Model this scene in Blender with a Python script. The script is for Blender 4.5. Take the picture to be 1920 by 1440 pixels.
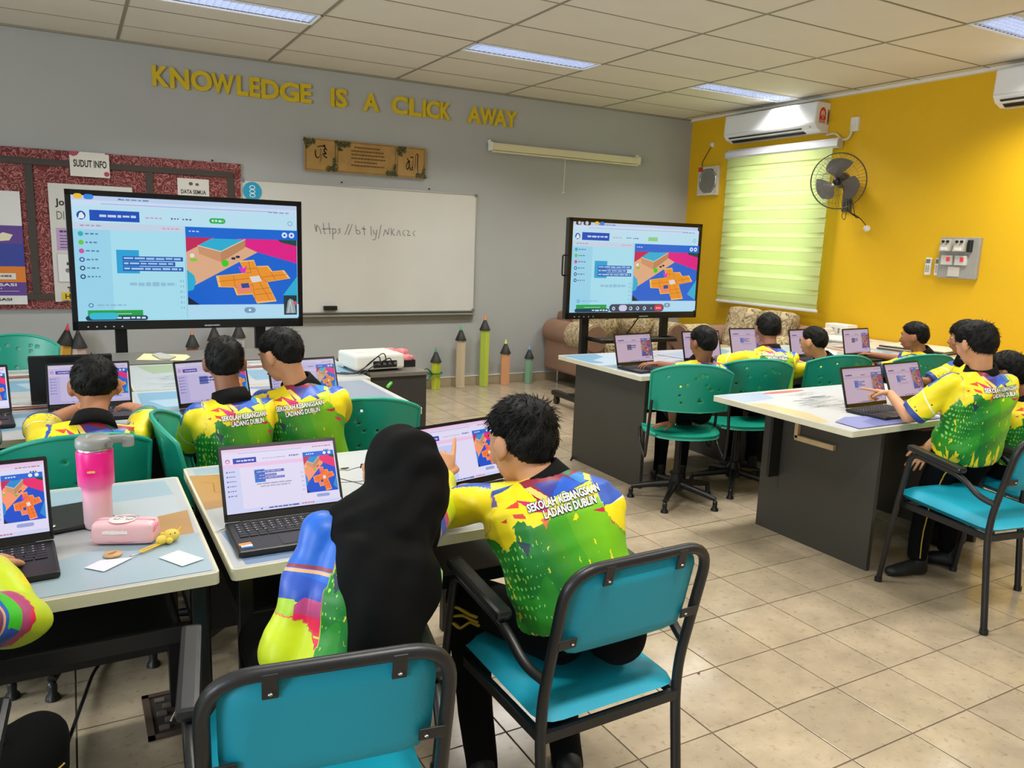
import bpy, bmesh, math, random
import numpy as np
from mathutils import Vector, Matrix
from mathutils.bvhtree import BVHTree

random.seed(7)
RNG = np.random.RandomState(11)
PI = math.pi
for o in list(bpy.data.objects): bpy.data.objects.remove(o)
SC = bpy.context.scene
COL = SC.collection

# ------------------------------------------------------------------ camera
def rz_(t): return np.array([[math.cos(t), -math.sin(t), 0], [math.sin(t), math.cos(t), 0], [0, 0, 1]])
def rx_(t): return np.array([[1, 0, 0], [0, math.cos(t), -math.sin(t)], [0, math.sin(t), math.cos(t)]])
CAMR = rz_(-.5149) @ rx_(1.3932) @ rz_(.0345)
cam = bpy.data.cameras.new('camera'); camo = bpy.data.objects.new('camera', cam); COL.objects.link(camo)
m4 = Matrix(CAMR.tolist()).to_4x4(); m4.translation = (0, 0, 1.5176); camo.matrix_world = m4
cam.sensor_fit = 'HORIZONTAL'; cam.sensor_width = 36; cam.lens = 1466.5 / 1920 * 36
cam.clip_start = .02; cam.clip_end = 60
SC.camera = camo

# ------------------------------------------------------------------ world, lights, exposure
SC.view_settings.view_transform = 'Standard'; SC.view_settings.look = 'None'
SC.view_settings.exposure = 0.46; SC.view_settings.gamma = 1.0
SC.view_settings.use_curve_mapping = False
w = bpy.data.worlds.new('world'); SC.world = w; w.use_nodes = True
bg = w.node_tree.nodes['Background']; bg.inputs[0].default_value = (.86, .95, .84, 1); bg.inputs[1].default_value = 3.0

RX, BY, CZ = 6.594, 7.49, 3.04        # right wall, back wall, ceiling
LX, FY = -3.6, -2.4                    # left and rear walls, out of frame
GX, GY = .44, 7.558                    # ceiling grid origin
def area(name, loc, rot, sx, sy, power, color, spread=PI):
    l = bpy.data.lights.new(name, 'AREA'); l.shape = 'RECTANGLE'; l.size = sx; l.size_y = sy
    l.energy = power; l.color = color; l.spread = spread
    o = bpy.data.objects.new(name, l); COL.objects.link(o); o.location = loc; o.rotation_euler = rot
    o['label'] = 'lamp light'; return o
FIX = [(GX + 1.2 * i, y) for i in (-3, 0, 2, 4) for y in (GY - 1.65, GY - 4.35, GY - 7.05)]
FIX = [(x - (1.2 if i_ < 3 else 0), y) for i_, (x, y) in enumerate(FIX)]
for x, y in FIX:
    area('lamp_light', (x + .6, y, CZ - .035), (0, 0, 0), 1.1, .24, 25, (1.0, .97, .90), math.radians(132))
# daylight lamps added inside the unseen left wall; no windows are built there
for y in (-.6, 3.2):
    area('added_daylight', (LX + .05, y, 1.65), (0, -PI / 2, 0), 1.4, 1.6, 85, (.86, .94, 1.0))

# ------------------------------------------------------------------ helpers
def lin(c):
    if isinstance(c, str): c = tuple(int(c[i:i + 2], 16) for i in (0, 2, 4))
    return tuple(((v / 255) / 12.92 if v / 255 <= .04045 else ((v / 255 + .055) / 1.055) ** 2.4) for v in c)
MATS = {}
def mat(name, color, rough=.5, metal=0, var=0., vscale=8., bump=0., bscale=60., coat=0, spec=.5, emit=0, alpha=1, sss=0):
    if name in MATS: return MATS[name]
    m = bpy.data.materials.new(name); m.use_nodes = True; nt = m.node_tree; b = nt.nodes['Principled BSDF']
    c = lin(color); b.inputs['Base Color'].default_value = (*c, 1)
    b.inputs['Roughness'].default_value = rough; b.inputs['Metallic'].default_value = metal
    b.inputs['Specular IOR Level'].default_value = spec; b.inputs['Coat Weight'].default_value = coat
    b.inputs['Alpha'].default_value = alpha
    if sss: b.inputs['Subsurface Weight'].default_value = sss; b.inputs['Subsurface Radius'].default_value = (.01, .004, .002)
    if emit: b.inputs['Emission Color'].default_value = (*c, 1); b.inputs['Emission Strength'].default_value = emit
    tc = nt.nodes.new('ShaderNodeTexCoord')
    if var:
        n = nt.nodes.new('ShaderNodeTexNoise'); n.inputs['Scale'].default_value = vscale; n.inputs['Detail'].default_value = 5
        nt.links.new(tc.outputs['Object'], n.inputs['Vector'])
        r = nt.nodes.new('ShaderNodeValToRGB'); r.color_ramp.elements[0].position = .3; r.color_ramp.elements[1].position = .7
        r.color_ramp.elements[0].color = (*[v * (1 - var) for v in c], 1); r.color_ramp.elements[1].color = (*[min(1, v * (1 + var)) for v in c], 1)
        nt.links.new(n.outputs['Fac'], r.inputs[0]); nt.links.new(r.outputs[0], b.inputs['Base Color'])
    if bump:
        n = nt.nodes.new('ShaderNodeTexNoise'); n.inputs['Scale'].default_value = bscale; n.inputs['Detail'].default_value = 3
        nt.links.new(tc.outputs['Object'], n.inputs['Vector'])
        bp = nt.nodes.new('ShaderNodeBump'); bp.inputs['Strength'].default_value = bump; bp.inputs['Distance'].default_value = .004
        nt.links.new(n.outputs['Fac'], bp.inputs['Height']); nt.links.new(bp.outputs[0], b.inputs['Normal'])
    MATS[name] = m; return m

def colmat(name, emit=0, rough=.5):
    """printed or lit flat picture: colours stored per face"""
    if name in MATS: return MATS[name]
    m = bpy.data.materials.new(name); m.use_nodes = True; nt = m.node_tree; b = nt.nodes['Principled BSDF']
    a = nt.nodes.new('ShaderNodeAttribute'); a.attribute_name = 'col'
    b.inputs['Roughness'].default_value = rough
    if emit:
        b.inputs['Base Color'].default_value = (.01, .01, .01, 1)
        nt.links.new(a.outputs['Color'], b.inputs['Emission Color']); b.inputs['Emission Strength'].default_value = emit
    else: nt.links.new(a.outputs['Color'], b.inputs['Base Color'])
    MATS[name] = m; return m

class MB:
    """collects shapes into one mesh"""
    def __init__(s): s.v = []; s.f = []; s.m = []; s.c = []; s.sm = []; s.mi = 0; s.cc = None; s.smooth = False
    def add(s, vs, fs, smooth=None):
        o = len(s.v); s.v += [tuple(map(float, v)) for v in vs]
        for f in fs:
            s.f.append([i + o for i in f]); s.m.append(s.mi); s.c.append(s.cc); s.sm.append(s.smooth if smooth is None else smooth)
        return s
    def box(s, c, d, rot=None, bev=0.):
        x, y, z = [k / 2 for k in d]; R = rot if rot is not None else np.eye(3)
        if bev <= 0:
            vs = [(sx * x, sy * y, sz * z) for sz in (-1, 1) for sy in (-1, 1) for sx in (-1, 1)]
            fs = [(0, 2, 3, 1), (4, 5, 7, 6), (0, 1, 5, 4), (2, 6, 7, 3), (0, 4, 6, 2), (1, 3, 7, 5)]
        else:
            bm = bmesh.new(); bmesh.ops.create_cube(bm, size=1)
            for v in bm.verts: v.co = (v.co.x * d[0], v.co.y * d[1], v.co.z * d[2])
            bmesh.ops.bevel(bm, geom=list(bm.edges), offset=min(bev, min(d) * .48), segments=2, affect='EDGES', profile=.6)
            vs = [tuple(v.co) for v in bm.verts]; bm.verts.index_update(); fs = [[v.index for v in f.verts] for f in bm.faces]; bm.free()
        vs = [R @ np.array(v) + np.array(c) for v in vs]
        return s.add(vs, fs, False)
    def prism(s, pts, axis_o, ux, uy, un, th, bev=0):
        """polygon pts (2d) in plane (ux,uy) at axis_o, thickness th along un"""
        o = np.array(axis_o, float); ux, uy, un = [np.array(a, float) for a in (ux, uy, un)]
        n = len(pts); vs = [o + ux * a + uy * b for a, b in pts] + [o + ux * a + uy * b + un * th for a, b in pts]
        fs = [list(range(n))[::-1], list(range(n, 2 * n))] + [(i, (i + 1) % n, n + (i + 1) % n, n + i) for i in range(n)]
        return s.add(vs, fs, False)
    def tube(s, path, r, n=10, close=False, cap=True, flat=1.):
        P = [np.array(p, float) for p in path]; k = len(P); rs = r if hasattr(r, '__len__') else [r] * k
        T = []
        for i in range(k):
            if close: t = P[(i + 1) % k] - P[i - 1]
            else: t = P[min(i + 1, k - 1)] - P[max(i - 1, 0)]
            T.append(t / (np.linalg.norm(t) + 1e-12))
        up = np.array([0, 0, 1.]) if abs(T[0][2]) < .9 else np.array([1., 0, 0])
        a = np.cross(T[0], up); a /= np.linalg.norm(a); vs = []; fs = []
        for i in range(k):
            a = a - T[i] * (a @ T[i]); a /= np.linalg.norm(a) + 1e-12; b = np.cross(T[i], a)
            for j in range(n):
                t = 2 * PI * j / n; vs.append(P[i] + (a * math.cos(t) + b * math.sin(t) * flat) * rs[i])
        m = k if close else k - 1
        for i in range(m):
            for j in range(n):
                i2 = (i + 1) % k; fs.append((i * n + j, i * n + (j + 1) % n, i2 * n + (j + 1) % n, i2 * n + j))
        s.add(vs, fs, True)
        if cap and not close:
            s.add(vs[:n], [list(range(n))[::-1]], False); s.add(vs[-n:], [list(range(n))], False)
        return s
    def cyl(s, a, b, r, n=16, r2=None): return s.tube([a, b], [r, r if r2 is None else r2], n)
    def lathe(s, prof, c=(0, 0, 0), n=24, R=None):
        R = np.eye(3) if R is None else R; vs = []; fs = []
        for r, z in prof:
            for j in range(n):
                t = 2 * PI * j / n; vs.append(R @ np.array([r * math.cos(t), r * math.sin(t), z]) + np.array(c))
        k = len(prof)
        for i in range(k - 1):
            for j in range(n): fs.append((i * n + j, i * n + (j + 1) % n, (i + 1) * n + (j + 1) % n, (i + 1) * n + j))
        s.add(vs, fs, True)
        s.add(vs[:n], [list(range(n))[::-1]], False); s.add(vs[-n:], [list(range(n))], False); return s
    def ell(s, c, r, R=None, nu=16, nv=10, f=None):
        R = np.eye(3) if R is None else R; vs = []; fs = []
        for i in range(1, nv):
            el = -PI / 2 + PI * i / nv
            for j in range(nu):
                a = 2 * PI * j / nu; d = np.array([math.cos(el) * math.cos(a), math.cos(el) * math.sin(a), math.sin(el)])
                q = d * np.array(r)
                if f: q = f(q)
                vs.append(R @ q + np.array(c))
        vs.append(R @ np.array([0, 0, -r[2]]) + np.array(c)); vs.append(R @ np.array([0, 0, r[2]]) + np.array(c)); b, t = len(vs) - 2, len(vs) - 1
        for i in range(nv - 2):
            for j in range(nu): fs.append((i * nu + j, i * nu + (j + 1) % nu, (i + 1) * nu + (j + 1) % nu, (i + 1) * nu + j))
        for j in range(nu):
            fs.append((b, (j + 1) % nu, j)); fs.append((t, (nv - 2) * nu + j, (nv - 2) * nu + (j + 1) % nu))
        return s.add(vs, fs, True)
    def mesh(s, name, mats):
        me = bpy.data.meshes.new(name); me.from_pydata(s.v, [], s.f)
        for m in (mats if isinstance(mats, (list, tuple)) else [mats]): me.materials.append(m)
        if len(s.f):
            me.polygons.foreach_set('material_index', s.m); me.polygons.foreach_set('use_smooth', s.sm)
        if any(c is not None for c in s.c):
            at = me.color_attributes.new('col', 'FLOAT_COLOR', 'CORNER'); arr = []
            for f, c in zip(s.f, s.c):
                c = c or (0, 0, 0); arr += [c[0], c[1], c[2], 1.] * len(f)
            at.data.foreach_set('color', arr)
        me.update(); return me
    def obj(s, name, mats, parent=None, kind=None, label=None, cat=None, group=None, loc=None, rot=None):
        return link(s.mesh(name, mats), name, parent, kind, label, cat, group, loc, rot)
def link(me, name, parent=None, kind=None, label=None, cat=None, group=None, loc=None, rot=None):
    o = bpy.data.objects.new(name, me); COL.objects.link(o)
    if parent is not None: o.parent = parent
    if kind: o['kind'] = kind
    tag(o, label, cat, group)
    if loc is not None: o.location = loc
    if rot is not None: o.rotation_euler = rot
    return o
def tag(o, label=None, cat=None, group=None):
    if label: o['label'] = label
    if cat: o['category'] = cat
    if group: o['group'] = group
    return o
def thing(name, label, cat, loc=(0, 0, 0), yaw=0, group=None):
    o = bpy.data.objects.new(name, None); COL.objects.link(o); o.empty_display_size = .05
    o.location = loc; o.rotation_euler = (0, 0, math.radians(yaw)); return tag(o, label, cat, group)
def dup(root, loc, yaw, label=None, group=None):
    def cp(o, par):
        c = o.copy(); COL.objects.link(c); c.parent = par
        for ch in [k for k in bpy.data.objects if k.parent == o]: cp(ch, c)
        return c
    r = cp(root, None); r.location = loc; r.rotation_euler = (0, 0, math.radians(yaw))
    if label: r['label'] = label
    if group: r['group'] = group
    return r
def arc(c, r, a0, a1, n, ux, uy):
    c, ux, uy = [np.array(k, float) for k in (c, ux, uy)]
    return [c + ux * r * math.cos(a0 + (a1 - a0) * i / n) + uy * r * math.sin(a0 + (a1 - a0) * i / n) for i in range(n + 1)]
def fillet(P, r, n=6):
    """round the inner corners of a polyline"""
    P = [np.array(p, float) for p in P]; out = [P[0]]
    for i in range(1, len(P) - 1):
        a = P[i - 1] - P[i]; b = P[i + 1] - P[i]; la, lb = np.linalg.norm(a), np.linalg.norm(b); rr = min(r, la * .49, lb * .49)
        A = P[i] + a / la * rr; B = P[i] + b / lb * rr
        for k in range(n + 1):
            t = k / n; out.append(A * (1 - t) ** 2 + P[i] * 2 * t * (1 - t) + B * t * t)
    return out + [P[-1]]

_fc = {}
def text_geo(txt, bold=0., res=3, font=None):
    """flat text outline mesh: verts (n,2) and faces"""
    key = (txt, bold, res)
    if key in _fc: return _fc[key]
    cu = bpy.data.curves.new('t', 'FONT'); cu.body = txt; cu.offset = bold; cu.resolution_u = res; cu.fill_mode = 'FRONT'
    o = bpy.data.objects.new('t', cu); COL.objects.link(o); dg = bpy.context.evaluated_depsgraph_get(); dg.update()
    me = bpy.data.meshes.new_from_object(o.evaluated_get(dg)); v = np.array([tuple(q.co)[:2] for q in me.vertices]); f = [list(p.vertices) for p in me.polygons]
    bpy.data.objects.remove(o); bpy.data.curves.remove(cu); bpy.data.meshes.remove(me)
    _fc[key] = (v, f); return v, f

class Art(MB):
    """flat picture in unit coordinates (x right, y down), laid on a plane"""
    def __init__(s, W, H, step=.00012): super().__init__(); s.W = W; s.H = H; s.k = 0; s.step = step
    def P(s, x, y): return (x * s.W, -y * s.H, s.k * s.step)
    def poly(s, pts, c): s.k += 1; s.cc = lin(c); s.add([s.P(*p) for p in pts], [list(range(len(pts)))[::-1]], False); return s
    def rect(s, x0, y0, x1, y1, c): return s.poly([(x0, y0), (x1, y0), (x1, y1), (x0, y1)], c)
    def oval(s, x, y, r, c, n=16, ry=None):
        a = s.W / s.H; ry = r * a if ry is None else ry
        return s.poly([(x + r * math.cos(2 * PI * i / n), y + ry * math.sin(2 * PI * i / n)) for i in range(n)], c)
    def pill(s, x0, y0, x1, y1, c, n=6):
        a = s.W / s.H; ry = (y1 - y0) / 2; r = ry / a; cy = (y0 + y1) / 2
        pts = [(x1 - r + r * math.sin(PI * i / n), cy - ry * math.cos(PI * i / n)) for i in range(n + 1)] + [(x0 + r - r * math.sin(PI * i / n), cy + ry * math.cos(PI * i / n)) for i in range(n + 1)]
        return s.poly(pts, c)
    def line(s, pts, wd, c):
        s.k += 1; s.cc = lin(c); a = s.W / s.H
        for (x0, y0), (x1, y1) in zip(pts[:-1], pts[1:]):
            dx, dy = (x1 - x0) * s.W, (y1 - y0) * s.H; L = math.hypot(dx, dy) + 1e-9; nx, ny = -dy / L * wd / 2, dx / L * wd / 2
            ex, ey = dx / L * wd * .3, dy / L * wd * .3
            q = [(x0 * s.W - ex + nx, y0 * s.H - ey + ny), (x1 * s.W + ex + nx, y1 * s.H + ey + ny), (x1 * s.W + ex - nx, y1 * s.H + ey - ny), (x0 * s.W - ex - nx, y0 * s.H - ey - ny)]
            s.add([(u_, -v_, s.k * s.step) for u_, v_ in q], [(0, 1, 2, 3)], False)
        return s
    def greek(s, x0, y0, x1, h, c, seed=0):
        """illegible small print as word-like bars"""
        r = random.Random(seed); x = x0
        while x < x1:
            wd = min(r.uniform(.2, .6) * (x1 - x0) * .35 + .004, x1 - x); s.rect(x, y0 + r.uniform(0, h * .15), x + wd, y0 + h * r.uniform(.8, 1), c); x += wd + .006
        return s
    def text(s, txt, x, y, h, c, wd=None, bold=0.):
        """x,y bottom-left in unit coords, h cap height in unit coords"""
        s.k += 1; s.cc = lin(c); v, f = text_geo(txt, bold); mn, mx = v.min(0), v.max(0)
        sy = h * s.H / (mx[1] - mn[1]); sx = sy if wd is None else wd * s.W / (mx[0] - mn[0])
        s.add([((q[0] - mn[0]) * sx + x * s.W, (q[1] - mn[1]) * sy - y * s.H, s.k * s.step) for q in v], f, False); return s
    def put(s, name, m, parent=None, M=None, label=None, **kw):
        o = s.obj(name, m, parent, label=label, **kw)
        if M is not None: o.matrix_local = M
        return o
def frame(o, ux, uy):
    """matrix: local x->ux, y->uy, z->ux x uy"""
    ux = Vector(ux).normalized(); uy = Vector(uy).normalized(); un = ux.cross(uy)
    m = Matrix((ux, uy, un)).transposed().to_4x4(); m.translation = o; return m
# ================================================================== ROOM
M_grey = mat('grey_wall_paint', 'A9ABAB', .7, var=.03, vscale=1.2, bump=.03, bscale=120)
M_yel = mat('yellow_wall_paint', 'DFB000', .55, var=.03, vscale=1.0, bump=.05, bscale=120)
M_ceil = mat('ceiling_panel_board', 'DEDACE', .85, var=.02, vscale=3, bump=.15, bscale=300)
M_white = mat('white_paint', 'E6E4DC', .6)
M_tbar = mat('ceiling_grid_metal', '8F8A78', .6)
M_dark = mat('dark_grey_laminate', '3E3D38', .5, var=.05, vscale=3)
M_black = mat('black_painted_steel', '111113', .42, var=.2, vscale=14, bump=.08, bscale=40)
M_blackpl = mat('black_plastic', '17181B', .38)
M_chrome = mat('bare_metal', 'B9BBBE', .3, 1)
M_cream = mat('cream_laminate_edge', 'CDC9B2', .45, var=.05, vscale=12)

def floor_mat():
    m = bpy.data.materials.new('floor_tile_ceramic'); m.use_nodes = True; nt = m.node_tree; b = nt.nodes['Principled BSDF']; N = nt.nodes.new; L = nt.links.new
    tc = N('ShaderNodeTexCoord'); oi = N('ShaderNodeObjectInfo')
    geo = N('ShaderNodeNewGeometry')
    n1 = N('ShaderNodeTexNoise'); n1.inputs['Scale'].default_value = 5; n1.inputs['Detail'].default_value = 6; n1.inputs['Roughness'].default_value = .65
    n2 = N('ShaderNodeTexNoise'); n2.inputs['Scale'].default_value = 38; n2.inputs['Detail'].default_value = 5
    L(geo.outputs['Position'], n1.inputs['Vector']); L(geo.outputs['Position'], n2.inputs['Vector'])
    r = N('ShaderNodeValToRGB'); r.color_ramp.elements[0].position = .25; r.color_ramp.elements[1].position = .75
    r.color_ramp.elements[0].color = (*lin('938672'), 1); r.color_ramp.elements[1].color = (*lin('B5A58C'), 1)
    L(n1.outputs['Fac'], r.inputs[0])
    mx = N('ShaderNodeMix'); mx.data_type = 'RGBA'; mx.blend_type = 'MULTIPLY'
    r2 = N('ShaderNodeValToRGB'); r2.color_ramp.elements[0].position = .28; r2.color_ramp.elements[1].position = .42
    r2.color_ramp.elements[0].color = (.62, .55, .45, 1); r2.color_ramp.elements[1].color = (1, 1, 1, 1)
    L(n2.outputs['Fac'], r2.inputs[0]); mx.inputs[0].default_value = .6; L(r.outputs[0], mx.inputs[6]); L(r2.outputs[0], mx.inputs[7])
    hs = N('ShaderNodeHueSaturation'); mr = N('ShaderNodeMapRange'); mr.inputs[3].default_value = .9; mr.inputs[4].default_value = 1.08
    L(oi.outputs['Random'], mr.inputs[0]); L(mr.outputs[0], hs.inputs['Value']); L(mx.outputs[2], hs.inputs['Color']); L(hs.outputs[0], b.inputs['Base Color'])
    b.inputs['Roughness'].default_value = .24; b.inputs['Specular IOR Level'].default_value = .5
    rr = N('ShaderNodeMapRange'); rr.inputs[3].default_value = .09; rr.inputs[4].default_value = .26; L(n1.outputs['Fac'], rr.inputs[0]); L(rr.outputs[0], b.inputs['Roughness'])
    bp = N('ShaderNodeBump'); bp.inputs['Strength'].default_value = .05; bp.inputs['Distance'].default_value = .003; L(n2.outputs['Fac'], bp.inputs['Height']); L(bp.outputs[0], b.inputs['Normal'])
    return m
M_tile = floor_mat(); M_grout = mat('grout', '6A6052', .9)
TS = .2953; TX, TY = 2.0039, 1.9372
fl = MB().box(((LX + RX) / 2, (FY + BY) / 2, -.054), (RX - LX, BY - FY, .1)).obj('floor', M_grout, kind='structure')
tl = []
ti0, ti1 = int((LX - TX) / TS) - 1, int((RX - TX) / TS) + 1
tj0, tj1 = int((FY - TY) / TS) - 1, int((BY - TY) / TS) + 1
for i in range(ti0, ti1):
    for j in range(tj0, tj1):
        x0, x1 = max(LX, TX + i * TS), min(RX, TX + (i + 1) * TS); y0, y1 = max(FY, TY + j * TS), min(BY, TY + (j + 1) * TS)
        if x1 - x0 < .02 or y1 - y0 < .02: continue
        cx, cy = (x0 + x1) / 2, (y0 + y1) / 2
        c = CAMR.T @ np.array([cx, cy, -1.5176]); d = -c[2]
        vis = d > .3 and abs(c[0] / d) < .70 and -.56 < c[1] / d < .5
        tl.append((0 if vis else 1, math.hypot(cx, cy), cx, cy, x1 - x0, y1 - y0))
tl.sort()
tile_me = MB().box((0, 0, 0), (TS - .005, TS - .005, .012), bev=.0012).mesh('floor_tile', M_tile)
rest = MB(); n = 0
for vis, d, cx, cy, wx, wy in tl:
    full = abs(wx - TS) < .001 and abs(wy - TS) < .001
    if vis == 0 and n < 300 and full:
        link(tile_me, 'floor_tile', fl, loc=(cx, cy, -.006 + random.uniform(-.0004, .0003))); n += 1
    else: rest.box((cx, cy, -.006), (wx - .005, wy - .005, .012))
rest.obj('floor_tile_field', M_tile, fl, kind='stuff')

# back wall, right wall (with window opening), hidden walls
MB().box(((LX + RX) / 2, BY + .08, CZ / 2), (RX - LX + .32, .16, CZ)).obj('wall_back', M_grey, kind='structure')
wy0, wy1, wz0, wz1 = 5.50, 6.62, 1.05, 2.42
wr = MB()
for (a0, a1, b0, b1) in ((FY, wy0, 0, CZ), (wy1, BY, 0, CZ), (wy0, wy1, 0, wz0), (wy0, wy1, wz1, CZ)):
    wr.box((RX + .08, (a0 + a1) / 2, (b0 + b1) / 2), (.16, a1 - a0, b1 - b0))
wr.obj('wall_right', M_yel, kind='structure')
MB().box(((LX + RX) / 2, FY - .08, CZ / 2), (RX - LX + .32, .16, CZ)).obj('wall_front', M_grey, kind='structure')
MB().box((LX - .08, (FY + BY) / 2, CZ / 2), (.16, BY - FY, CZ)).obj('wall_left', M_grey, kind='structure')
# window frame and glass
wn = MB()
for a in (wy0 + .02, (wy0 + wy1) / 2, wy1 - .02): wn.box((RX + .1, a, (wz0 + wz1) / 2), (.05, .04, wz1 - wz0))
for b_ in (wz0 + .02, wz1 - .02, 1.98): wn.box((RX + .1, (wy0 + wy1) / 2, b_), (.05, wy1 - wy0, .04))
M_alu = mat('window_aluminium', 'C9CCCE', .4, .6)
win = wn.obj('window_1', M_alu, kind='structure')
M_glass = bpy.data.materials.new('window_glass'); M_glass.use_nodes = True
_b = M_glass.node_tree.nodes['Principled BSDF']; _b.inputs['Transmission Weight'].default_value = 1; _b.inputs['Roughness'].default_value = .02; _b.inputs['IOR'].default_value = 1.1
for a in (wy0 + .3, wy1 - .3): MB().box((RX + .105, a, (wz0 + wz1) / 2), (.005, .56, wz1 - wz0 - .06)).obj('window_pane', M_glass, win)
# ceiling: slab with panels, runners, fixtures
cl = MB().box(((LX + RX) / 2, (FY + BY) / 2, CZ + .14), (RX - LX, BY - FY, .1)).obj('ceiling', M_white, kind='structure')
pan_me = MB().box((0, 0, 0), (1.178, .578, .012)).mesh('ceiling_panel', M_ceil)
fixcell = {}
for k, (x, y) in enumerate(FIX): fixcell[(round((x - GX) / 1.2), round((GY - y - .15) / .6 - .0001))] = k
def cell_has(i, y0, y1):
    return [k for k, (x, y) in enumerate(FIX) if abs(x - (GX + 1.2 * i)) < .1 and y0 < y < y1]
i0, i1 = -4, 6
for i in range(i0, i1):
    for j in range(0, 18):
        x0, x1 = GX + 1.2 * i, min(GX + 1.2 * (i + 1), RX - .0); y1, y0 = min(GY - .6 * j, BY), max(GY - .6 * (j + 1), FY)
        x0 = max(x0, LX)
        if x1 - x0 < .05 or y1 - y0 < .05: continue
        h = cell_has(i, y0, y1); zc = CZ + .006
        if h:
            fy = FIX[h[0]][1]; lo, hi = fy - .15, fy + .15
            for a, b in ((y0, lo), (hi, y1)):
                if b - a > .04: MB().box(((x0 + x1) / 2, (a + b) / 2, zc), (x1 - x0 - .022, b - a - .022, .012)).obj('ceiling_panel', M_ceil, cl)
        elif abs(x1 - x0 - 1.2) < .01 and abs(y1 - y0 - .6) < .01:
            link(pan_me, 'ceiling_panel', cl, loc=((x0 + x1) / 2, (y0 + y1) / 2, zc + random.uniform(-.0015, .0015)))
        else: MB().box(((x0 + x1) / 2, (y0 + y1) / 2, zc), (x1 - x0 - .022, y1 - y0 - .022, .012)).obj('ceiling_panel', M_ceil, cl)
for i in range(i0 + 1, i1):
    x = GX + 1.2 * i
    if x > LX + .05 and x < RX - .05: MB().box((x, (FY + BY) / 2, CZ - .001), (.024, BY - FY, .004)).box((x, (FY + BY) / 2, CZ + .02), (.004, BY - FY, .04)).obj('ceiling_runner', M_tbar, cl)
for j in range(1, 17):
    y = GY - .6 * j
    if y > FY + .05: MB().box(((LX + RX) / 2, y, CZ + .0005), (RX - LX, .014, .004)).obj('ceiling_cross_bar', M_tbar, cl)
MB().box((RX - .02, (FY + BY) / 2, CZ - .012), (.04, BY - FY, .024)).obj('trim_1', M_white, kind='structure')
MB().box(((LX + RX) / 2, BY - .012, CZ - .008), (RX - LX, .024, .016)).obj('trim_2', M_tbar, kind='structure')
M_diff = mat('lit_prismatic_diffuser', 'CFDCFF', .3, emit=1.1)
M_refl = mat('lamp_reflector', 'E8EEF8', .25, .3)
FLAB = ['leftmost recessed ceiling light, its end cut by the top of the photo', 'recessed ceiling light above the word CLICK', 'recessed ceiling light nearest the yellow wall air conditioner', 'recessed ceiling light at the top right edge of the photo']
def fixture(x, y, label):
    t = thing('ceiling_light', label, 'ceiling light', (x + .6, y, CZ), 0, 'recessed ceiling lights')
    f = MB()
    for sx in (-1, 1): f.box((sx * .592, 0, 0), (.014, .3, .012))
    for sy in (-1, 1): f.box((0, sy * .144, 0), (1.2, .012, .012))
    f.box((0, 0, .07), (1.17, .28, .01)); f.obj('frame', M_white, t)
    MB().box((0, 0, .05), (1.16, .27, .004)).obj('diffuser', M_diff, t)
    lv = MB()
    for k in range(25): lv.box((-.56 + k * .0467, 0, .012), (.0018, .268, .02))
    for k in (-.09, -.045, 0, .045, .09): lv.box((0, k, .012), (1.16, .0022, .024))
    lv.obj('louvre', M_refl, t, kind='stuff')
    return t
vis_l = {(0, 0): 0, (2, 0): 1, (4, 0): 2, (4, 1): 3}
for k, (x, y) in enumerate(FIX):
    i = round((x - GX) / 1.2); j = k % 3
    fixture(x, y, FLAB[vis_l[(i, j)]] if (i, j) in vis_l else 'recessed ceiling light out of view, %s column, %s row' % ({-4: 'leftmost', 0: 'second', 2: 'third', 4: 'right wall'}.get(i, 'left'), ('front', 'middle', 'rear')[j]))
# skirting tiles
M_skirt = mat('skirting_tile', 'B5A78E', .35, var=.08, vscale=6)
sk = MB().box(((LX + RX) / 2, BY - .004, .045), (RX - LX, .008, .09)).obj('baseboard_back', M_grout, kind='structure')
sk_me = MB().box((0, 0, 0), (TS - .004, .008, .088), bev=.001).mesh('skirting_tile', M_skirt)
x = LX + TS / 2
while x < RX - .1: link(sk_me, 'skirting_tile', sk, loc=(x, BY - .011, .045)); x += TS
MB().box(((LX + RX) / 2, BY - .009, .094), (RX - LX, .018, .008)).obj('trim_3', M_white, kind='structure')
sk2 = MB().box((RX - .004, (FY + BY) / 2, .045), (.008, BY - FY, .09)).obj('baseboard_right', M_skirt, kind='structure')

# ------------------------------------------------ wall lettering
M_let = mat('yellow_foam_letter', 'D0B41A', .6, var=.12, vscale=3)
LT = [('K', 285, 316), ('N', 318, 354), ('O', 357, 397), ('W', 395, 438), ('L', 443, 465), ('E', 467, 487), ('D', 489, 522), ('G', 523, 560), ('E', 562, 583),
      ('I', 619, 626), ('S', 628, 650), ('A', 679, 710), ('C', 733, 763), ('L', 766, 789), ('I', 791, 797), ('C', 798, 823), ('K', 824, 844), ('A', 875, 901), ('W', 899, 929), ('A', 925, 949), ('Y', 946, 968)]
LW = ['first letter of KNOWLEDGE', 'second letter of KNOWLEDGE', 'third letter of KNOWLEDGE', 'fourth letter of KNOWLEDGE', 'fifth letter of KNOWLEDGE', 'sixth letter of KNOWLEDGE', 'seventh letter of KNOWLEDGE', 'eighth letter of KNOWLEDGE', 'last letter of KNOWLEDGE',
      'first letter of the word IS', 'second letter of the word IS', 'standing alone as the third word', 'first letter of CLICK', 'second letter of CLICK', 'third letter of CLICK', 'fourth letter of CLICK', 'last letter of CLICK', 'first letter of AWAY', 'second letter of AWAY', 'third letter of AWAY', 'last letter of AWAY']
def pxx(px, py, plane_y):
    d = CAMR @ np.array([(px - 960) / 1466.5, -(py - 720) / 1466.5, -1]); return d[0] / d[1] * plane_y
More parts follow.
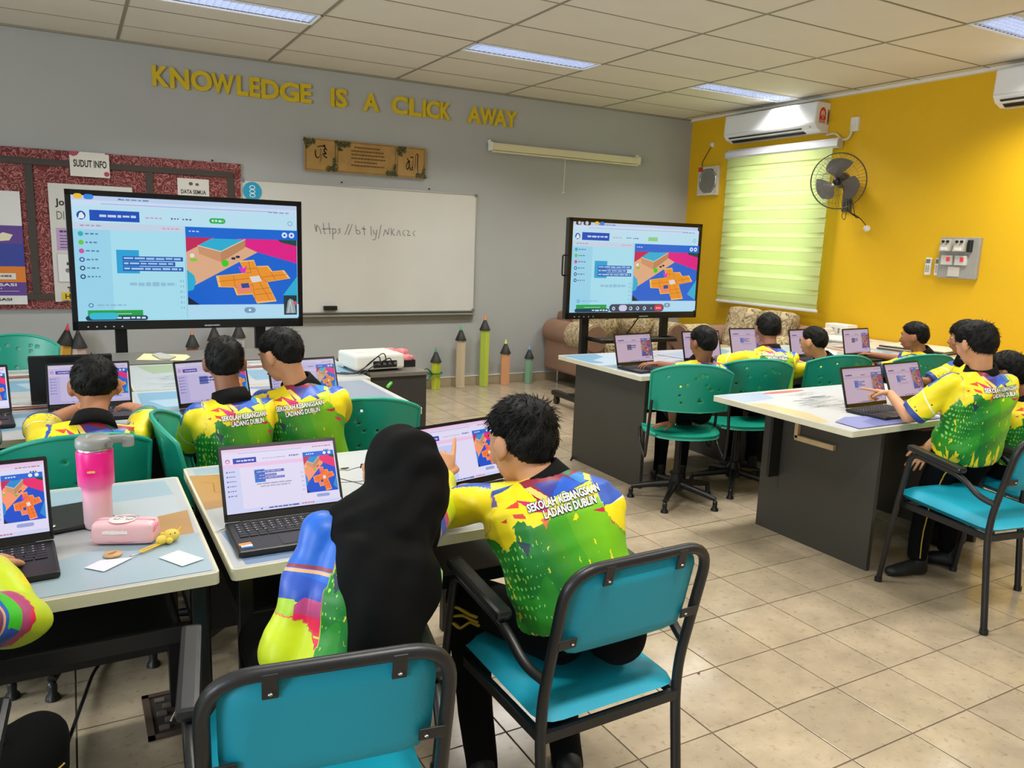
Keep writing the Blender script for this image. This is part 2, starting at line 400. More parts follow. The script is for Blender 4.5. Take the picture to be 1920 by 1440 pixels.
for (ch, a, b), lw in zip(LT, LW):
    py = 145 + (a - 285) * .118
    xa, xb = pxx(a, py, BY), pxx(b, py, BY); v, f = text_geo(ch, .035 if ch not in 'I' else .03)
    mn, mx = v.min(0), v.max(0); q = (v - mn) / (mx - mn)
    mb = MB(); n = len(v); zt = .165 * (1.0 + (.02 if ch in 'OGCS' else 0))
    wd = xb - xa
    vs = [((p[0]) * wd, -.022, p[1] * zt) for p in q] + [(p[0] * wd, 0, p[1] * zt) for p in q]
    ed = {}
    for fc in f:
        for u_, v_ in zip(fc, fc[1:] + fc[:1]): ed[(u_, v_)] = 1
    side = [(u_, v_, v_ + n, u_ + n) for (u_, v_) in ed if (v_, u_) not in ed]
    mb.add(vs, [fc for fc in f] + [[i + n for i in fc][::-1] for fc in f] + [s_[::-1] for s_ in side], False)
    mb.obj('wall_letter', M_let, label='yellow raised wall letter %s, %s' % (ch, lw), cat='letter', group='yellow wall letters', loc=(xa, BY - .001, 2.712 + random.uniform(-.004, .004)), rot=(0, 0, 0))

# ------------------------------------------------ whiteboard
M_wb = mat('whiteboard_enamel', 'CFCFCB', .28, var=.03, vscale=2)
t = thing('whiteboard', 'large whiteboard with a handwritten web address on the grey wall', 'whiteboard', (2.55, BY - .02, 1.4))
MB().box((0, 0, 0), (2.34, .02, 1.19)).obj('board', M_wb, t)
fr = MB()
for sx in (-1, 1): fr.box((sx * 1.172, 0, 0), (.014, .03, 1.2), bev=.002)
for sz in (-1, 1): fr.box((0, 0, sz * .598), (2.35, .03, .012), bev=.002)
fr.obj('frame', mat('whiteboard_frame', 'B5B5B0', .4, .5), t)
cn = MB()
for sx in (-1, 1):
    for sz in (-1, 1): cn.box((sx * 1.165, -.005, sz * .592), (.035, .03, .03), bev=.004)
cn.obj('corner_cap', mat('grey_plastic', '77777A', .5), t)
MB().box((0, -.02, -.63), (2.34, .055, .012), bev=.002).box((0, .005, -.66), (2.34, .012, .06)).obj('pen_tray', mat('tray_metal', '8F8D84', .5), t)
hw = MB()   # handwriting strokes: https//bt.ly/AKAC2C
S = [[(0, 0), (.04, -.5), (.05, .0), (.12, -.25), (.15, -.55)], [(.2, .1), (.23, -.55), (.27, -.5)], [(.17, -.25), (.28, -.28)], [(.33, .12), (.36, -.55)], [(.27, -.22), (.38, -.24)], [(.42, -.2), (.43, -.85)], [(.42, -.25), (.5, -.2), (.5, -.45), (.43, -.5)],
     [(.62, -.2), (.56, -.25), (.62, -.38), (.55, -.52)], [(.72, -.55), (.82, .1)], [(.8, -.55), (.9, .1)], [(.98, .05), (1.0, -.5), (1.1, -.45), (1.08, -.28), (1.0, -.25)], [(1.18, 0), (1.2, -.55)], [(1.13, -.15), (1.24, -.18)], [(1.36, .02), (1.37, -.55)],
     [(1.42, -.2), (1.44, -.45), (1.5, -.42), (1.51, -.18)], [(1.5, -.4), (1.47, -.8), (1.4, -.78)], [(1.55, -.72), (1.62, .12)], [(1.68, -.55), (1.72, -.1), (1.8, -.5), (1.82, -.05)], [(1.88, -.05), (1.88, -.5)], [(1.96, -.08), (1.88, -.3), (1.97, -.5)], [(2.02, -.5), (2.07, -.1), (2.12, -.5)], [(2.24, -.12), (2.16, -.3), (2.24, -.5)], [(2.28, -.15), (2.36, -.2), (2.28, -.45), (2.38, -.45)], [(2.5, -.15), (2.43, -.3), (2.5, -.48)]]
for st in S:
    P3 = fillet([(-.52 + a * .405, -.0105, .235 + b_ * .16) for a, b_ in st], .02, 3)
    hw.tube([(p[0], -.0118, p[2]) for p in P3], .0042, 4, flat=.4)
hw.obj('handwriting', mat('marker_ink', '3E3E46', .6), t, kind='stuff')
er = thing('whiteboard_eraser', 'small black eraser stuck low on the whiteboard', 'eraser', (2.17, BY - .05, .845))
MB().box((0, 0, 0), (.13, .03, .045), bev=.006).obj('grip', M_blackpl, er); MB().box((0, .016, 0), (.128, .01, .042)).obj('felt', mat('grey_felt', '55585C', .9), er)
st_ = MB(); n = 20
st_.cc = lin('1F9CC4'); st_.add([(.083 * math.cos(2 * PI * k / n), .083 * math.sin(2 * PI * k / n), z) for z in (0, .002) for k in range(n)], [list(range(n))[::-1], list(range(n, 2 * n))] + [(k, (k + 1) % n, n + (k + 1) % n, n + k) for k in range(n)])
def ring(mb, cx, cy, r, z, c, sq=1, w_=.006):
    mb.cc = lin(c); n = 16; vs = []
    for k in range(n):
        a = 2 * PI * k / n; vs += [(cx + r * math.cos(a), cy + sq * r * math.sin(a), z), (cx + (r - w_) * math.cos(a), cy + (sq * r - w_) * math.sin(a), z)]
    mb.add(vs, [(2 * k, (2 * k + 2) % (2 * n), (2 * k + 3) % (2 * n), 2 * k + 1) for k in range(n)])
for cy in (.035, 0, -.035): ring(st_, 0, cy, .026, .003, 'E8F4FA', .7)
o = st_.obj('round_sticker', colmat('print'), label='round blue sticker at the top left corner of the whiteboard', cat='sticker'); o.matrix_world = frame((1.47, BY - .032, 1.9), (1, 0, 0), (0, 0, 1))

# ------------------------------------------------ bulletin board
def batik():
    m = bpy.data.materials.new('red_batik_cloth'); m.use_nodes = True; nt = m.node_tree; b = nt.nodes['Principled BSDF']; N = nt.nodes.new; L = nt.links.new
    tc = N('ShaderNodeTexCoord'); v = N('ShaderNodeTexVoronoi'); v.inputs['Scale'].default_value = 11; v.feature = 'F1'
    no = N('ShaderNodeTexNoise'); no.inputs['Scale'].default_value = 14
    mx = N('ShaderNodeMix'); mx.data_type = 'RGBA'; mx.inputs[0].default_value = .12; L(tc.outputs['Object'], mx.inputs[6]); L(no.outputs['Color'], mx.inputs[7]); L(tc.outputs['Object'], no.inputs['Vector'])
    L(mx.outputs[2], v.inputs['Vector']); mm = N('ShaderNodeMath'); mm.operation = 'MULTIPLY'; mm.inputs[1].default_value = 34; sn = N('ShaderNodeMath'); sn.operation = 'SINE'
    L(v.outputs['Distance'], mm.inputs[0]); L(mm.outputs[0], sn.inputs[0])
    r = N('ShaderNodeValToRGB'); e = r.color_ramp.elements; e[0].position = .15; e[0].color = (*lin('6A3033'), 1); e[1].position = .8; e[1].color = (*lin('A87068'), 1); k = r.color_ramp.elements.new(.45); k.color = (*lin('8E464A'), 1)
    L(sn.outputs[0], r.inputs[0]); L(r.outputs[0], b.inputs['Base Color']); b.inputs['Roughness'].default_value = .9; return m
M_bat = batik()
bx0, bx1, bz0, bz1 = -1.6, 1.375, .86, 2.13
t = thing('bulletin_board', 'wide notice board of red patterned cloth with dark frame, left wall end', 'notice board', ((bx0 + bx1) / 2, BY - .02, (bz0 + bz1) / 2))
W_, H_ = bx1 - bx0, bz1 - bz0
MB().box((0, 0, 0), (W_, .02, H_)).obj('cloth_backing', M_bat, t)
fr = MB()
for z in (H_ / 2 - .1, -H_ / 2 + .1): fr.box((0, -.016, z), (W_ - .14, .018, .05), bev=.003)
fr.obj('frame_rail', mat('dark_brown_frame', '3D3630', .6), t)
for xx in (-W_ / 2 + .08, -.245 - bx0 - W_ / 2, .628 - bx0 - W_ / 2, W_ / 2 - .09):
    MB().box((xx, -.016, 0), (.055, .018, H_ - .25), bev=.003).obj('frame_post', MATS['dark_brown_frame'], t)
# posters
def sheet(name, label, cat, x0, z1, W, H, items, y=BY - .050, th=.002, m='print', group=None):
    a = Art(W, H); a.k = 0; a.cc = lin(items[0]); a.add([(0, 0, -th), (W, 0, -th), (W, -H, -th), (0, -H, -th), (0, 0, 0), (W, 0, 0), (W, -H, 0), (0, -H, 0)], [(0, 1, 2, 3), (4, 7, 6, 5), (0, 4, 5, 1), (1, 5, 6, 2), (2, 6, 7, 3), (3, 7, 4, 0)], False)
    items[1](a); o = a.obj(name, colmat('print'), label=label, cat=cat, group=group); o.matrix_world = frame((x0, y, z1), (1, 0, 0), (0, 0, 1)); return o
def a1(a):
    a.rect(0, .3, 1, .46, '5B3C8E').rect(0, .46, 1, .66, '31409A').rect(0, .66, 1, .8, 'D77B24').rect(0, .8, 1, .95 - .03, '5B3C8E')
    a.poly([(.62, .35), (.72, .4), (.8, .36), (.9, .38), (.86, .43), (.68, .445)], 'E4DCC0').text('RU', .5, .36, .03, 'E8E4EE', bold=.02)
    a.text('KEUPAYAAN', .3, .53, .03, 'E8E8F4', .42, .02); a.greek(.35, .55, .7, .012, 'B9BCE0', 1); a.greek(.35, .58, .75, .012, 'B9BCE0', 2)
    a.rect(.4, .69, .7, .74, 'C9C4BC').rect(.45, .72, .9, .775, 'DAD6CE').rect(.5, .735, .62, .76, '77726C').greek(.65, .735, .86, .02, '6A6660', 3)
    a.text('AKSI ORGANISASI', .1, .835, .025, 'E8E8F4', .8, .02); a.greek(.4, .85, .75, .012, 'C9BCE0', 4); a.line([(.3, .88), (.92, .88)], .004, 'C9BCE0'); a.greek(.2, .895, .45, .012, 'C9BCE0', 5)
    a.text('AKHIR ORGANISASI', .12, .965, .024, '22201E', .72, .02)
sheet('poster', 'tall poster with purple, blue and orange bands at the left photo edge', 'poster', -.98, 1.79, .665, .89, ('D9D9DA', a1))
def a2(a):
    a.text('Jom', .07, .2, .075, '2A2724', .2, .03); a.text('DIN PTO', .08, .3, .07, '5E5B57', .4)
    a.rect(.06, .37, .5, .56, 'B79CC8').greek(.1, .39, .45, .02, '4A3A66', 7)
    for k in range(5): a.greek(.1, .43 + k * .025, .47, .008, '5C4A78', 8 + k)
    a.rect(.055, .585, .52, .83, 'B0AEB2').rect(.06, .59, .515, .825, 'DADADC').rect(.16, .66, .5, .685, '3A3A3E').oval(.17, .73, .03, '77777C').rect(.2, .73, .5, .75, '3A3A3E')
    a.text('TOP', .15, .915, .045, '22201E', .2, .03); a.rect(.08, .92, .5, .985, 'D8B81E').text('HEBAT', .12, .975, .045, '2A2518', .3, .02)
    a.poly([(.05, 1), (.14, .99), (.2, .995), (.12, 1)], '2A2724')
sheet('poster', 'large white poster mostly hidden behind the left display, red cloth around it', 'poster', -.12, 1.87, .61, .95, ('CCCCC8', a2))
def a3(a):
    a.oval(.42, .12, .07, '55504C', 10, .04).oval(.62, .13, .06, '55504C', 10, .035); a.text('DATA SEMUA', .1, .36, .1, '2A2724', .8, .03); a.greek(.18, .45, .85, .07, '3A3734', 3)
    a.greek(.1, .62, .9, .05, '6A6764', 4); a.greek(.1, .75, .8, .05, '6A6764', 5)
sheet('paper_notice', 'small white printed notice pinned above the right half of the left display', 'notice', .845, 1.975, .255, .36, ('D2D0CA', a3))
def a4(a):
    a.poly([(0, 0), (.26, 0), (.2, .14), (.1, .2), (0, .14)], 'A8425A'); a.oval(.92, .85, .07, 'A8425A'); a.text('SUDUT INFO', .09, .62, .3, '262220', .84, .03); a.rect(.9, 0, 1, .05, 'A8425A')
sheet('paper_sign', 'white card with a bold black heading on top of the notice board', 'sign', .045, 2.13, .285, .195, ('D9D6CE', a4), BY - .054, .004)
# ------------------------------------------------ calligraphy plaque
M_ply = mat('engraved_wood', 'A9854A', .5, var=.12, vscale=9); M_plyd = mat('dark_wood_ink', '3A2714', .6); M_leaf = mat('dark_green_leaf_print', '2F3A22', .7)
t = thing('calligraphy_plaque', 'long wooden plaque of three engraved panels above the whiteboard', 'plaque', (1.94, BY - .03, 2.12))
def leafcluster(a, cx, cy, rx, ry, n, seed):
    r = random.Random(seed)
    for _ in range(n):
        x, y, q, l = cx + r.uniform(-rx, rx), cy + r.uniform(-ry, ry), r.uniform(0, 2 * PI), r.uniform(.012, .022)
        dx, dy = math.cos(q) * l, math.sin(q) * l; a.k += .2; a.cc = lin(r.choice(['2F3A22', '3E4A28', '55592E', '26301E'])); a.add([(x - dx, y - dy, a.k * a.step), (x - dy * .3, y + dx * .3, a.k * a.step), (x + dx, y + dy, a.k * a.step), (x + dy * .3, y - dx * .3, a.k * a.step)], [(0, 1, 2, 3)], False)
def strokes(a, SS, ox, oz, sc, wd=.007):
    for st in SS:
        a.k += 1; a.cc = lin('2A1A0E'); P3 = fillet([(ox + x_ * sc, oz + y_ * sc, a.k * a.step) for x_, y_ in st], .03, 4)
        for p, q in zip(P3[:-1], P3[1:]):
            d = q - p; L_ = np.linalg.norm(d[:2]) + 1e-9; n_ = np.array([-d[1], d[0], 0]) / L_ * wd * (.5 + .3 * math.sin(9 * p[0] / sc)); e = d / L_ * wd * .3
            a.add([p - e + n_, q + e + n_, q + e - n_, p - e - n_], [(0, 1, 2, 3)], False)
MUH = [[(.95, .75), (.85, .9), (.7, .7), (.95, .45), (.6, .5), (.75, .3), (.95, .2)], [(.5, .75), (.45, .3), (.25, .1), (.08, .3), (.1, .7)], [(.25, .95), (.7, 1.05), (.72, .95), (.78, 1.15), (.82, .9)], [(.55, .4), (.45, 0), (.42, -.15)], [(.45, .8), (.52, .78)]]
ALL = [[(.95, 1.0), (.92, .5), (.95, 0)], [(.8, .95), (.75, .15), (.6, .0), (.52, .2), (.6, .3)], [(.62, .8), (.58, .15), (.45, .0), (.38, .2)], [(.4, .6), (.2, .5), (.12, .2), (.2, .02), (.38, .3), (.3, .6), (.2, .75)], [(.45, .82), (.52, .9), (.58, .8), (.64, .92)], [(.75, 1.0), (.9, 1.1), (.95, 1.0)]]
for (x0, x1, kind) in ((0, .3, 0), (.302, .895, 1), (.897, 1.2, 2)):
    MB().box(((x0 + x1) / 2, 0, .147), (x1 - x0, .022, .294), bev=.002).obj('panel', M_ply, t)
    a = Art(1, 1, .0004); W = x1 - x0; g = .012
    for (p0, p1) in (((g, g), (W - g, g)), ((W - g, g), (W - g, .294 - g)), ((W - g, .294 - g), (g, .294 - g)), ((g, .294 - g), (g, g))):
        a.k = 1; a.cc = lin('3A2714'); dx, dy = p1[0] - p0[0], p1[1] - p0[1]; L_ = math.hypot(dx, dy); n_ = (-dy / L_ * .0018, dx / L_ * .0018)
        a.add([(p0[0] + n_[0], p0[1] + n_[1], a.step), (p1[0] + n_[0], p1[1] + n_[1], a.step), (p1[0] - n_[0], p1[1] - n_[1], a.step), (p0[0] - n_[0], p0[1] - n_[1], a.step)], [(0, 1, 2, 3)], False)
    if kind == 0: strokes(a, MUH, .09, .1, .125)
    if kind == 2: strokes(a, ALL, .08, .07, .15)
    if kind == 1:
        for k in range(6):
            a.k = 2; a.cc = lin('6A4C24'); zz = .235 - k * .033; x_ = .14 + (.03 if k in (0, 4) else 0); r = random.Random(k)
            xe = .46 if k not in (0, 4) else .40
            while x_ < xe:
                l = r.uniform(.012, .03); a.add([(x_, zz, .001), (x_ + l, zz, .001), (x_ + l, zz + .014, .001), (x_, zz + .014, .001)], [(0, 1, 2, 3)], False); x_ += l + .004
    leafcluster(a, .06 if kind == 1 else .045, .262, .075 if kind == 1 else .05, .022, 60 if kind == 1 else 40, kind); leafcluster(a, .03, .23, .02, .03, 16, kind + 7)
    leafcluster(a, W - .05, .028, .05, .02, 40, kind + 3); leafcluster(a, W - .02, .08, .012, .04, 16, kind + 5)
    o = a.obj('engraving', colmat('print'), t); o.matrix_local = frame((x0, -.0115, 0), (1, 0, 0), (0, 0, 1))

# ------------------------------------------------ projection screen case
M_psc = mat('screen_case_enamel', 'D6D2B0', .4)
t = thing('projector_screen_case', 'long cream roll-up projection screen case high on the grey wall', 'projection screen', (4.8, BY - .075, 2.495))
MB().box((0, 0, 0), (1.9, .075, .075), bev=.014).obj('case', M_psc, t)
for sx in (-1, 1): MB().box((sx * .955, 0, 0), (.014, .085, .085), bev=.005).box((sx * .955, .03, .05), (.012, .05, .03)).obj('end_cap', M_white, t)
MB().cyl((-.94, -.02, -.05), (.94, -.02, -.05), .01, 10).obj('weight_bar', M_psc, t)
MB().tube([(-.05, -.02, -.05), (-.05, -.02, -.2), (-.05, -.015, -.4)], .0025, 6).ell((-.05, -.015, -.41), (.022, .01, .006)).obj('pull_cord', M_white, t)
for x_, z_ in ((2.3, 2.035), (3.2, 2.03), (1.14, 2.145)):
    MB().cyl((0, 0, 0), (0, -.012, 0), .008, 8).obj('wall_nail', M_black, label={2.3: 'dark nail in the wall just above the whiteboard middle', 3.2: 'dark nail in the wall above the right part of the whiteboard', 1.14: 'dark pin on the top edge of the red notice board'}[x_], cat='nail', loc=(x_, BY - .0, z_))
# ================================================================== RIGHT WALL ITEMS
# zebra blind
def blind_mat(name, c, tr):
    m = bpy.data.materials.new(name); m.use_nodes = True; nt = m.node_tree; b = nt.nodes['Principled BSDF']; out = nt.nodes['Material Output']
    b.inputs['Base Color'].default_value = (*lin(c), 1); b.inputs['Roughness'].default_value = .8
    t = nt.nodes.new('ShaderNodeBsdfTranslucent'); t.inputs[0].default_value = (*lin(c), 1); mx = nt.nodes.new('ShaderNodeMixShader'); mx.inputs[0].default_value = tr
    nt.links.new(b.outputs[0], mx.inputs[1]); nt.links.new(t.outputs[0], mx.inputs[2]); nt.links.new(mx.outputs[0], out.inputs[0]); MATS[name] = m; return m
M_bl1 = blind_mat('blind_fabric_dense', 'DDE9B0', .55); M_bl2 = blind_mat('blind_fabric_sheer', 'E8F2C6', .75)
t = thing('zebra_blind', 'pale green striped window blind under the wall air conditioner', 'window blind', (RX - .075, 6.05, 2.58))
hb = MB(); pts = [(.0, .045), (-.05, .045), (-.075, .02), (-.078, -.03), (-.05, -.048), (0, -.048)]
hb.prism(pts, (.05, -.74, 0), (1, 0, 0), (0, 0, 1), (0, 1, 0), 1.48); hb.obj('head_box', mat('blind_headrail', 'D9DBE4', .35), t)
ec = MB(); 
for s_ in (-.752, .742): ec.prism([(p[0] * 1.05, p[1] * 1.08) for p in pts], (.05, s_, 0), (1, 0, 0), (0, 0, 1), (0, 1, 0), .01)
ec.obj('end_cap', mat('blind_cap', 'C9C3B4', .4), t)
ztop, zbot = -.05, -1.615; nb = 22; hgt = (ztop - zbot) / nb
for k in range(nb):
    z1 = ztop - k * hgt; dense = k % 2 == 0; y0 = -.70 + .0; y1 = .70
    q = MB(); h_ = hgt * (.62 if dense else .38) + .0; 
    if dense: z_a, z_b = z1, z1 - hgt * 1.25
    else: z_a, z_b = z1 - hgt * .25, z1 - hgt
    xo = -.004 if dense else 0
    q.add([(xo - .02, y0, z_a), (xo - .02, y1, z_a), (xo - .026, y1, z_b), (xo - .026, y0, z_b), (xo - .019, y0, z_a), (xo - .019, y1, z_a), (xo - .025, y1, z_b), (xo - .025, y0, z_b)], [(0, 1, 2, 3), (7, 6, 5, 4), (0, 4, 5, 1), (3, 2, 6, 7)], False)
    q.obj('blind_slat', M_bl1 if dense else M_bl2, t)
MB().box((-.022, 0, zbot - .012), (.022, 1.42, .028), bev=.006).obj('bottom_rail', MATS['blind_headrail'], t)

# air conditioners
M_ac = mat('ac_white_plastic', 'E9EBEE', .22, coat=.3)
def ac(y0, y1, label, z=2.69):
    t = thing('air_conditioner', label, 'air conditioner', (RX, (y0 + y1) / 2, z)); L_ = y1 - y0
    prof = [(0, .0), (-.10, .0), (-.175, .028), (-.215, .075), (-.205, .27), (-.19, .285), (0, .285)]
    b = MB(); b.prism(prof, (0, -L_ / 2, 0), (1, 0, 0), (0, 0, 1), (0, 1, 0), L_); o = b.obj('housing', M_ac, t)
    md = o.modifiers.new('b', 'BEVEL'); md.width = .012; md.segments = 3; md.limit_method = 'ANGLE'
    R = np.array([[1, 0, 0], [0, 1, 0], [0, 0, 1]])
    MB().add([(-.115, -L_ * .36, .004), (-.196, -L_ * .36, .05), (-.196, L_ * .45, .05), (-.115, L_ * .45, .004), (-.119, -L_ * .36, -.0), (-.20, -L_ * .36, .046), (-.20, L_ * .45, .046), (-.119, L_ * .45, -.0)], [(4, 5, 6, 7), (0, 1, 5, 4), (1, 2, 6, 5), (2, 3, 7, 6), (3, 0, 4, 7)]).obj('vent_slot', mat('vent_dark', '17191C', .5), t)
    f = MB()
    for k in range(2): f.add([(-.122 - .03 * k, -L_ * .35, -.006 + .02 * k), (-.132 - .03 * k, -L_ * .35, -.004 + .02 * k), (-.132 - .03 * k, L_ * .44, -.004 + .02 * k), (-.122 - .03 * k, L_ * .44, -.006 + .02 * k)], [(0, 1, 2, 3), (3, 2, 1, 0)])
    f.obj('vane', mat('vane_grey', '3C4045', .4), t)
    MB().add([(-.211, -L_ / 2 + .01, .082), (-.2165, -L_ / 2 + .01, .085), (-.2165, L_ / 2 - .01, .085), (-.211, L_ / 2 - .01, .082)], [(0, 1, 2, 3), (3, 2, 1, 0)]).obj('panel_seam', mat('seam_grey', '8C9094', .5), t)
    MB().box((-.214, -L_ * .46, .045), (.006, .012, .008)).obj('receiver_window', MATS['vent_dark'], t)
    return t
t = ac(5.50, 6.73, 'white wall air conditioner above the striped blind')
a = Art(.09, .15, .0006)
a.poly([(0, 1), (0, .35), (.12, .15), (.3, .03), (.5, 0), (.7, .03), (.88, .15), (1, .35), (1, 1)], 'D03324').poly([(.2, .45), (.3, .25), (.5, .17), (.7, .25), (.8, .45)], 'ECE8E4').rect(.46, .2, .54, .45, 'D03324').rect(.1, .5, .9, .53, 'ECE8E4').text('5', .4, .72, .14, 'F0ECE8', .18, .02).rect(.06, .8, .94, .97, 'E4DCD8').greek(.12, .84, .85, .09, 'B04438', 3)
o = a.obj('energy_label', colmat('print'), t, label='red arched energy label'); o.matrix_local = frame((-.155, -.616, .235), (1, 0, 0), (0, 0, 1))
a = Art(.03, .14, .0006); a.rect(0, 0, 1, 1, 'B98A4A'); a.greek(.2, .1, .8, .8, '8A5A2A', 3)
o = a.obj('side_label', colmat('print'), t); o.matrix_local = frame((-.045, -.616, .22), (1, 0, 0), (0, 0, 1))
ac(2.75, 3.80, 'white air conditioner cut off by the right edge of the photo', 2.70)
# pipe and switch
t = thing('isolator_switch', 'small white switch with a bent conduit beside the air conditioner', 'switch', (RX, 5.19, 2.74))
MB().box((-.016, 0, 0), (.032, .085, .13), bev=.004).obj('switch_plate', M_white, t); MB().box((-.036, 0, .0), (.01, .03, .05), bev=.003).obj('rocker', M_white, t)
MB().tube(fillet([(-.03, .31, -.07), (-.03, .2, -.06), (-.03, .14, -.12), (-.03, .06, -.14), (-.03, .02, -.08), (-.03, .02, .0)], .05), .012, 10).obj('conduit', M_psc, t)
# exhaust fan
t = thing('exhaust_fan', 'small square white exhaust fan near the room corner', 'exhaust fan', (RX, 7.12, 2.315))
fm = MB(); fm.box((-.02, 0, .15), (.04, .33, .03), bev=.006).box((-.02, 0, -.15), (.04, .33, .03), bev=.006).box((-.02, .15, 0), (.04, .03, .28), bev=.006).box((-.02, -.15, 0), (.04, .03, .28), bev=.006)
R90 = np.array([[0, 0, -1], [0, 1, 0], [1, 0, 0.]])
for (a_, b_) in ((1, 1), (1, -1), (-1, 1), (-1, -1)): fm.prism([(.135 * a_, .135 * b_), (.135 * a_, .06 * b_), (.06 * a_, .135 * b_)], (-.03, 0, 0), (0, 1, 0), (0, 0, 1), (1, 0, 0), .025)
fm.obj('frame', mat('exhaust_white', 'CFC8BC', .4), t)
MB().lathe([(.14, 0), (.14, .01), (.125, .014), (.12, .01)], (-.032, 0, 0), 28, R90).obj('rim', M_chrome, t)
MB().box((-.004, 0, 0), (.006, .3, .3)).obj('dark_back', M_blackpl, t)
hb = MB().lathe([(.045, 0), (.045, .015), (.035, .022), (.0, .023)], (-.018, 0, 0), 20, R90); hb.obj('hub', M_white, t)
for k in range(5):
    a_ = 2 * PI * k / 5; c, s_ = math.cos(a_), math.sin(a_); q = MB()
    P = [(.04, -.02), (.115, -.045), (.125, .0), (.11, .03), (.04, .02)]
    q.prism([(c * p[0] - s_ * p[1], s_ * p[0] + c * p[1]) for p in P], (-.022, 0, 0), (0, 1, 0), (0, 0, 1), (1, 0, 0), .003).obj('blade', mat('blade_grey', '6A6A6C', .5), t)
MB().box((-.042, .125, .135), (.004, .07, .05)).obj('red_sticker', mat('red_sticker', 'B8322C', .5), t, label='red corner sticker')
MB().tube(fillet([(-.01, .13, .16), (-.01, .15, .21), (-.01, .06, .33), (-.01, .0, .4)], .08), .004, 6).obj('cord', M_blackpl, t)
MB().lathe([(.03, 0), (.03, .015), (.02, .03), (0, .031)], (-.002, -.01, .41), 14, R90).obj('cable_outlet', M_white, t)
# wall fan
M_fan = mat('fan_grey_plastic', '4E4A47', .35); M_wire = mat('fan_guard_wire', '6B6656', .35, .5)
t = thing('wall_fan', 'dark grey three-blade wall fan with round wire guard beside the blind', 'fan', (6.36, 5.14, 2.2))
dn = np.array([-.92, -.36, -.15]); dn /= np.linalg.norm(dn); ux = np.cross([0, 0, 1.], dn); ux /= np.linalg.norm(ux); uy = np.cross(dn, ux)
RF = np.column_stack([ux, uy, dn])
g = MB(); g.tube([RF @ np.array([.256 * math.cos(a_), .256 * math.sin(a_), 0]) for a_ in np.linspace(0, 2 * PI, 49)[:-1]], .006, 8, close=True); g.obj('guard_ring', mat('guard_ring', '55502F', .4), t)
g = MB()
for k in range(44):
    a_ = 2 * PI * k / 44; c, s_ = math.cos(a_), math.sin(a_)
    g.tube([RF @ np.array([r * c, r * s_, z]) for r, z in ((.05, .075), (.13, .07), (.215, .045), (.256, 0))], .0011, 3, cap=False)
    g.tube([RF @ np.array([r * c, r * s_, z]) for r, z in ((.05, -.07), (.13, -.07), (.215, -.045), (.256, 0))], .0011, 3, cap=False)
for r, z in ((.13, .07), (.2, .045), (.05, .075)): g.tube([RF @ np.array([r * math.cos(a_), r * math.sin(a_), z]) for a_ in np.linspace(0, 2 * PI, 33)[:-1]], .0015, 4, close=True)
g.obj('guard_wires', M_wire, t, kind='stuff')
for k in range(3):
    a0 = PI / 2 + .15 + k * 2 * PI / 3; q = MB(); vs = []; n = 14; m_ = 8
    for i in range(n + 1):
        f = i / n; r = .035 + .175 * f
        lo = -.25 - .55 * math.sin(PI * min(1, f * 1.15) * .55); hi = .28 + .42 * math.sin(PI * f * .9) - .9 * max(0, f - .72)
        for j in range(m_ + 1):
            g_ = j / m_; a_ = a0 + lo * (1 - g_) + hi * g_; vs.append(RF @ np.array([r * math.cos(a_), r * math.sin(a_), (g_ - .5) * .035 + .004 * math.sin(PI * g_)]))
    fs = [(i * (m_ + 1) + j, i * (m_ + 1) + j + 1, (i + 1) * (m_ + 1) + j + 1, (i + 1) * (m_ + 1) + j) for i in range(n) for j in range(m_)]
    q.add(vs, fs, True).obj('blade', mat('fan_blade_grey', '6A655F', .4), t)
MB().lathe([(.036, -.02), (.04, .01), (.034, .05), (.02, .06), (0, .062)], (0, 0, 0), 20, RF).obj('hub', M_blackpl, t)
MB().lathe([(.05, -.05), (.07, -.07), (.075, -.13), (.05, -.17), (0, -.175)], (0, 0, 0), 20, RF).obj('motor', M_fan, t)
B0 = RF @ np.array([0, 0, -.15])
MB().tube(fillet([B0, B0 + [.02, -.04, -.14], [.2, B0[1] - .02, -.16], [.232, B0[1], -.16]], .04), .022, 10).box((.222, B0[1], -.17), (.02, .1, .2), bev=.005).obj('wall_bracket', M_fan, t)
cd = MB(); r = random.Random(3)
for k in range(4):
    y_ = -.12 - .02 * k
    cd.tube(fillet([(.05, y_ + .05, -.16), (.08, y_ + .1 - .03 * k, -.25 - .03 * k), (.14, -.17, -.33), (.2, -.2, -.4)], .06), .004, 6)
cd.tube(fillet([(.1, -.02, -.18), (.1, .0, -.33), (.1, -.04, -.36), (.1, -.06, -.2)], .04), .0035, 6)
cd.obj('cord', M_blackpl, t); MB().lathe([(.03, 0), (.03, .02), (.022, .035), (0, .036)], (RX - 6.36 - .002, -.2, -.43), 14, R90).obj('cable_outlet', M_white, t)
# switch board and remotes
t = thing('electrical_board', 'grey switch board with sockets and breakers on the yellow wall', 'switch board', (RX, 4.01, 1.525))
M_gp = mat('grey_board', '9C9A94', .5); MB().box((-.02, 0, 0), (.04, .34, .345), bev=.006).obj('back_board', M_gp, t)
for k, (y_, z_) in enumerate(((.09, .105), (-.03, .105))):
    b = MB(); b.prism([(0, -.05), (-.07, -.05), (-.045, .05), (0, .05)], (-.04, y_ - .045, z_), (1, 0, 0), (0, 0, 1), (0, 1, 0), .09 if k else .09); o = b.obj('isolator_box', mat('isolator_grey', 'B9B4A8', .45), t)
    MB().cyl((-.093, y_ - .02, z_ + .03), (-.108, y_ - .02, z_ + .03), .011, 12).cyl((-.093, y_ + .02, z_ + .03), (-.108, y_ + .02, z_ + .03), .011, 12).obj('knob', M_blackpl, o)
    MB().box((-.108, y_ , z_ - .03), (.004, .06, .025)).obj('name_tag', M_white, o)
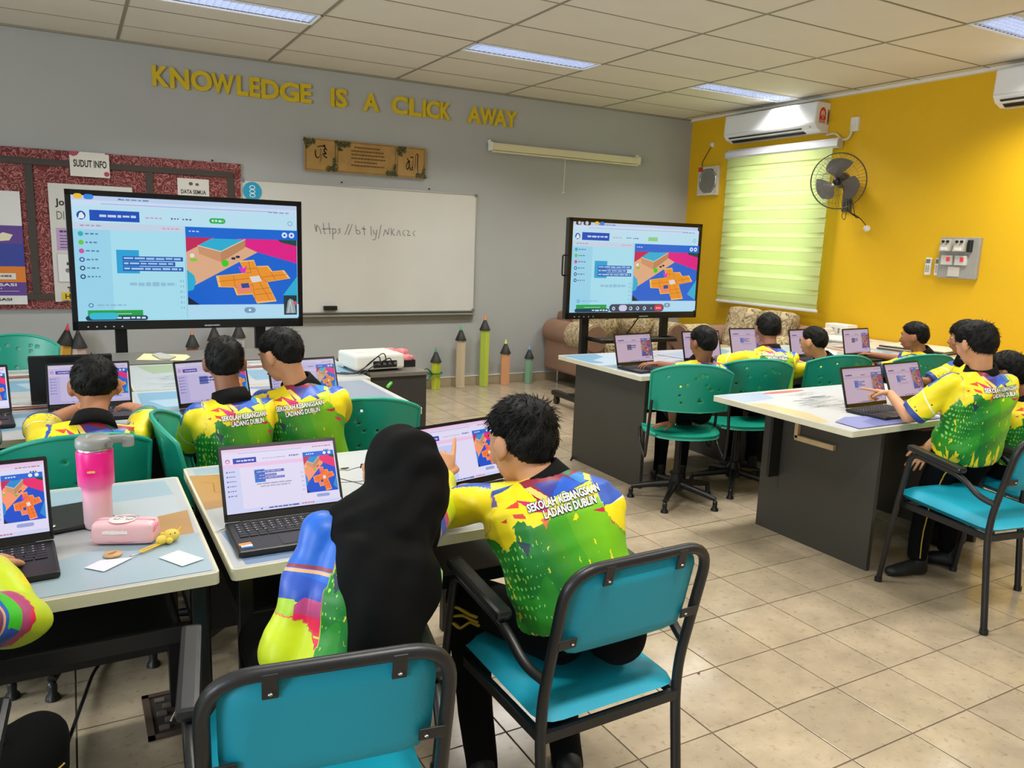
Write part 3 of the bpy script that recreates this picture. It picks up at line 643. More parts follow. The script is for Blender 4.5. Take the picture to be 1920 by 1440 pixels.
MB().box((-.045, -.1, .1), (.06, .03, .1), bev=.004).obj('breaker_side', M_blackpl, t)
for y_ in (.085, -.035):
    s_ = MB().box((-.05, y_, -.02), (.025, .1, .08), bev=.004).obj('switch_plate', mat('switch_light', 'D5D2CC', .4), t)
    MB().box((-.066, y_ - .015, -.012), (.008, .028, .035), bev=.002).obj('switch_key', mat('switch_red', 'C8323A', .4, emit=.3), s_, label='red lit switch key')
MB().box((-.044, .02, -.115), (.008, .1, .08)).obj('label_card', mat('label_card', 'CBC8BE', .6), t)
for y_, z_, lb in ((4.28, 1.445, 'left white remote control on the yellow wall by the switch board'), (4.19, 1.445, 'right white remote control, the one touching the switch board side')):
    q = thing('remote_control', lb, 'remote control', (RX, y_, z_), group='remote controls')
    MB().box((-.014, 0, 0), (.024, .055, .15), bev=.008).obj('body', M_white, q); MB().box((-.027, 0, .045), (.003, .038, .035)).obj('display', mat('lcd_grey', '70766C', .2), q)
    bt = MB()
    for i in range(4):
        for j in range(2): bt.box((-.028, -.01 + .02 * j, .005 - i * .016), (.004, .012, .009), bev=.001)
    bt.obj('buttons', mat('button_grey', '8A8C8A', .5), q)

# ================================================================== GIANT PENCILS
def pencil(x, h, body, cone, tip, label, r=.052, lean=0, y=BY - .13, ls=0, body2=None):
    t = thing('giant_pencil', label, 'pencil decoration', (x, y, 0), 0, 'giant pencil decorations'); t.rotation_euler = (math.radians(-ls), math.radians(lean), 0)
    hb = h * 1; ch = .105 * (r / .052); th = .05 * r / .052; zb = h - ch - th
    b = MB(); n = 6; vs = []
    for z in (0.002, zb):
        for k in range(n): vs.append((r * math.cos(2 * PI * k / n + .26), r * math.sin(2 * PI * k / n + .26), z))
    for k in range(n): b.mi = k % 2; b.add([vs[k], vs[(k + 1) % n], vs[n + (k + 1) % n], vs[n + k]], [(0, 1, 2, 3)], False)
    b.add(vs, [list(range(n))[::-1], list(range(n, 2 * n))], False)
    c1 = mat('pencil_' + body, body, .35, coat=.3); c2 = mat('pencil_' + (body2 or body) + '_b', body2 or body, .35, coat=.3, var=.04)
    b.obj('barrel', [c1, c2], t)
    MB().lathe([(r * 1.12, zb - .004), (r * 1.12, zb + .004), (r * .3, zb + ch), (0, zb + ch)], (0, 0, 0), 16).obj('cone', mat('pencil_cone_' + cone, cone, .6), t)
    MB().lathe([(r * .3, zb + ch), (.002, zb + ch + th), (0, zb + ch + th)], (0, 0, 0), 12).obj('tip', mat('pencil_tip_' + tip, tip, .5), t)
    return t
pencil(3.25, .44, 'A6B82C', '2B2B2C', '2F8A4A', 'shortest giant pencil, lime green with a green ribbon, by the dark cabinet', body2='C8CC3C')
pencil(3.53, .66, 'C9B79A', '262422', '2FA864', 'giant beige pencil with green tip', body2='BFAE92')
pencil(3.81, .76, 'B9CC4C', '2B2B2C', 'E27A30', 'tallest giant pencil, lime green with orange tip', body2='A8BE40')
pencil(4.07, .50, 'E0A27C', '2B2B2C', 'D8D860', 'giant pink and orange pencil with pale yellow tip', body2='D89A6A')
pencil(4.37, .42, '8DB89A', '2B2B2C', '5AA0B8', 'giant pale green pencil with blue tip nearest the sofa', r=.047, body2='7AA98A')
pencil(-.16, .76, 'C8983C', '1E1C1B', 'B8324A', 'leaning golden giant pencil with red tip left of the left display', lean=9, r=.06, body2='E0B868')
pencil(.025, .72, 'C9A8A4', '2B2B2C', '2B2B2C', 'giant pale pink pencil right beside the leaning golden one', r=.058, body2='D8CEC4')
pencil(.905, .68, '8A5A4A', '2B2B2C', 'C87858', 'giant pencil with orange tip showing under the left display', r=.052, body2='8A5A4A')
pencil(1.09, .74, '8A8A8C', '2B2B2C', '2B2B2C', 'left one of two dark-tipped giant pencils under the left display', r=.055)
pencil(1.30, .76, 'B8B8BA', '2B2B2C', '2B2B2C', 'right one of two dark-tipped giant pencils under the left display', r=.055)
rb = MB(); rb.tube([(3.25 + .066 * math.cos(a_), BY - .13 + .066 * math.sin(a_), .17) for a_ in np.linspace(0, 2 * PI, 17)[:-1]], .008, 6, close=True)
for s_ in (-1, 1):
    rb.tube(fillet([(3.19, BY - .19, .17), (3.12, BY - .2, .17 + .07 * s_), (3.08, BY - .2, .19 + .02 * s_), (3.19, BY - .19, .17)], .03), .014, 6, flat=.4)
rb.obj('green_ribbon', mat('green_ribbon', '1F6B3A', .6), label='green ribbon bow tied round the shortest giant pencil', cat='ribbon')

# ================================================================== DISPLAYS
def pane(a, x0, y0, x1, y1, near=False, dim=False):
    X = lambda s_, t_: (x0 + (x1 - x0) * s_, y0 + (y1 - y0) * t_); P = lambda pts, c: a.poly([X(*p) for p in pts], c)
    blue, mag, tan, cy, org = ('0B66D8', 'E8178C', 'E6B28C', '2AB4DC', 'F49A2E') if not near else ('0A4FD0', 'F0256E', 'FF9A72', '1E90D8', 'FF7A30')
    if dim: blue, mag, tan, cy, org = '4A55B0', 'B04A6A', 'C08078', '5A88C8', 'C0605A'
    P([(0, 0), (1, 0), (1, 1), (0, 1)], blue); P([(.45, .0), (1, .0), (1, .36), (.5, .14)], mag); P([(.82, 0), (1, 0), (1, .09), (.85, .04)], '1A4A40')
    P([(0, .0), (.25, .0), (.1, .14), (0, .24)], 'C8245C'); P([(0, .22), (.1, .13), (.52, .12), (.63, .2), (.02, .75), (0, .72)], tan)
    P([(.1, .12), (.22, .01), (.52, .01), (.3, .2)], cy); P([(.1, .12), (.3, .2), (.3, .36), (.11, .24)], 'D49A70' if not dim else 'A87068'); P([(.3, .2), (.52, .01), (.52, .13), (.3, .36)], 'C48A60' if not dim else '98605A')
    a.line([X(.1, .12), X(.3, .2), X(.52, .01)], a.H * .006, 'F0E0C0'); a.oval(*X(.05, .27), (x1 - x0) * .02, 'F0E8F0'); a.oval(*X(.06, .33), (x1 - x0) * .035, '8AD03A', ry=(y1 - y0) * .025)
    a.oval(*X(.335, .375), (x1 - x0) * .032, '3AD020'); a.oval(*X(.41, .3), (x1 - x0) * .02, '20304A', ry=(y1 - y0) * .02); a.oval(*X(.45, .275), (x1 - x0) * .02, '20304A', ry=(y1 - y0) * .02)
    P([(0, .48), (.06, .56), (.075, .66), (.05, .78), (0, .8)], cy); P([(1, .56), (1, .98), (.86, .86)], cy); P([(0, .88), (.1, 1), (.0, 1)], '10203A')
    C = [(.46, .335), (.595, .315), (.615, .41), (.725, .40), (.765, .485), (.875, .465), (.935, .595), (.715, .655), (.80, .955), (.615, .985), (.575, .845), (.43, .86), (.405, .74), (.27, .735), (.25, .565), (.515, .515)]
    P(C, 'FBC46A' if not near else 'FFB080'); Cc = (.6, .63); P([(Cc[0] + (p[0] - Cc[0]) * .93, Cc[1] + (p[1] - Cc[1]) * .93) for p in C], org)
    P([(.55, .575), (.64, .555), (.665, .64), (.575, .665)], 'E6E0E0')
    for q in ([(.515, .52), (.565, .51), (.545, .34)], [(.615, .41), (.655, .59), (.715, .655)], [(.405, .565), (.42, .74), (.57, .7)], [(.575, .665), (.6, .95)], [(.64, .66), (.74, .94)], [(.655, .58), (.9, .53)], [(.27, .65), (.55, .6)], [(.5, .46), (.61, .44)], [(.75, .5), (.79, .62)], [(.6, .77), (.74, .74)], [(.6, .85), (.77, .82)]):
        a.line([X(*p) for p in q], a.H * .0035, 'A8582A')
    P([(.43, .7), (.55, .68), (.57, .8), (.45, .82)], 'F08A78'); P([(.47, .68), (.54, .67), (.55, .74), (.48, .75)], '2A4A9A'); P([(.45, .42), (.5, .45), (.53, .4), (.515, .5), (.48, .52)], 'E828C8')
def tv_art(W, H, second):
    a = Art(W, H, .00015); a.rect(0, 0, 1, 1, 'A9E4F8'); a.rect(0, 0, 1, .035, 'C4D8F8').rect(0, .035, 1, .075, 'D4E6FC').rect(0, .075, 1, .21, 'C2EAFC').rect(0, .21, .465, .265, 'CBDDF2')
    a.line([(.12, .06), (.9, .06)], H * .008, 'A8C4F0'); a.greek(.2, .014, .32, .012, '6A8AC0', 1); a.rect(.19, .012, .2, .024, '3A80D8')
    a.rect(.07, .11, .275, .195, '0F4FC0'); a.greek(.11, .142, .26, .022, 'C8DCFF', 5); a.greek(.3, .15, .37, .012, 'D89AB8', 6); a.greek(.41, .148, .445, .014, '4A5A9A', 7); a.greek(.46, .15, .5, .014, '4A5A9A', 8)
    (a.pill if not second else a.rect)(.58, .135, .655, .18, '28B85A' if not second else '8AD890')
    if not second: a.greek(.592, .148, .645, .02, 'D8FFE4', 4)
    a.pill(.018, .12, .055, .19, '1A50A8'); a.poly([(.024, .18), (.03, .14), (.04, .13), (.05, .16), (.046, .18)], 'F0F0FF'); a.oval(.965, .155, .012, '7AA0D8').oval(.965, .155, .009, 'C2EAFC'); a.greek(.86, .06, .96, .012, '8AA8D8', 9)
    a.greek(.03, .228, .12, .012, 'A8A0C0', 11); a.greek(.37, .232, .45, .012, 'D8A0C8', 12)
    a.rect(0, .265, .15, .985, '9FDDF6'); a.rect(.15, .265, .465, .985, 'AEE8FA')
    for k, c in enumerate(('28B8C0', '6AD040', 'D058A8', '2A50A0', '14387A', '14387A')):
        y = .3 + k * .068; a.oval(.03, y, .011, c)
        if k > 2: a.oval(.03, y, .006, 'A8E0F8')
        a.greek(.048, y - .008, .1, .014, '5A80B0', 20 + k)
    a.rect(.17, .42, .265, .61, '2AA8E0')
    for k, (xe) in enumerate((.455, .42, .455)):
        y = .47 + k * .042; a.rect(.195, y, xe, y + .036, '1E5AB8'); a.greek(.2, y + .008, xe - .01, .018, 'A8D0F8', 30 + k)
    a.greek(.22, .68, .42, .035, '96C8E4', 40)
    for k in range(6): a.greek(.438, .66 + k * .045, .455, .02, '90C4DC', 50 + k)
    a.line([(.465, .5), (.465, .98)], H * .003, '80B8D0')
    a.rect(.47, .215, 1, .3, '0B6ADC'); a.greek(.485, .245, .53, .012, 'C8E0FF', 60); a.oval(.935, .258, .014, 'E8F4FF').oval(.97, .258, .014, 'E8F4FF').oval(.935, .258, .006, '0B6ADC').oval(.97, .258, .006, '0B6ADC')
    pane(a, .47, .3, .995, .87)
    a.rect(.47, .87, 1, .985, 'B8E4FC'); a.pill(.73, .895, .785, .945, '7AA0C0'); a.oval(.757, .92, .006, 'E8F4FF')
    a.oval(.055, .87, .01, '1A50A0').oval(.055, .87, .007, 'A8E0F8'); a.greek(.08, .862, .2, .014, '90C0DC', 70)
    a.rect(.04, .91, .27, .965, '1EA84A'); a.line([(.1, .94), (.22, .94)], H * .004, 'D8FFE0')
    a.pill(.03, .955, .29, .995, '123A5A'); a.greek(.16, .965, .28, .018, 'D8ECFF', 71)
    if not second:
        a.pill(.045, .93, .165, .985, '38C0E0'); a.pill(.01, -.012, .045, .028, 'F4C430'); a.pill(.05, -.01, .09, .03, '2F88E8')
        a.rect(.925, .79, .99, .965, '17343C'); a.poly([(.935, .95), (.945, .84), (.955, .82), (.97, .83), (.98, .86), (.985, .95)], '9AA8AC'); a.oval(.982, .86, .01, 'D85A70'); a.line([(.945, .95), (.957, .84), (.97, .95)], H * .004, 'E8F0F0')
    else:
        a.pill(.15, -.012, .18, .025, 'F4C430'); a.pill(.185, -.01, .22, .03, '2F88E8'); a.pill(.01, -.005, .05, .035, '20242C'); a.pill(.065, -.005, .12, .035, '20242C'); a.oval(.035, .012, .01, 'C8D0E0'); a.oval(.09, .012, .012, 'C8D0E0'); a.oval(.985, .02, .014, '20242C')
        a.pill(.29, .905, .73, .995, '33435E'); a.oval(.325, .955, .012, 'E0E8F8').oval(.325, .955, .006, '33435E'); a.pill(.365, .915, .43, .985, 'D8D0F4')
        for x_ in (.46, .515, .57): a.oval(x_, .955, .013, 'D0DCF0').oval(x_ - .002, .953, .007, '33435E')
        a.oval(.625, .955, .006, 'A8B4C8'); a.pill(.65, .915, .72, .985, 'E0304A'); a.greek(.665, .94, .705, .025, 'FFD0D8', 3)
    return a
M_scr = colmat('lit_screen', emit=.62, rough=.15)
def display(name_label, stand_label, x, y, yaw, second, zc=1.313, W=1.49, H=.90):
    t = thing('interactive_display', name_label, 'display', (x, y, zc), yaw)
    MB().box((0, .03, 0), (W, .06, H), bev=.008).obj('housing', M_blackpl, t)
    b = MB(); sx, s_top, s_bot = .035, .035, .06
    for k in (-1, 1): b.box((k * (W / 2 - sx / 2), -.004, 0), (sx, .012, H), bev=.003)
    b.box((0, -.004, H / 2 - s_top / 2), (W, .012, s_top), bev=.003); b.box((0, -.004, -H / 2 + s_bot / 2), (W, .012, s_bot), bev=.003); b.obj('bezel', mat('bezel_black', '0B0B0D', .25), t)
    sw, sh = W - 2 * sx, H - s_top - s_bot; a = tv_art(sw, sh, second); o = a.obj('screen', M_scr, t); o.matrix_local = frame((-sw / 2, -.0025, H / 2 - s_top), (1, 0, 0), (0, 0, 1))
    q = Art(.1, .014, .0005); q.greek(0, 0, 1, .8, 'A8AAB0', 5); o = q.obj('brand_mark', colmat('print'), t); o.matrix_local = frame((.06, -.0105, -H / 2 + .025), (1, 0, 0), (0, 0, 1))
    q = MB()
    for k in range(5): q.ell((-W / 2 + .09 + k * .05, -.012, -H / 2 + .022), (.006, .002, .005), nu=8, nv=5)
    q.obj('front_port', mat('port_light', 'C9CCD6', .3, .3), t)
    if second: MB().tube(fillet([(-W / 2, .03, .12), (-W / 2 - .035, .03, .12), (-W / 2 - .035, .03, -.06), (-W / 2, .03, -.06)], .02), .008, 8).obj('side_handle', M_blackpl, t)
    s = thing('display_stand', stand_label, 'stand', (x, y + .12, 0), yaw)
    for k in (-1, 1):
        MB().box((k * .46, 0, .74), (.075, .05, 1.32), bev=.006).obj('column', M_black, s)
        f = MB().box((k * .56, -.03, .105), (.07, .72, .05), bev=.015).box((k * .52, 0, .13), (.1, .09, .03), bev=.006).obj('foot', M_black, s)
        for e in (-1, 1):
            MB().tube([(k * .56 - .018, -.03 + e * .3, .035), (k * .56 + .018, -.03 + e * .3, .035)], .035, 14).box((k * .56, -.03 + e * .3, .062), (.045, .05, .035), bev=.008).obj('caster', M_blackpl, f)
    MB().box((0, 0, .22), (.92, .04, .06), bev=.004).obj('cross_bar', M_black, s)
    MB().box((0, .005, 1.25), (.95, .04, .06), bev=.004).box((0, .0, 1.5), (.6, .04, .3), bev=.004).obj('mount_bracket', M_black, s)
    tr = MB().box((0, -.12, .66), (.86, .3, .02), bev=.008); tr.tube(fillet([(-.43, 0, .68), (-.43, -.27, .68), (.43, -.27, .68), (.43, 0, .68)], .05), .012, 8); tr.obj('tray', M_black, s)
    return t
display('large left interactive display on a stand showing a coding web page', 'black wheeled stand under the left display', .738, 5.811, -.6, False)
display('right interactive display with call toolbar, in front of the sofa', 'black wheeled stand under the right display by the sofa', 4.606, 5.867, -2.3, True)
MB().tube(fillet([(4.7, 5.9, .87), (4.62, 5.95, .72), (4.5, 6.0, .62)], .05), .007, 6).obj('power_cord', M_blackpl, label='thin black cord hanging below the right display', cat='cord')
MB().tube(fillet([(4.1, 5.7, .25), (3.97, 5.6, .02), (3.4, 4.9, .008), (3.05, 4.5, .008)], .3, 10), .006, 6).obj('extension_cable', M_blackpl, label='thin black cord running over the floor from the right display stand', cat='cable')

# ================================================================== DESKS
def mat_art(a, seed, style):
    r = random.Random(seed); s_ = lambda pts, c: a.poly(pts, c)
    def blob(cx, cy, rx, ry, c, n=18, j=.25):
        ph = r.uniform(0, 6); s_([(min(.995, max(.005, cx + rx * math.cos(2 * PI * k / n) * (1 + j * math.sin(2 * ph + 4 * PI * k / n)))), min(.99, max(.01, cy + ry * math.sin(2 * PI * k / n) * (1 + j * math.cos(ph + 6 * PI * k / n))))) for k in range(n)], c)
    def scrib(x0, y0, x1, y1, n, c='2A2A2E'):
        for k in range(n):
            x, y = r.uniform(x0, x1), r.uniform(y0, y1); P = [(x, y)]
            for i in range(6): x += r.uniform(.008, .03); y += r.uniform(-.012, .012); P.append((min(.99, x), min(.98, max(.02, y))))
            a.line(P, .0022, c)
    if style == 'A':   # left foreground
        s_([(.02, .02), (.98, .02), (.98, .5), (.02, .55)], 'CBD7DF'); s_([(.62, .03), (.97, .03), (.98, .22), (.8, .24), (.62, .2)], 'AFC9DA'); blob(.42, .16, .1, .05, 'D8706A', j=.1)
        for k in range(5): a.line([(.33, .12 + k * .018), (.42, .10 + k * .022), (.51, .14 + k * .018)], .003, 'EFC4C0')
        s_([(.995, .42), (.93, .45), (.9, .52), (.82, .56), (.8, .64), (.86, .68), (.99, .66)], 'C99B5E'); a.line([(.93, .47), (.9, .56), (.86, .6), (.95, .63)], .003, '9A6E3C')
        s_([(.8, .68), (.995, .66), (.995, .985), (.4, .985)], 'B3CDDD'); s_([(.02, .78), (.5, .7), (.62, .985), (.02, .985)], 'C3CBDC')
        a.line([(.5, .62), (.58, .6), (.66, .6)], .004, '26262A'); blob(.56, .66, .022, .012, '26262A', j=.05); blob(.61, .655, .022, .012, '26262A', j=.05); a.line([(.56, .6), (.56, .625)], .006, '26262A')
    elif style == 'B':
        s_([(.02, .02), (.98, .02), (.98, .98), (.02, .98)], 'D3D8DC'); s_([(.02, .02), (.35, .02), (.3, .12), (.02, .1)], 'A9C6DC'); s_([(.0, .1), (.1, .12), (.14, .2), (.13, .3), (.17, .42), (.1, .48), (.0, .5)], 'C99A62'); a.line([(.03, .2), (.06, .22), (.05, .32), (.09, .36), (.07, .42)], .003, 'A0743C')
        s_([(.01, .72), (.1, .66), (.2, .7), (.3, .985), (.03, .985)], '8CA6CE'); a.line([(.01, .7), (.1, .64), (.2, .62)], .004, '55555A')
        for q in ([(.42, .2), (.5, .25), (.56, .22)], [(.42, .38), (.5, .4), (.58, .38)], [(.45, .34), (.5, .44)]): a.line(q, .005, '26262A')
        blob(.5, .22, .015, .012, '26262A'); s_([(.3, .8), (.6, .75), (.62, .985), (.3, .985)], 'C2CCDC')
    elif style == 'C':
        s_([(.01, .01), (.99, .01), (.99, .99), (.01, .99)], 'D9DEE6'); s_([(.01, .25), (.08, .3), (.1, .6), (.05, .8), (.01, .8)], 'E2CFA2'); s_([(.01, .01), (.25, .02), (.2, .2), (.01, .24)], 'BCCBE6'); blob(.35, .06, .13, .03, 'D87A78', j=.1)
        scrib(.16, .15, .42, .75, 42); s_([(.06, .82), (.16, .76), (.3, .8), (.48, .78), (.52, .985), (.05, .985)], '9BA4DC'); s_([(.16, .87), (.3, .82), (.48, .86), (.5, .985), (.14, .985)], '8089CC'); s_([(.56, .84), (.66, .82), (.66, .9), (.57, .92)], 'DC9AB8')
    elif style == 'D':
        s_([(.01, .01), (.99, .01), (.99, .99), (.01, .99)], 'CDD6E2'); s_([(.01, .02), (.25, .02), (.2, .3), (.06, .45), (.01, .4)], '7FA9CF'); s_([(.08, .3), (.25, .15), (.3, .5), (.12, .62)], 'C5D8EC'); s_([(.05, .6), (.3, .55), (.35, .8), (.1, .85)], '6FC0DC'); s_([(.1, .86), (.35, .82), (.55, .9), (.5, .985), (.1, .985)], 'D9A098'); scrib(.3, .1, .6, .6, 24); s_([(.6, .2), (.9, .1), (.95, .4), (.65, .5)], 'B8C8E0'); scrib(.6, .5, .92, .9, 14)
    elif style == 'E':
        s_([(.01, .01), (.99, .01), (.99, .99), (.01, .99)], 'D4D9E2'); s_([(.4, .05), (.98, .02), (.98, .95), (.88, .97), (.75, .4)], '9AA8BE'); s_([(.02, .05), (.4, .05), (.45, .5), (.02, .55)], '8DBBDD'); s_([(.05, .3), (.35, .25), (.4, .45), (.1, .5)], 'BFDCEF'); s_([(.02, .6), (.3, .6), (.35, .98), (.02, .98)], '9FD0E4')
        for q in ([(.62, .5), (.6, .62)], [(.65, .48), (.64, .62)], [(.7, .55), (.75, .62)]): a.line(q, .012, '77737A')
        a.line([(.62, .7), (.7, .66), (.8, .72)], .006, 'C86070')
    else:
        s_([(.01, .01), (.99, .01), (.99, .99), (.01, .99)], 'D2D6D8'); s_([(.05, .05), (.35, .02), (.4, .3), (.1, .4)], 'B4C79A'); s_([(.3, .1), (.42, .08), (.36, .45), (.24, .5)], 'C87A60'); s_([(.5, .45), (.98, .4), (.98, .75), (.5, .85)], '8CBEDD'); s_([(.6, .55), (.95, .5), (.9, .65), (.65, .75)], 'C2DDF0'); scrib(.4, .05, .95, .4, 30); scrib(.03, .5, .4, .95, 24); s_([(.55, .2), (.8, .18), (.8, .26), (.55, .28)], 'E6E2D8'); s_([(.5, .3), (.75, .3), (.75, .34), (.5, .34)], 'D87A6A')
def rrect(x0, y0, x1, y1, r, n=5):
    P = []
    for cx, cy, a0 in ((x1 - r, y1 - r, 0), (x0 + r, y1 - r, PI / 2), (x0 + r, y0 + r, PI), (x1 - r, y0 + r, 3 * PI / 2)):
        P += [(cx + r * math.cos(a0 + PI / 2 * k / n), cy + r * math.sin(a0 + PI / 2 * k / n)) for k in range(n + 1)]
    return P
def desk(name, label, x0, y0, x1, y1, style, legs='frame', H=.75, group='classroom desks', mr=(.0, .0, 1, 1)):
    t = thing(name, label, 'desk', ((x0 + x1) / 2, (y0 + y1) / 2, 0), 0, group); w_, d_ = x1 - x0, y1 - y0
    MB().prism(rrect(-w_ / 2, -d_ / 2, w_ / 2, d_ / 2, .014), (0, 0, H - .030), (1, 0, 0), (0, 1, 0), (0, 0, 1), .028).obj('table_top', M_cream, t)
    a = Art(w_ - .014, d_ - .014, .00008); a.rect(0, 0, 1, 1, 'CDD3D8'); mat_art(a, len(label), style); a.c = [tuple(v * .74 for v in c_) for c_ in a.c]; o = a.obj('desk_mat', colmat('glossy_print', rough=.3), t, label='printed plastic desk mat'); o.location = (-w_ / 2 + .007, d_ / 2 - .007, H - .0018)
    if legs == 'frame':
        for sx in (-1, 1):
            for sy in (-1, 1): MB().box((sx * (w_ / 2 - .04), sy * (d_ / 2 - .07), (H - .03) / 2), (.035, .035, H - .03), bev=.003).obj('leg', M_black, t)
            MB().box((sx * (w_ / 2 - .04), 0, H - .16), (.025, d_ - .18, .03)).obj('side_rail', M_black, t)
        MB().box((0, -(d_ / 2 - .07), H - .165), (w_ - .1, .025, .04), bev=.002).obj('front_rail', M_black, t)
        MB().box((0, .02, H - .20), (w_ - .14, d_ - .3, .012)).obj('under_shelf', mat('black_laminate', '1A1A1A', .5), t)
        MB().box((0, d_ / 2 - .08, H - .3), (w_ - .12, .016, .5)).obj('modesty_panel', MATS['black_laminate'], t)
    else:
        for sx in (-1, 1):
            MB().box((sx * (w_ / 2 - (.34 if sx < 0 and legs == 'panelC' else .12)), -.0, (H - .03) / 2), (.025, d_ - .16, H - .03)).obj('side_panel', M_dark, t)
        MB().box((0, d_ / 2 - .2, H - .03 - .2), (w_ - .5, .018, .4)).obj('modesty_panel', mat('black_laminate', '1A1A1A', .5), t)
    return t
mat('black_laminate', '1A1A1A', .5)
desk('desk', 'left foreground desk with the pink tumbler, pale blue printed mat', -.93, 1.80, .262, 2.615, 'A')
desk('desk', 'foreground desk in front of the girl in the black headscarf', .288, 1.80, 1.26, 2.70, 'B')
d = desk('desk', 'right front desk with dark side panel and broken edge batten', 2.985, 2.20, 4.34, 3.075, 'C', 'panelC')
bt = MB().box((-.354, .125, .635), (.03, .022, .15)).box((-.354, .01, .560), (.03, .245, .026)); bt.obj('broken_batten', mat('raw_pine', 'C8AE84', .7, var=.1, vscale=20), d, label='unpainted broken wooden batten')
desk('desk', 'dark-panelled desk left of the middle row, blue printed mat, under the right display', 2.99, 3.70, 4.22, 4.64, 'D', 'panelD')
desk('desk', 'middle row desk behind the crew-cut boy', 4.235, 3.74, 5.30, 4.62, 'D', 'panelD')
desk('desk', 'last desk of the middle row, beside the wall counter', 5.315, 3.78, 5.86, 4.60, 'F', 'panelD')
desk('desk', 'second row desk with rounded corner next to the empty green chair', .215, 3.31, 1.40, 4.135, 'E')
desk('desk', 'second row desk at the left edge behind the green chairs', -1.0, 3.31, .2, 4.135, 'F')
desk('desk', 'far desk of the left block beside the projector cabinet', .235, 4.15, 1.44, 4.97, 'F')
desk('desk', 'far left desk of the left block below the far green chair', -1.0, 4.15, .22, 4.97, 'F')
t = thing('low_cabinet', 'dark low cabinet behind the left desks with yellow paper on top', 'cabinet', (.72, 5.26, 0))
MB().box((0, 0, .738), (1.12, .5, .024), bev=.003).obj('cabinet_top', mat('dark_cabinet_top', '6B675F', .4), t); MB().box((0, 0, .363), (1.08, .46, .726)).obj('carcass', M_dark, t)
for k in (-1, 1):
    q = MB().box((k * .27, -.236, .37), (.53, .016, .68), bev=.003).obj('door', M_dark, t); MB().cyl((k * .04, -.25, .42), (k * .04, -.25, .5), .005).obj('handle', M_chrome, q)
t = thing('projector_cabinet', 'tall dark laminate side cabinet carrying the white projector', 'cabinet', (1.655, 4.60, 0))
MB().box((0, 0, .738), (.36, .66, .024), bev=.003).obj('cabinet_top', MATS['dark_cabinet_top'], t); MB().box((0, 0, .363), (.35, .64, .726)).obj('carcass', mat('cabinet_dark', '33312F', .5), t)
# wall counter
t = thing('wall_counter', 'long pale counter along the foot of the yellow wall', 'counter', (6.24, 3.88, 0))
MB().box((0, 0, .73), (.66, 2.5, .03), bev=.004).obj('counter_top', mat('counter_pale', 'CFC6B8', .5, var=.05, vscale=5), t)
for y_ in (-1.2, -.4, .45, 1.2): MB().box((0, y_, .357), (.6, .025, .714)).obj('support_panel', M_cream, t)
MB().box((.29, 0, .36), (.02, 2.5, .7)).obj('back_panel', M_cream, t)

# ================================================================== SOFAS
def sofa_fabric():
    m = bpy.data.materials.new('floral_fabric'); m.use_nodes = True; nt = m.node_tree; b = nt.nodes['Principled BSDF']; N = nt.nodes.new; L = nt.links.new
    tc = N('ShaderNodeTexCoord'); no = N('ShaderNodeTexNoise'); no.inputs['Scale'].default_value = 9; no.inputs['Detail'].default_value = 1; no.inputs['Distortion'].default_value = 2.2
    L(tc.outputs['Object'], no.inputs['Vector']); r = N('ShaderNodeValToRGB'); e = r.color_ramp.elements
    e[0].position = .40; e[0].color = (*lin('BDAC8A'), 1); e[1].position = .60; e[1].color = (*lin('BDAC8A'), 1)
    for p, c in ((.43, '463828'), (.46, 'A08A64'), (.51, 'BDAC8A'), (.54, '4E402E'), (.575, 'A08A64')): k = e.new(p); k.color = (*lin(c), 1)
    L(no.outputs['Fac'], r.inputs[0]); L(r.outputs[0], b.inputs['Base Color']); b.inputs['Roughness'].default_value = .9; return m
M_flo = sofa_fabric(); M_brn = mat('brown_sofa_fabric', '8A6A56', .85, var=.06, vscale=6, bump=.2, bscale=200)
def sofa(label, loc, yaw, W, group='floral sofas', D=.88):
    t = thing('sofa', label, 'sofa', loc, yaw, group)   # local: faces -y, back at y=0
    def rb(c, d, b): return MB().box(c, d, bev=b)
    for s_ in (-1, 1):
        a = MB().box((s_ * (W / 2 - .11), -D / 2, .33), (.2, D - .02, .36), bev=.03); a.tube([(s_ * (W / 2 - .1), -.02, .57), (s_ * (W / 2 - .1), -D, .57)], .135, 20); a.obj('armrest', M_brn, t)
        q = MB(); q.tube([(s_ * (W / 2 - .1), -D * .55, .575), (s_ * (W / 2 - .1), -D * .97, .575)], .146, 20).obj('arm_cover', M_flo, t)
    rb((0, -D / 2, .27), (W - .3, D - .06, .22), .02).obj('base', M_brn, t)
    rb((0, -.1, .55), (W - .3, .2, .5), .06).obj('back', M_brn, t)
    n = max(1, round((W - .44) / .6)); cw = (W - .44) / n
    for k in range(n):
        cx = -(W - .44) / 2 + cw * (k + .5)
        rb((cx, -D / 2 - .08, .44), (cw - .015, D - .22, .14), .05).obj('seat_cushion', M_flo, t)
        o = rb((0, 0, 0), (cw - .02, .16, .46), .07).obj('back_cushion', M_flo, t); o.location = (cx, -.24, .70); o.rotation_euler = (math.radians(-12), 0, 0)
    for sx in (-1, 1):
        for y_ in (-.08, -D + .08): MB().cyl((sx * (W / 2 - .16), y_, 0), (sx * (W / 2 - .16), y_, .17), .018, 10).obj('leg', M_chrome, t)
    return t
sofa('brown sofa with floral cushions by the grey wall behind the right display', (5.25, BY - .04, 0), 0, 1.30)
sofa('floral sofa with high back cushions under the striped window blind', (RX - .06, 5.88, 0), -90, 1.36, D=.82)
pl = MB().ell((0, 0, 0), (.26, .09, .2), f=lambda q: q * np.array([1 / (1 + .6 * abs(q[2]) / .2), 1, 1])); 
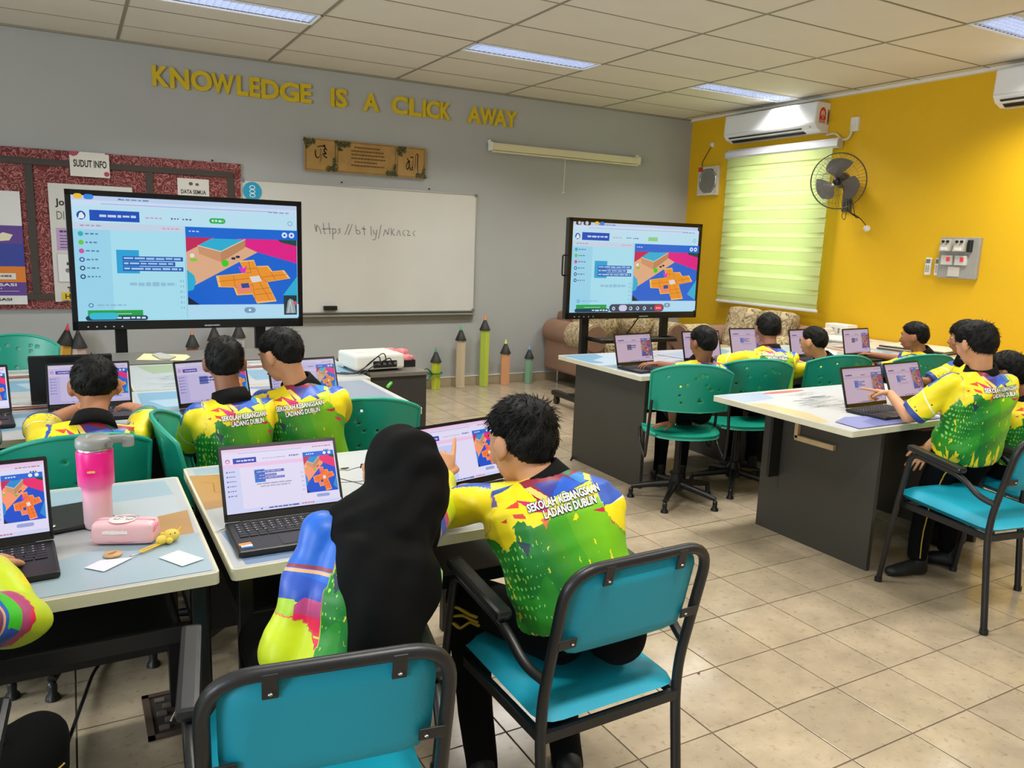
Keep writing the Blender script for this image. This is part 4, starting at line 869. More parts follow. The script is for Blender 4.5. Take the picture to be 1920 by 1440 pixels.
o = pl.obj('cushion', M_flo, label='loose floral cushion on the left end of the brown sofa', cat='cushion', group='loose cushions', loc=(4.98, 6.92, .74)); o.rotation_euler = (-.3, .35, 0)
o = link(o.data, 'cushion', label='loose floral cushion leaning in the middle of the brown sofa', cat='cushion', group='loose cushions', loc=(5.5, 6.92, .74)); o.rotation_euler = (-.35, -.25, 0)

# ================================================================== CHAIRS
M_teal = mat('teal_vinyl', '0095B0', .55, var=.04, vscale=5, bump=.1, bscale=150)
M_tube = mat('worn_black_tube', '19191C', .4, var=.35, vscale=7, bump=.05)
M_pad = mat('black_arm_pad', '1B1D20', .3, bump=.1, bscale=30)
def rpanel(name, par, c, w_, h_, th, ux, uz, m, bow=0, r=.05, bowdir=1):
    """rounded cushion panel; ux width axis, uz height axis"""
    ux, uz = np.array(ux, float), np.array(uz, float); ux /= np.linalg.norm(ux); uz /= np.linalg.norm(uz); un = np.cross(ux, uz); n, mm = 14, 10; vs = []; fs = []
    for side in (1, -1):
        for i in range(n + 1):
            for j in range(mm + 1):
                a_, b_ = i / n * 2 - 1, j / mm * 2 - 1
                # superellipse corner mapping
                k = r / min(w_, h_) * 2
                x = a_ * w_ / 2; y = b_ * h_ / 2
                ca, cb = max(0, abs(x) - (w_ / 2 - r)), max(0, abs(y) - (h_ / 2 - r))
                dd = math.hypot(ca, cb)
                if dd > r: s_ = r / dd; x = math.copysign(w_ / 2 - r + ca * s_, x); y = math.copysign(h_ / 2 - r + cb * s_, y)
                edge = min(1, (1 - max(abs(a_), abs(b_))) * 5); t_ = th / 2 * (edge ** .5 if side > 0 else edge ** .5)
                z = side * t_ + bow * (1 - a_ * a_) * bowdir
                vs.append(np.array(c) + ux * x + uz * y + un * z)
        o = (0 if side > 0 else (n + 1) * (mm + 1))
        for i in range(n):
            for j in range(mm):
                f = (o + i * (mm + 1) + j, o + (i + 1) * (mm + 1) + j, o + (i + 1) * (mm + 1) + j + 1, o + i * (mm + 1) + j + 1); fs.append(f if side > 0 else f[::-1])
    mb = MB().add(vs, fs, True); return mb.obj(name, m, par)
def armchair(label, loc, yaw, group='teal armchairs with black tube frames'):
    """faces local +y; origin on the floor under the rear seat joint"""
    t = thing('tube_armchair', label, 'chair', loc, yaw, group); h = .205
    zt = .83; yb = -.075
    back = fillet([(-h, -.04, 0), (-h, .005, .40), (-h, 0.0, .50), (-h, yb, zt), (h, yb, zt), (h, 0.0, .50), (h, .005, .40), (h, -.04, 0)], .085, 8)
    MB().tube(back, .0135, 12).obj('back_frame', M_tube, t)
    for s_ in (-1, 1):
        x0, x1 = s_ * (h + .0), s_ * (h + .03)
        P = fillet([(x1, .50, 0), (x1, .445, .40), (x1, .40, .655), (x1, .14, .625), (x1 - s_ * .01, .05, .56), (x0, -.012, .545)], .05, 6)
        MB().tube(P, .0125, 12).obj('arm_leg_tube', M_tube, t)
        pd = MB(); A = np.array([x1, .395, .674]); B = np.array([x1, .15, .646]); d = (B - A); L_ = np.linalg.norm(d); d /= L_; R = np.column_stack([[1, 0, 0], -d, np.cross([1, 0, 0], -d)])
        pd.box((A + B) / 2 + [0, 0, .004], (.044, L_ + .04, .026), R, .011).obj('arm_pad', M_pad, t)
        for y_ in (-.04, .5): MB().cyl((x1 if y_ > 0 else x0, y_, 0), (x1 if y_ > 0 else x0, y_, .02), .017, 12).obj('foot_cap', M_blackpl, t)
    MB().box((0, .0, .40), (2 * h, .018, .025)).box((0, .44, .40), (2 * h, .018, .025)).box((-h, .22, .40), (.018, .44, .025)).box((h, .22, .40), (.018, .44, .025)).obj('seat_frame', M_tube, t)
    rpanel('seat', t, (0, .245, .440), .415, .50, .062, (1, 0, 0), (0, 1, .03), M_teal, r=.05)
    uz = np.array([0, yb, zt - .50]); uz /= np.linalg.norm(uz); c = np.array([0, 0, .5]) + uz * .215
    rpanel('backrest', t, c + [0, .012, 0], .365, .225, .035, (1, 0, 0), uz, M_teal, bow=.004, r=.055)
    un = np.cross([1, 0, 0], uz)
    R = np.column_stack([[1, 0, 0], uz, un])
    for lx, lz, hz in ((-.10, .105, 1), (.11, .105, 1), (-.178, -.06, 0), (.178, -.06, 0)):
        q = MB(); p = c + np.array([lx, 0, 0]) + uz * lz + un * .012 + [0, .0, 0]
        q.box(p, (.026, .05, .004) if hz else (.05, .026, .004), R, .0018); k = q.obj('bracket_tab', M_tube, t)
        MB().ell(p + un * .004 + (-uz * .012 if hz else np.array([-.012 * np.sign(lx), 0, 0])), (.005, .005, .003), nu=8, nv=6).obj('screw', M_chrome, k)
    return t
CH_L = armchair('teal armchair at the bottom left of the photo, under the girl in the headscarf', (.352, 1.24, 0), -9)
armchair('teal armchair under the big boy in front', (1.09, 1.374, 0), 1)
armchair('empty teal armchair at the right, beside the standing boy', (3.41, 1.644, 0), -10)
armchair('teal armchair at the right photo edge, behind the empty one', (4.0, 1.82, 0), -12)
armchair('teal armchair out of the left bottom corner, only its seat edge in view', (-.42, 1.15, 0), -4)

M_grn = mat('green_plastic', '12947C', .38, var=.03, vscale=4)
def shell_back(W, H, seed, holes=True):
    """curved back shell with real round holes built as a grid with gaps"""
    n, m = 40, 26; r = random.Random(seed); H0 = []
    if holes:
        for _ in range(15): H0.append((r.uniform(-.66, .66), r.uniform(.2, .88)))
    V = []; F = []
    def S(a_, b_, off):
        top = 1 - .20 * abs(a_) ** 2.4; x = a_ * W / 2 * (1 + .04 * b_) ; z = b_ * H * top
        y = -.030 * (1 - a_ * a_) - .05 * b_ + .055 * (a_ * a_); return (x, y + off, z)
    for off in (0, .006):
        for i in range(n + 1):
            for j in range(m + 1): V.append(S(i / n * 2 - 1, j / m, off))
    hole = set()
    for i in range(n):
        for j in range(m):
            a_, b_ = (i + .5) / n * 2 - 1, (j + .5) / m
            for hx, hz in H0:
                if abs(a_ - hx) < .5 * 2 / n and abs(b_ - hz) < .5 / m: hole.add((i, j))
    K = (n + 1) * (m + 1)
    for i in range(n):
        for j in range(m):
            q = (i * (m + 1) + j, (i + 1) * (m + 1) + j, (i + 1) * (m + 1) + j + 1, i * (m + 1) + j + 1)
            if (i, j) in hole:
                for u_, v_ in zip(q, q[1:] + q[:1]): F.append((u_, v_, v_ + K, u_ + K))
                continue
            F.append(q); F.append(tuple(k + K for k in q[::-1]))
    E_ = [(i * (m + 1), (i + 1) * (m + 1)) for i in range(n)] + [(i * (m + 1) + m, (i + 1) * (m + 1) + m) for i in range(n)] + [(j, j + 1) for j in range(m)] + [(n * (m + 1) + j, n * (m + 1) + j + 1) for j in range(m)]
    for u_, v_ in E_: F.append((u_, v_, v_ + K, u_ + K))
    mb = MB().add(V, F, True)
    rim = [S(-1 + 2 * i / 40, 1, .003) for i in range(41)]; rim = [S(-1, j / 10, .003) for j in range(10)] + rim + [S(1, 1 - j / 10, .003) for j in range(1, 11)]
    mb.tube(rim, .0085, 6)
    return mb
def green_chair(label, x, y, yaw, seed, group='green plastic swivel chairs', W=.45):
    """faces local +y, origin at the column"""
    t = thing('swivel_chair', label, 'chair', (x, y, 0), yaw, group)
    b = shell_back(W, .285, seed); o = b.obj('backrest', M_grn, t); o.location = (0, -.205, .595)
    st = MB(); n, m = 16, 16; V = []; F = []
    for k in (0, 1):
        for i in range(n + 1):
            for j in range(m + 1):
                a_, b_ = i / n * 2 - 1, j / m * 2 - 1; rr = 1 - .10 * (abs(a_) * abs(b_)) ** 2 * 2
                z = .455 - .018 * (1 - a_ * a_) * (1 - b_ * b_ * .6) + (-.03 * max(0, b_) ** 4) - (.022 if k else 0)
                V.append((a_ * .225 * rr, b_ * .215 * rr, z))
    K = (n + 1) * (m + 1)
    for i in range(n):
        for j in range(m):
            q = (i * (m + 1) + j, (i + 1) * (m + 1) + j, (i + 1) * (m + 1) + j + 1, i * (m + 1) + j + 1); F.append(q); F.append(tuple(k + K for k in q[::-1]))
    E_ = [(i * (m + 1), (i + 1) * (m + 1)) for i in range(n)] + [(i * (m + 1) + m, (i + 1) * (m + 1) + m) for i in range(n)] + [(j, j + 1) for j in range(m)] + [(n * (m + 1) + j, n * (m + 1) + j + 1) for j in range(m)]
    for u_, v_ in E_: F.append((u_, v_, v_ + K, u_ + K))
    st.add(V, F, True).obj('seat', M_grn, t)
    for s_ in (-1, 1):
        P = fillet([(s_ * .225, -.205, .66), (s_ * .235, -.20, .45), (s_ * .235, -.16, .30), (s_ * .235, .02, .36), (s_ * .235, .06, .45), (s_ * .20, .02, .445)], .04, 5)
        MB().tube(P, .009, 8).obj('side_frame', M_black, t)
    MB().cyl((0, 0, .10), (0, 0, .42), .024, 14, .019).box((0, 0, .425), (.22, .2, .018), bev=.004).obj('column', M_black, t)
    MB().lathe([(.05, .07), (.055, .10), (.032, .16), (.03, .17)], (0, 0, 0), 14).obj('hub', M_black, t)
    for k in range(5):
        a_ = 2 * PI * k / 5 + .5; c, s_ = math.cos(a_), math.sin(a_); lg = MB()
        lg.tube([(.04 * c, .04 * s_, .105), (.15 * c, .15 * s_, .09), (.27 * c, .27 * s_, .068)], [.024, .02, .015], 8); lo = lg.obj('base_leg', M_black, t)
        MB().lathe([(.024, 0), (.021, .012), (.013, .022), (.015, .045), (.011, .06), (0, .062)], (.27 * c, .27 * s_, 0), 12).obj('glide', M_blackpl, lo)
    return t
green_chair('green plastic swivel chair in front of the right block, whole base in view', 3.17, 3.52, -28, 3)
green_chair('green swivel chair second from the left of the right block', 3.71, 3.58, -22, 4)
green_chair('green swivel chair behind the two pink-tinted laptops of the right front desk', 4.42, 3.55, -18, 5)
green_chair('green swivel chair partly hidden behind the standing boy', 5.09, 3.40, -18, 6)
green_chair('empty green swivel chair pushed in beside the headscarf girl', 1.09, 3.25, -14, 8, W=.42)
green_chair('green swivel chair behind the pink tumbler', -.03, 3.0, 4, 9, W=.42)
green_chair('green swivel chair turned sideways left of the second boy', .50, 2.93, -97, 10, W=.42)
green_chair('green swivel chair cut by the left photo edge beside the tumbler chair', -.44, 3.0, 0, 12, W=.42)
green_chair('green swivel chair on the far side of the left desks below the notice board', -.34, 5.22, 172, 13, W=.44)
# ================================================================== LAPTOPS
def lap_art(W, H, style):
    a = Art(W, H, .00006)
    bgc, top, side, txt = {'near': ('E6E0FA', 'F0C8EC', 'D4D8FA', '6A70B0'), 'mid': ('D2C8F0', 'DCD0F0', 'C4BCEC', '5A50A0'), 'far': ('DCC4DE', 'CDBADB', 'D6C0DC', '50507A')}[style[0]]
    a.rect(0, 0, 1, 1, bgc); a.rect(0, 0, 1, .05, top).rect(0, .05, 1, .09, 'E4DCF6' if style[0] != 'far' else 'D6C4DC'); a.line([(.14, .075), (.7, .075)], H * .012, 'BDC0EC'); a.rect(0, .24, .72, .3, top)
    a.greek(.8, .06, .97, .02, 'C080A8', 1)
    if style[0] != 'far':
        a.rect(.09, .15, .29, .235, '2A3CB0' if style[0] == 'near' else '5A3CB0'); a.greek(.12, .18, .27, .03, 'D8DCFF', 2); a.oval(.045, .19, .02, 'D85AA0', 10).oval(.045, .195, .012, bgc, 10)
        a.greek(.34, .18, .55, .012, 'B0A8CC', 3); a.greek(.58, .165, .67, .03, '7078B0', 4); a.greek(.9, .13, .95, .03, '5A5A78', 5)
        a.rect(0, .3, .14, .95, side)
        for k in range(6): a.oval(.03, .36 + k * .075, .008, txt, 8); a.greek(.045, .35 + k * .075, .1, .018, txt, 10 + k)
    else:
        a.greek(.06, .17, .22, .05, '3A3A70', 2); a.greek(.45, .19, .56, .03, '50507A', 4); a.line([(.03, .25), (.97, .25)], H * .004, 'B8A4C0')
    x0 = .70
    if style[1] == 'code':
        a.rect(.14, .34, .44, .95, 'C8D0F8')
        for k in range(8): a.greek(.16, .36 + k * .068, .24 + .03 * ((k * 3) % 6), .028, '4A50A8', 30 + k)
    elif style[1] == 'big':
        a.rect(.30, .36, .42, .56, '5A6AC0' if style[0] != 'far' else '6A6A90'); a.greek(.31, .38, .56, .045, '3A4090', 6); a.greek(.31, .45, .54, .045, '3A4090', 7)
        a.greek(.31, .52, .45, .03, '6A6A9A', 8)
    else:
        a.rect(.26, .36, .35, .56, '2A78D8'); a.rect(.26, .38, .52, .42, '5058B8').rect(.28, .44, .45, .475, '5058B8').rect(.28, .485, .52, .52, '5058B8')
        a.greek(.28, .39, .5, .018, 'B8C0F0', 6); a.greek(.3, .45, .44, .015, 'B8C0F0', 7); a.greek(.29, .495, .51, .015, 'B8C0F0', 8); a.greek(.27, .58, .58, .02, 'A8A0B8', 9); a.greek(.3, .62, .56, .02, 'B0A8C0', 10)
        for k in range(5): a.greek(.665, .46 + k * .07, .685, .03, 'B8B4D0', 40 + k)
    if style[2]:
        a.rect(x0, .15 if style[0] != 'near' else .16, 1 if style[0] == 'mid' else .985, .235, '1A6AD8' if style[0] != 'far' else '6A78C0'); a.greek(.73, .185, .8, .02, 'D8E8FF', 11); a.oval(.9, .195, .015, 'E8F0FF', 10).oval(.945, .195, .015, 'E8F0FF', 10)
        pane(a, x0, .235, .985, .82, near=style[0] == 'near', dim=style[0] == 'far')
        a.rect(x0, .82, .985, .94, bgc); a.pill(.78, .85, .9, .9, '9AA8E0')
    a.rect(0, .95, 1, 1, side); a.greek(.35, .96, .62, .025, '5A60A8', 12); a.greek(.64, .96, .75, .02, 'E0608A', 13); a.rect(.28, .965, .295, .985, '3A70D8')
    return a
M_lap = mat('laptop_black', '101114', .45, bump=.03, bscale=300); M_key = mat('laptop_key', '0E0F11', .5)
M_lap2 = mat('laptop_deck', '17181B', .45)
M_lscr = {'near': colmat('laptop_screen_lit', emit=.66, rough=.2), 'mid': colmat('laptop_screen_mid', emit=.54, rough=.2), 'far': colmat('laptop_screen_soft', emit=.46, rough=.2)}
def key_layout(mb, w, y0, y1):
    rows = [14, 14, 14, 13, 12, 8]; n = len(rows); hh = (y0 - y1) / n
    for i, k in enumerate(rows):
        y = y0 - hh * (i + .5); cw = w / k
        ws = [1] * k
        if k == 8: ws = [1, 1, 1, 4.6, 1, 1, 1.2, 1.2]
        tot = sum(ws); x = -w / 2
        for q in ws: c = q / tot * w; mb.box((x + c / 2, y, 0), (c - .003, hh - .003, .0025)); x += c
_lapcache = {}
def laptop(label, x, y, yaw, tilt, style, sticker=True, zt=.75, w=.322, d=.212):
    """hinge centre at x,y ; tilt is the lid's lean back in degrees"""
    t = thing('laptop', label, 'laptop', (x, y, zt), yaw, 'black laptops on the desks')
    key = 'base'
    if key not in _lapcache:
        b = MB().box((0, -d / 2 + .004, .0085), (w, d + .008, .015), bev=.006).mesh('base', M_lap); k = MB(); key_layout(k, .285, -.018, -.118); k = k.mesh('keyboard', M_key)
        tp = MB().box((0, -.165, .0164), (.105, .066, .0008)).mesh('trackpad', M_lap2)
        lg = MB(); r = random.Random(4)
        for i in range(52): lg.box((-.135 + .0208 * (i % 14), -.027 - .0167 * (i // 14), .0), (.004, .0028, .0004))
        lg = lg.mesh('key_legends', mat('key_legend', 'B8BAC0', .5))
        ft = MB()
        for sx in (-1, 1):
            for sy in (-.03, -d + .03): ft.cyl((sx * .13, sy, 0), (sx * .13, sy, .002), .007, 8)
        _lapcache[key] = (b, k, tp, lg, ft.mesh('rubber_foot', M_blackpl))
    b, k, tp, lg, ft = _lapcache[key]
    bo = link(b, 'base', t); link(ft, 'rubber_feet', bo); link(k, 'keyboard', bo, kind='stuff', loc=(0, 0, .0168)); link(tp, 'trackpad', bo); link(lg, 'key_legends', bo, kind='stuff', loc=(0, 0, .0183))
    if sticker:
        a = Art(.03, .036, .0002); a.rect(0, 0, 1, .4, 'F28A22').rect(.1, .4, 1, .72, 'E8E0D8').rect(.1, .76, 1, 1, '1E78C8'); a.greek(.15, .1, .9, .1, 'F8D0A0', 1); a.greek(.15, .5, .9, .1, 'C89A80', 2); a.greek(.2, .83, .9, .1, 'B8DCF4', 3)
        o = a.obj('sticker', colmat('print'), t, label='orange and blue palm rest sticker'); o.location = (-.152, -.155, .0163)
    lid = bpy.data.objects.new('lid', MB().box((0, .004, d / 2 - .004), (w, .007, d - .008), bev=.003).mesh('lid', M_lap)); COL.objects.link(lid); lid.parent = t
    lid.location = (0, .002, .018); lid.rotation_euler = (math.radians(-tilt), 0, 0)
    fz = MB()
    fz.box((0, -.0005, d - .0105), (w - .004, .002, .009)).box((0, -.0005, .010), (w - .004, .002, .020))
    for s_ in (-1, 1): fz.box((s_ * (w / 2 - .005), -.0005, d / 2 - .004), (.007, .002, d - .02))
    fz.obj('screen_bezel', mat('bezel_black', '0B0B0D', .25), lid)
    W, H = w - .017, d - .036
    ck = ('scr',) + tuple(style)
    if ck not in _lapcache: _lapcache[ck] = lap_art(W, H, style).mesh('screen', M_lscr[style[0]])
    s_ = link(_lapcache[ck], 'screen', lid); s_.matrix_local = frame((-W / 2, -.0004, d - .016), (1, 0, 0), (0, 0, 1))
    MB().cyl((-w * .38, .001, .012), (w * .38, .001, .012), .006, 8).obj('hinge', M_blackpl, t)
    return t
laptop('laptop at the left photo edge under a child\'s hand, bright game picture on screen', -.232, 2.11, 4, 24, ('near', 'blk', 1))
laptop('laptop open in front of the girl in the black headscarf', .478, 2.065, -1, 28, ('near', 'blk', 1))
laptop('laptop the girl points at, in front of the big boy', 1.035, 2.10, 12, 20, ('near', 'code', 1))
laptop('second row laptop cut by the left photo edge', -.40, 3.70, 6, 26, ('near', 'big', 1))
laptop('second row laptop behind the first boy\'s head, orange stickers on its base', .045, 3.73, 0, 30, ('mid', 'big', 1))
laptop('second row laptop in front of the second boy', .535, 3.60, 12, 18, ('mid', 'big', 1))
laptop('second row laptop in front of the third boy beside the green chair', .92, 3.53, 6, 20, ('mid', 'blk', 1))
laptop('laptop with pinkish screen on the right front desk, the one a boy points at', 3.488, 2.50, 1, 17, ('far', 'blk', 1), False)
laptop('laptop behind the pointing boy\'s hand, second on the right front desk', 3.90, 2.545, 3, 22, ('far', 'blk', 1), False)
laptop('laptop on the dark-panelled desk right under the right display', 3.19, 4.0, 5, 15, ('far', 'big', 1), False)
laptop('laptop half hidden behind the head of the boy leaning by the green chair', 3.79, 4.02, -4, 16, ('far', 'big', 0), False)
laptop('laptop mostly hidden behind the boy in the middle of the right block', 4.32, 4.10, -8, 18, ('far', 'blk', 1), False)
laptop('laptop beside the crew-cut boy, left half of its screen in view', 4.72, 3.93, 0, 14, ('far', 'big', 0), False)
laptop('laptop standing alone on the last desk before the yellow wall', 5.218, 3.87, 3, 13, ('far', 'big', 1), False)
# dark lid of a laptop turned away
t = laptop('laptop turned away, its dark lid standing behind the second row', -.02, 3.93, 180, 8, ('mid', 'big', 0), False)

# ================================================================== SMALL THINGS
# tumbler
def grad_mat():
    m = bpy.data.materials.new('pink_tumbler_enamel'); m.use_nodes = True; nt = m.node_tree; b = nt.nodes['Principled BSDF']; N = nt.nodes.new; L = nt.links.new
    tc = N('ShaderNodeTexCoord'); sx = N('ShaderNodeSeparateXYZ'); L(tc.outputs['Object'], sx.inputs[0]); mr = N('ShaderNodeMapRange'); mr.inputs[1].default_value = .0; mr.inputs[2].default_value = .21; L(sx.outputs['Z'], mr.inputs[0])
    r = N('ShaderNodeValToRGB'); e = r.color_ramp.elements; e[0].position = .0; e[0].color = (*lin('EBD0D4'), 1); e[1].position = .72; e[1].color = (*lin('F0148C'), 1); k = e.new(.42); k.color = (*lin('F0B4C8'), 1); k = e.new(.58); k.color = (*lin('F368AC'), 1)
    L(mr.outputs[0], r.inputs[0]); L(r.outputs[0], b.inputs['Base Color']); b.inputs['Roughness'].default_value = .35; return m
t = thing('tumbler', 'tall pink and white steel tumbler with grey lid on the left desk', 'tumbler', (.028, 2.225, .75))
MB().lathe([(.030, 0), (.034, .004), (.035, .1), (.037, .112), (.043, .118), (.0435, .205), (.042, .209), (0, .21)], (0, 0, 0), 32).obj('body', grad_mat(), t)
MB().lathe([(.0405, .209), (.0405, .217), (.0, .218)], (0, 0, 0), 32).obj('steel_rim', M_chrome, t)
M_glid = mat('grey_lid', '8E8F8C', .4)
l = MB().lathe([(.0425, .216), (.044, .222), (.043, .238), (.037, .243), (0, .244)], (0, 0, 0), 32).obj('lid', M_glid, t)
MB().lathe([(.006, .243), (.005, .25), (0, .251)], (-.012, -.01, 0), 10).obj('vent_button', mat('light_grey_plastic', 'A8A9A4', .5), l)
hd = MB(); hd.box((.052, -.008, .234), (.05, .022, .02), bev=.007).box((.078, -.008, .226), (.03, .026, .03), bev=.008); hd.obj('carry_handle', M_glid, l)
MB().cyl((.035, -.034, .232), (.035, -.046, .232), .008, 12).obj('hinge_pin', M_chrome, l)
a = Art(.018, .01, .0003); a.greek(0, .1, 1, .7, 'F4C06A', 2); o = a.obj('tumbler_logo', colmat('print'), t); o.matrix_local = frame((-.020, -.0436, .165), (1, 0, 0), (0, 0, 1))
# pencil case (soft pink bag)
M_pink = mat('pale_pink_vinyl', 'F0BEC8', .4, coat=.2, bump=.1, bscale=40); M_pink2 = mat('pink_strap', 'F08AA8', .5)
t = thing('pencil_case', 'soft pale pink pencil case with printed patch beside the tumbler', 'pencil case', (.085, 2.085, .75), -22)
vs = []; n = 20; m_ = 12
b = MB()
def pc(q):
    x, y, z = q; k = 1 - .12 * math.sin(x * 50); return np.array([x, y * (1 + .1 * math.cos(40 * x)), z * k])
b.box((0, 0, .029), (.15, .066, .057), bev=.014); o = b.obj('body', M_pink, t); md = o.modifiers.new('s', 'SUBSURF'); md.levels = md.render_levels = 2
MB().tube([(-.07, -.028, .012), (0, -.032, .01), (.07, -.027, .012)], .0015, 6).tube([(-.07, 0, .056), (0, .002, .0575), (.07, 0, .056)], .0018, 6).obj('zip', mat('zip_pink', 'D890A0', .5), t)
MB().tube(fillet([(.066, -.02, .02), (.078, -.02, .045), (.076, .0, .048), (.07, .012, .03)], .008), .006, 6, flat=.35).obj('side_tab', M_pink2, t)
a = Art(.085, .045, .0003); a.oval(.15, .4, .11, 'F08AA8').oval(.45, .5, .38, 'F8D8DC', 20).oval(.3, .42, .14, 'F4F0F0', 12).oval(.62, .45, .15, 'F4F0F0', 12)
for q in ([(.18, .3), (.3, .2), (.42, .3)], [(.5, .3), (.64, .2), (.78, .32)], [(.2, .55), (.3, .62), (.38, .52)], [(.55, .6), (.65, .66), (.74, .55)], [(.25, .12), (.5, .05), (.85, .2)]): a.line(q, .0025, '2A2426')
o = a.obj('printed_patch', colmat('print'), t); o.location = (-.045, .024, .0578)
a = Art(.06, .014, .0002); a.greek(0, .1, 1, .8, 'F8F0F2', 8); o = a.obj('side_print', colmat('print'), t); o.matrix_local = frame((-.045, -.0332, .042), (1, 0, 0), (0, 0, 1))
# yellow plush charm with strap and wooden disc
M_yp = mat('yellow_plush', 'E8CC5A', .8, bump=.3, bscale=200)
t = thing('plush_charm', 'small pale yellow plush charm on a yellow clip strap', 'key charm', (.172, 2.035, .75), 20)
MB().ell((.012, 0, .016), (.022, .017, .016)).obj('head', M_yp, t); MB().ell((-.014, -.004, .012), (.014, .012, .012)).ell((0, -.016, .01), (.009, .008, .008)).ell((.0, .02, .014), (.008, .006, .008)).obj('body', M_yp, t)
MB().ell((.005, -.012, .024), (.002, .002, .002), nu=8, nv=6).ell((.016, -.013, .025), (.002, .002, .002), nu=8, nv=6).obj('eyes', M_blackpl, t); MB().tube([(.03, .004, .02), (.045, .012, .026)], .0025, 6).obj('antenna', mat('yellow_strap', 'E6B81E', .4), t)
MB().tube(fillet([(-.02, -.005, .006), (-.05, -.012, .006), (-.075, -.02, .005), (-.075, -.03, .005), (-.045, -.022, .006), (-.02, -.012, .006)], .008), .0032, 6, flat=.5).obj('strap', MATS['yellow_strap'], t)
MB().tube(fillet([(-.07, -.024, .004), (-.09, -.034, .004), (-.105, -.03, .004)], .01), .0015, 6).obj('ring', M_chrome, t)
t = thing('wooden_tag', 'light wooden disc tag at the end of the yellow strap', 'key tag', (.05, 2.0, .75), 25)
MB().lathe([(.019, 0), (.021, .002), (.019, .006), (0, .0062)], (0, 0, 0), 20).obj('disc', mat('light_wood', 'C99E6C', .5, var=.1, vscale=60), t); a = Art(.022, .012, .0002); a.greek(0, .1, 1, .3, '8A6238', 1); a.greek(0, .6, .8, .3, '8A6238', 2); o = a.obj('engraved_text', colmat('print'), t); o.location = (-.011, .005, .0064)
def paper(label, pts, z=.7515, col='ECECEA', name='paper_sheet', th=.0006, group='loose papers', cat='paper', curl=0):
    cx = sum(p[0] for p in pts) / len(pts); cy = sum(p[1] for p in pts) / len(pts)
    q = MB(); n = len(pts); V = [(p[0] - cx, p[1] - cy, 0) for p in pts] + [(p[0] - cx, p[1] - cy, th) for p in pts]
    q.add(V, [list(range(n))[::-1], list(range(n, 2 * n))] + [(k, (k + 1) % n, n + (k + 1) % n, n + k) for k in range(n)])
    return q.obj(name, mat('paper_' + col, col, .7), label=label, cat=cat, group=group, loc=(cx, cy, z))
def at(px, py, z):
    d = CAMR @ np.array([(px - 960) / 1466.5, -(py - 720) / 1466.5, -1]); k = (z - 1.5176) / d[2]; return (float(d[0] * k), float(d[1] * k))
paper('small white note near the front right corner of the left desk', [at(298, 1047, .75), at(335, 1033, .75), at(383, 1049, .75), at(342, 1063, .75)], col='DDE6E6')
paper('thin clear plastic ruler strip under the wooden tag', [at(158, 1066, .75), at(188, 1052, .75), at(250, 1046, .75), at(195, 1073, .75)], col='D6D6E4', name='plastic_strip', cat='ruler')
z7 = .7515
paper('pale yellow paper lying on the dark low cabinet', [at(255, 675, z7), at(270, 663, z7), at(350, 665, z7), at(357, 669, z7), at(346, 676, z7)], col='D8D49A')
o = paper('curled grey printed leaflet on the yellow paper', [at(285, 664, .76), at(300, 661, .76), at(330, 668, .76), at(318, 673, .76), at(300, 672, .76)], z=.755, col='A8A8A0', name='leaflet', th=.006)
# projector
M_pj = mat('projector_white', 'D9D8D0', .4)
t = thing('projector', 'white projector with black cables on the dark cabinet', 'projector', (1.545, 4.46, .75), 4)
MB().box((0, 0, .058), (.31, .28, .088), bev=.014).obj('body', M_pj, t); MB().box((-.05, .02, .104), (.11, .09, .006), bev=.002).obj('top_panel', M_pj, t)
MB().box((.03, -.138, .045), (.15, .008, .04), bev=.002).obj('port_panel', M_blackpl, t)
for k in range(4): MB().box((-.01 + k * .035, -.144, .048), (.02, .006, .014), bev=.001).obj('socket', mat('blue_grey_port', '6A6E74', .4), t)
for sx in (-1, 1):
    for sy in (-1, 1): MB().cyl((sx * .12, sy * .1, 0), (sx * .12, sy * .1, .016), .012, 10).obj('foot', M_blackpl, t)
cb = MB()
for k, (x_, h_) in enumerate(((.0, .10), (.035, .13), (.07, .07))):
    cb.tube(fillet([(x_, -.145, .048), (x_ - .02, -.17, .048 + h_ * .6), (x_ - .10 - .03 * k, -.19, h_ * .5), (x_ - .2, -.215, .008), (x_ - .3, -.1, .006)], .06, 8), .0035, 6)
cb.obj('cable', M_blackpl, t)
t = thing('paper_tray', 'black tray of crumpled pink wrapping behind the projector', 'tray', (1.765, 4.60, .752), 0)
MB().box((0, 0, .004), (.12, .3, .008)).box((.06, 0, .02), (.006, .3, .04)).box((-.06, 0, .02), (.006, .3, .04)).box((0, -.15, .02), (.12, .006, .04)).obj('tray', M_blackpl, t)
M_pk = mat('pink_wrap', 'D87A80', .6, var=.35, vscale=30)
for k, (x_, y_, z_, r_) in enumerate(((-.02, .08, .055, .055), (.02, .0, .06, .055), (.03, -.09, .04, .045), (-.01, -.05, .06, .045))):
    MB().ell((x_, y_, z_), (r_, r_ * .7, r_ * .6), nu=14, nv=9, f=lambda q, k=k: q * (1 + .22 * math.sin(q[0] * 160 + k) * math.cos(q[1] * 140))).obj('pink_wrapping', M_pk, t)
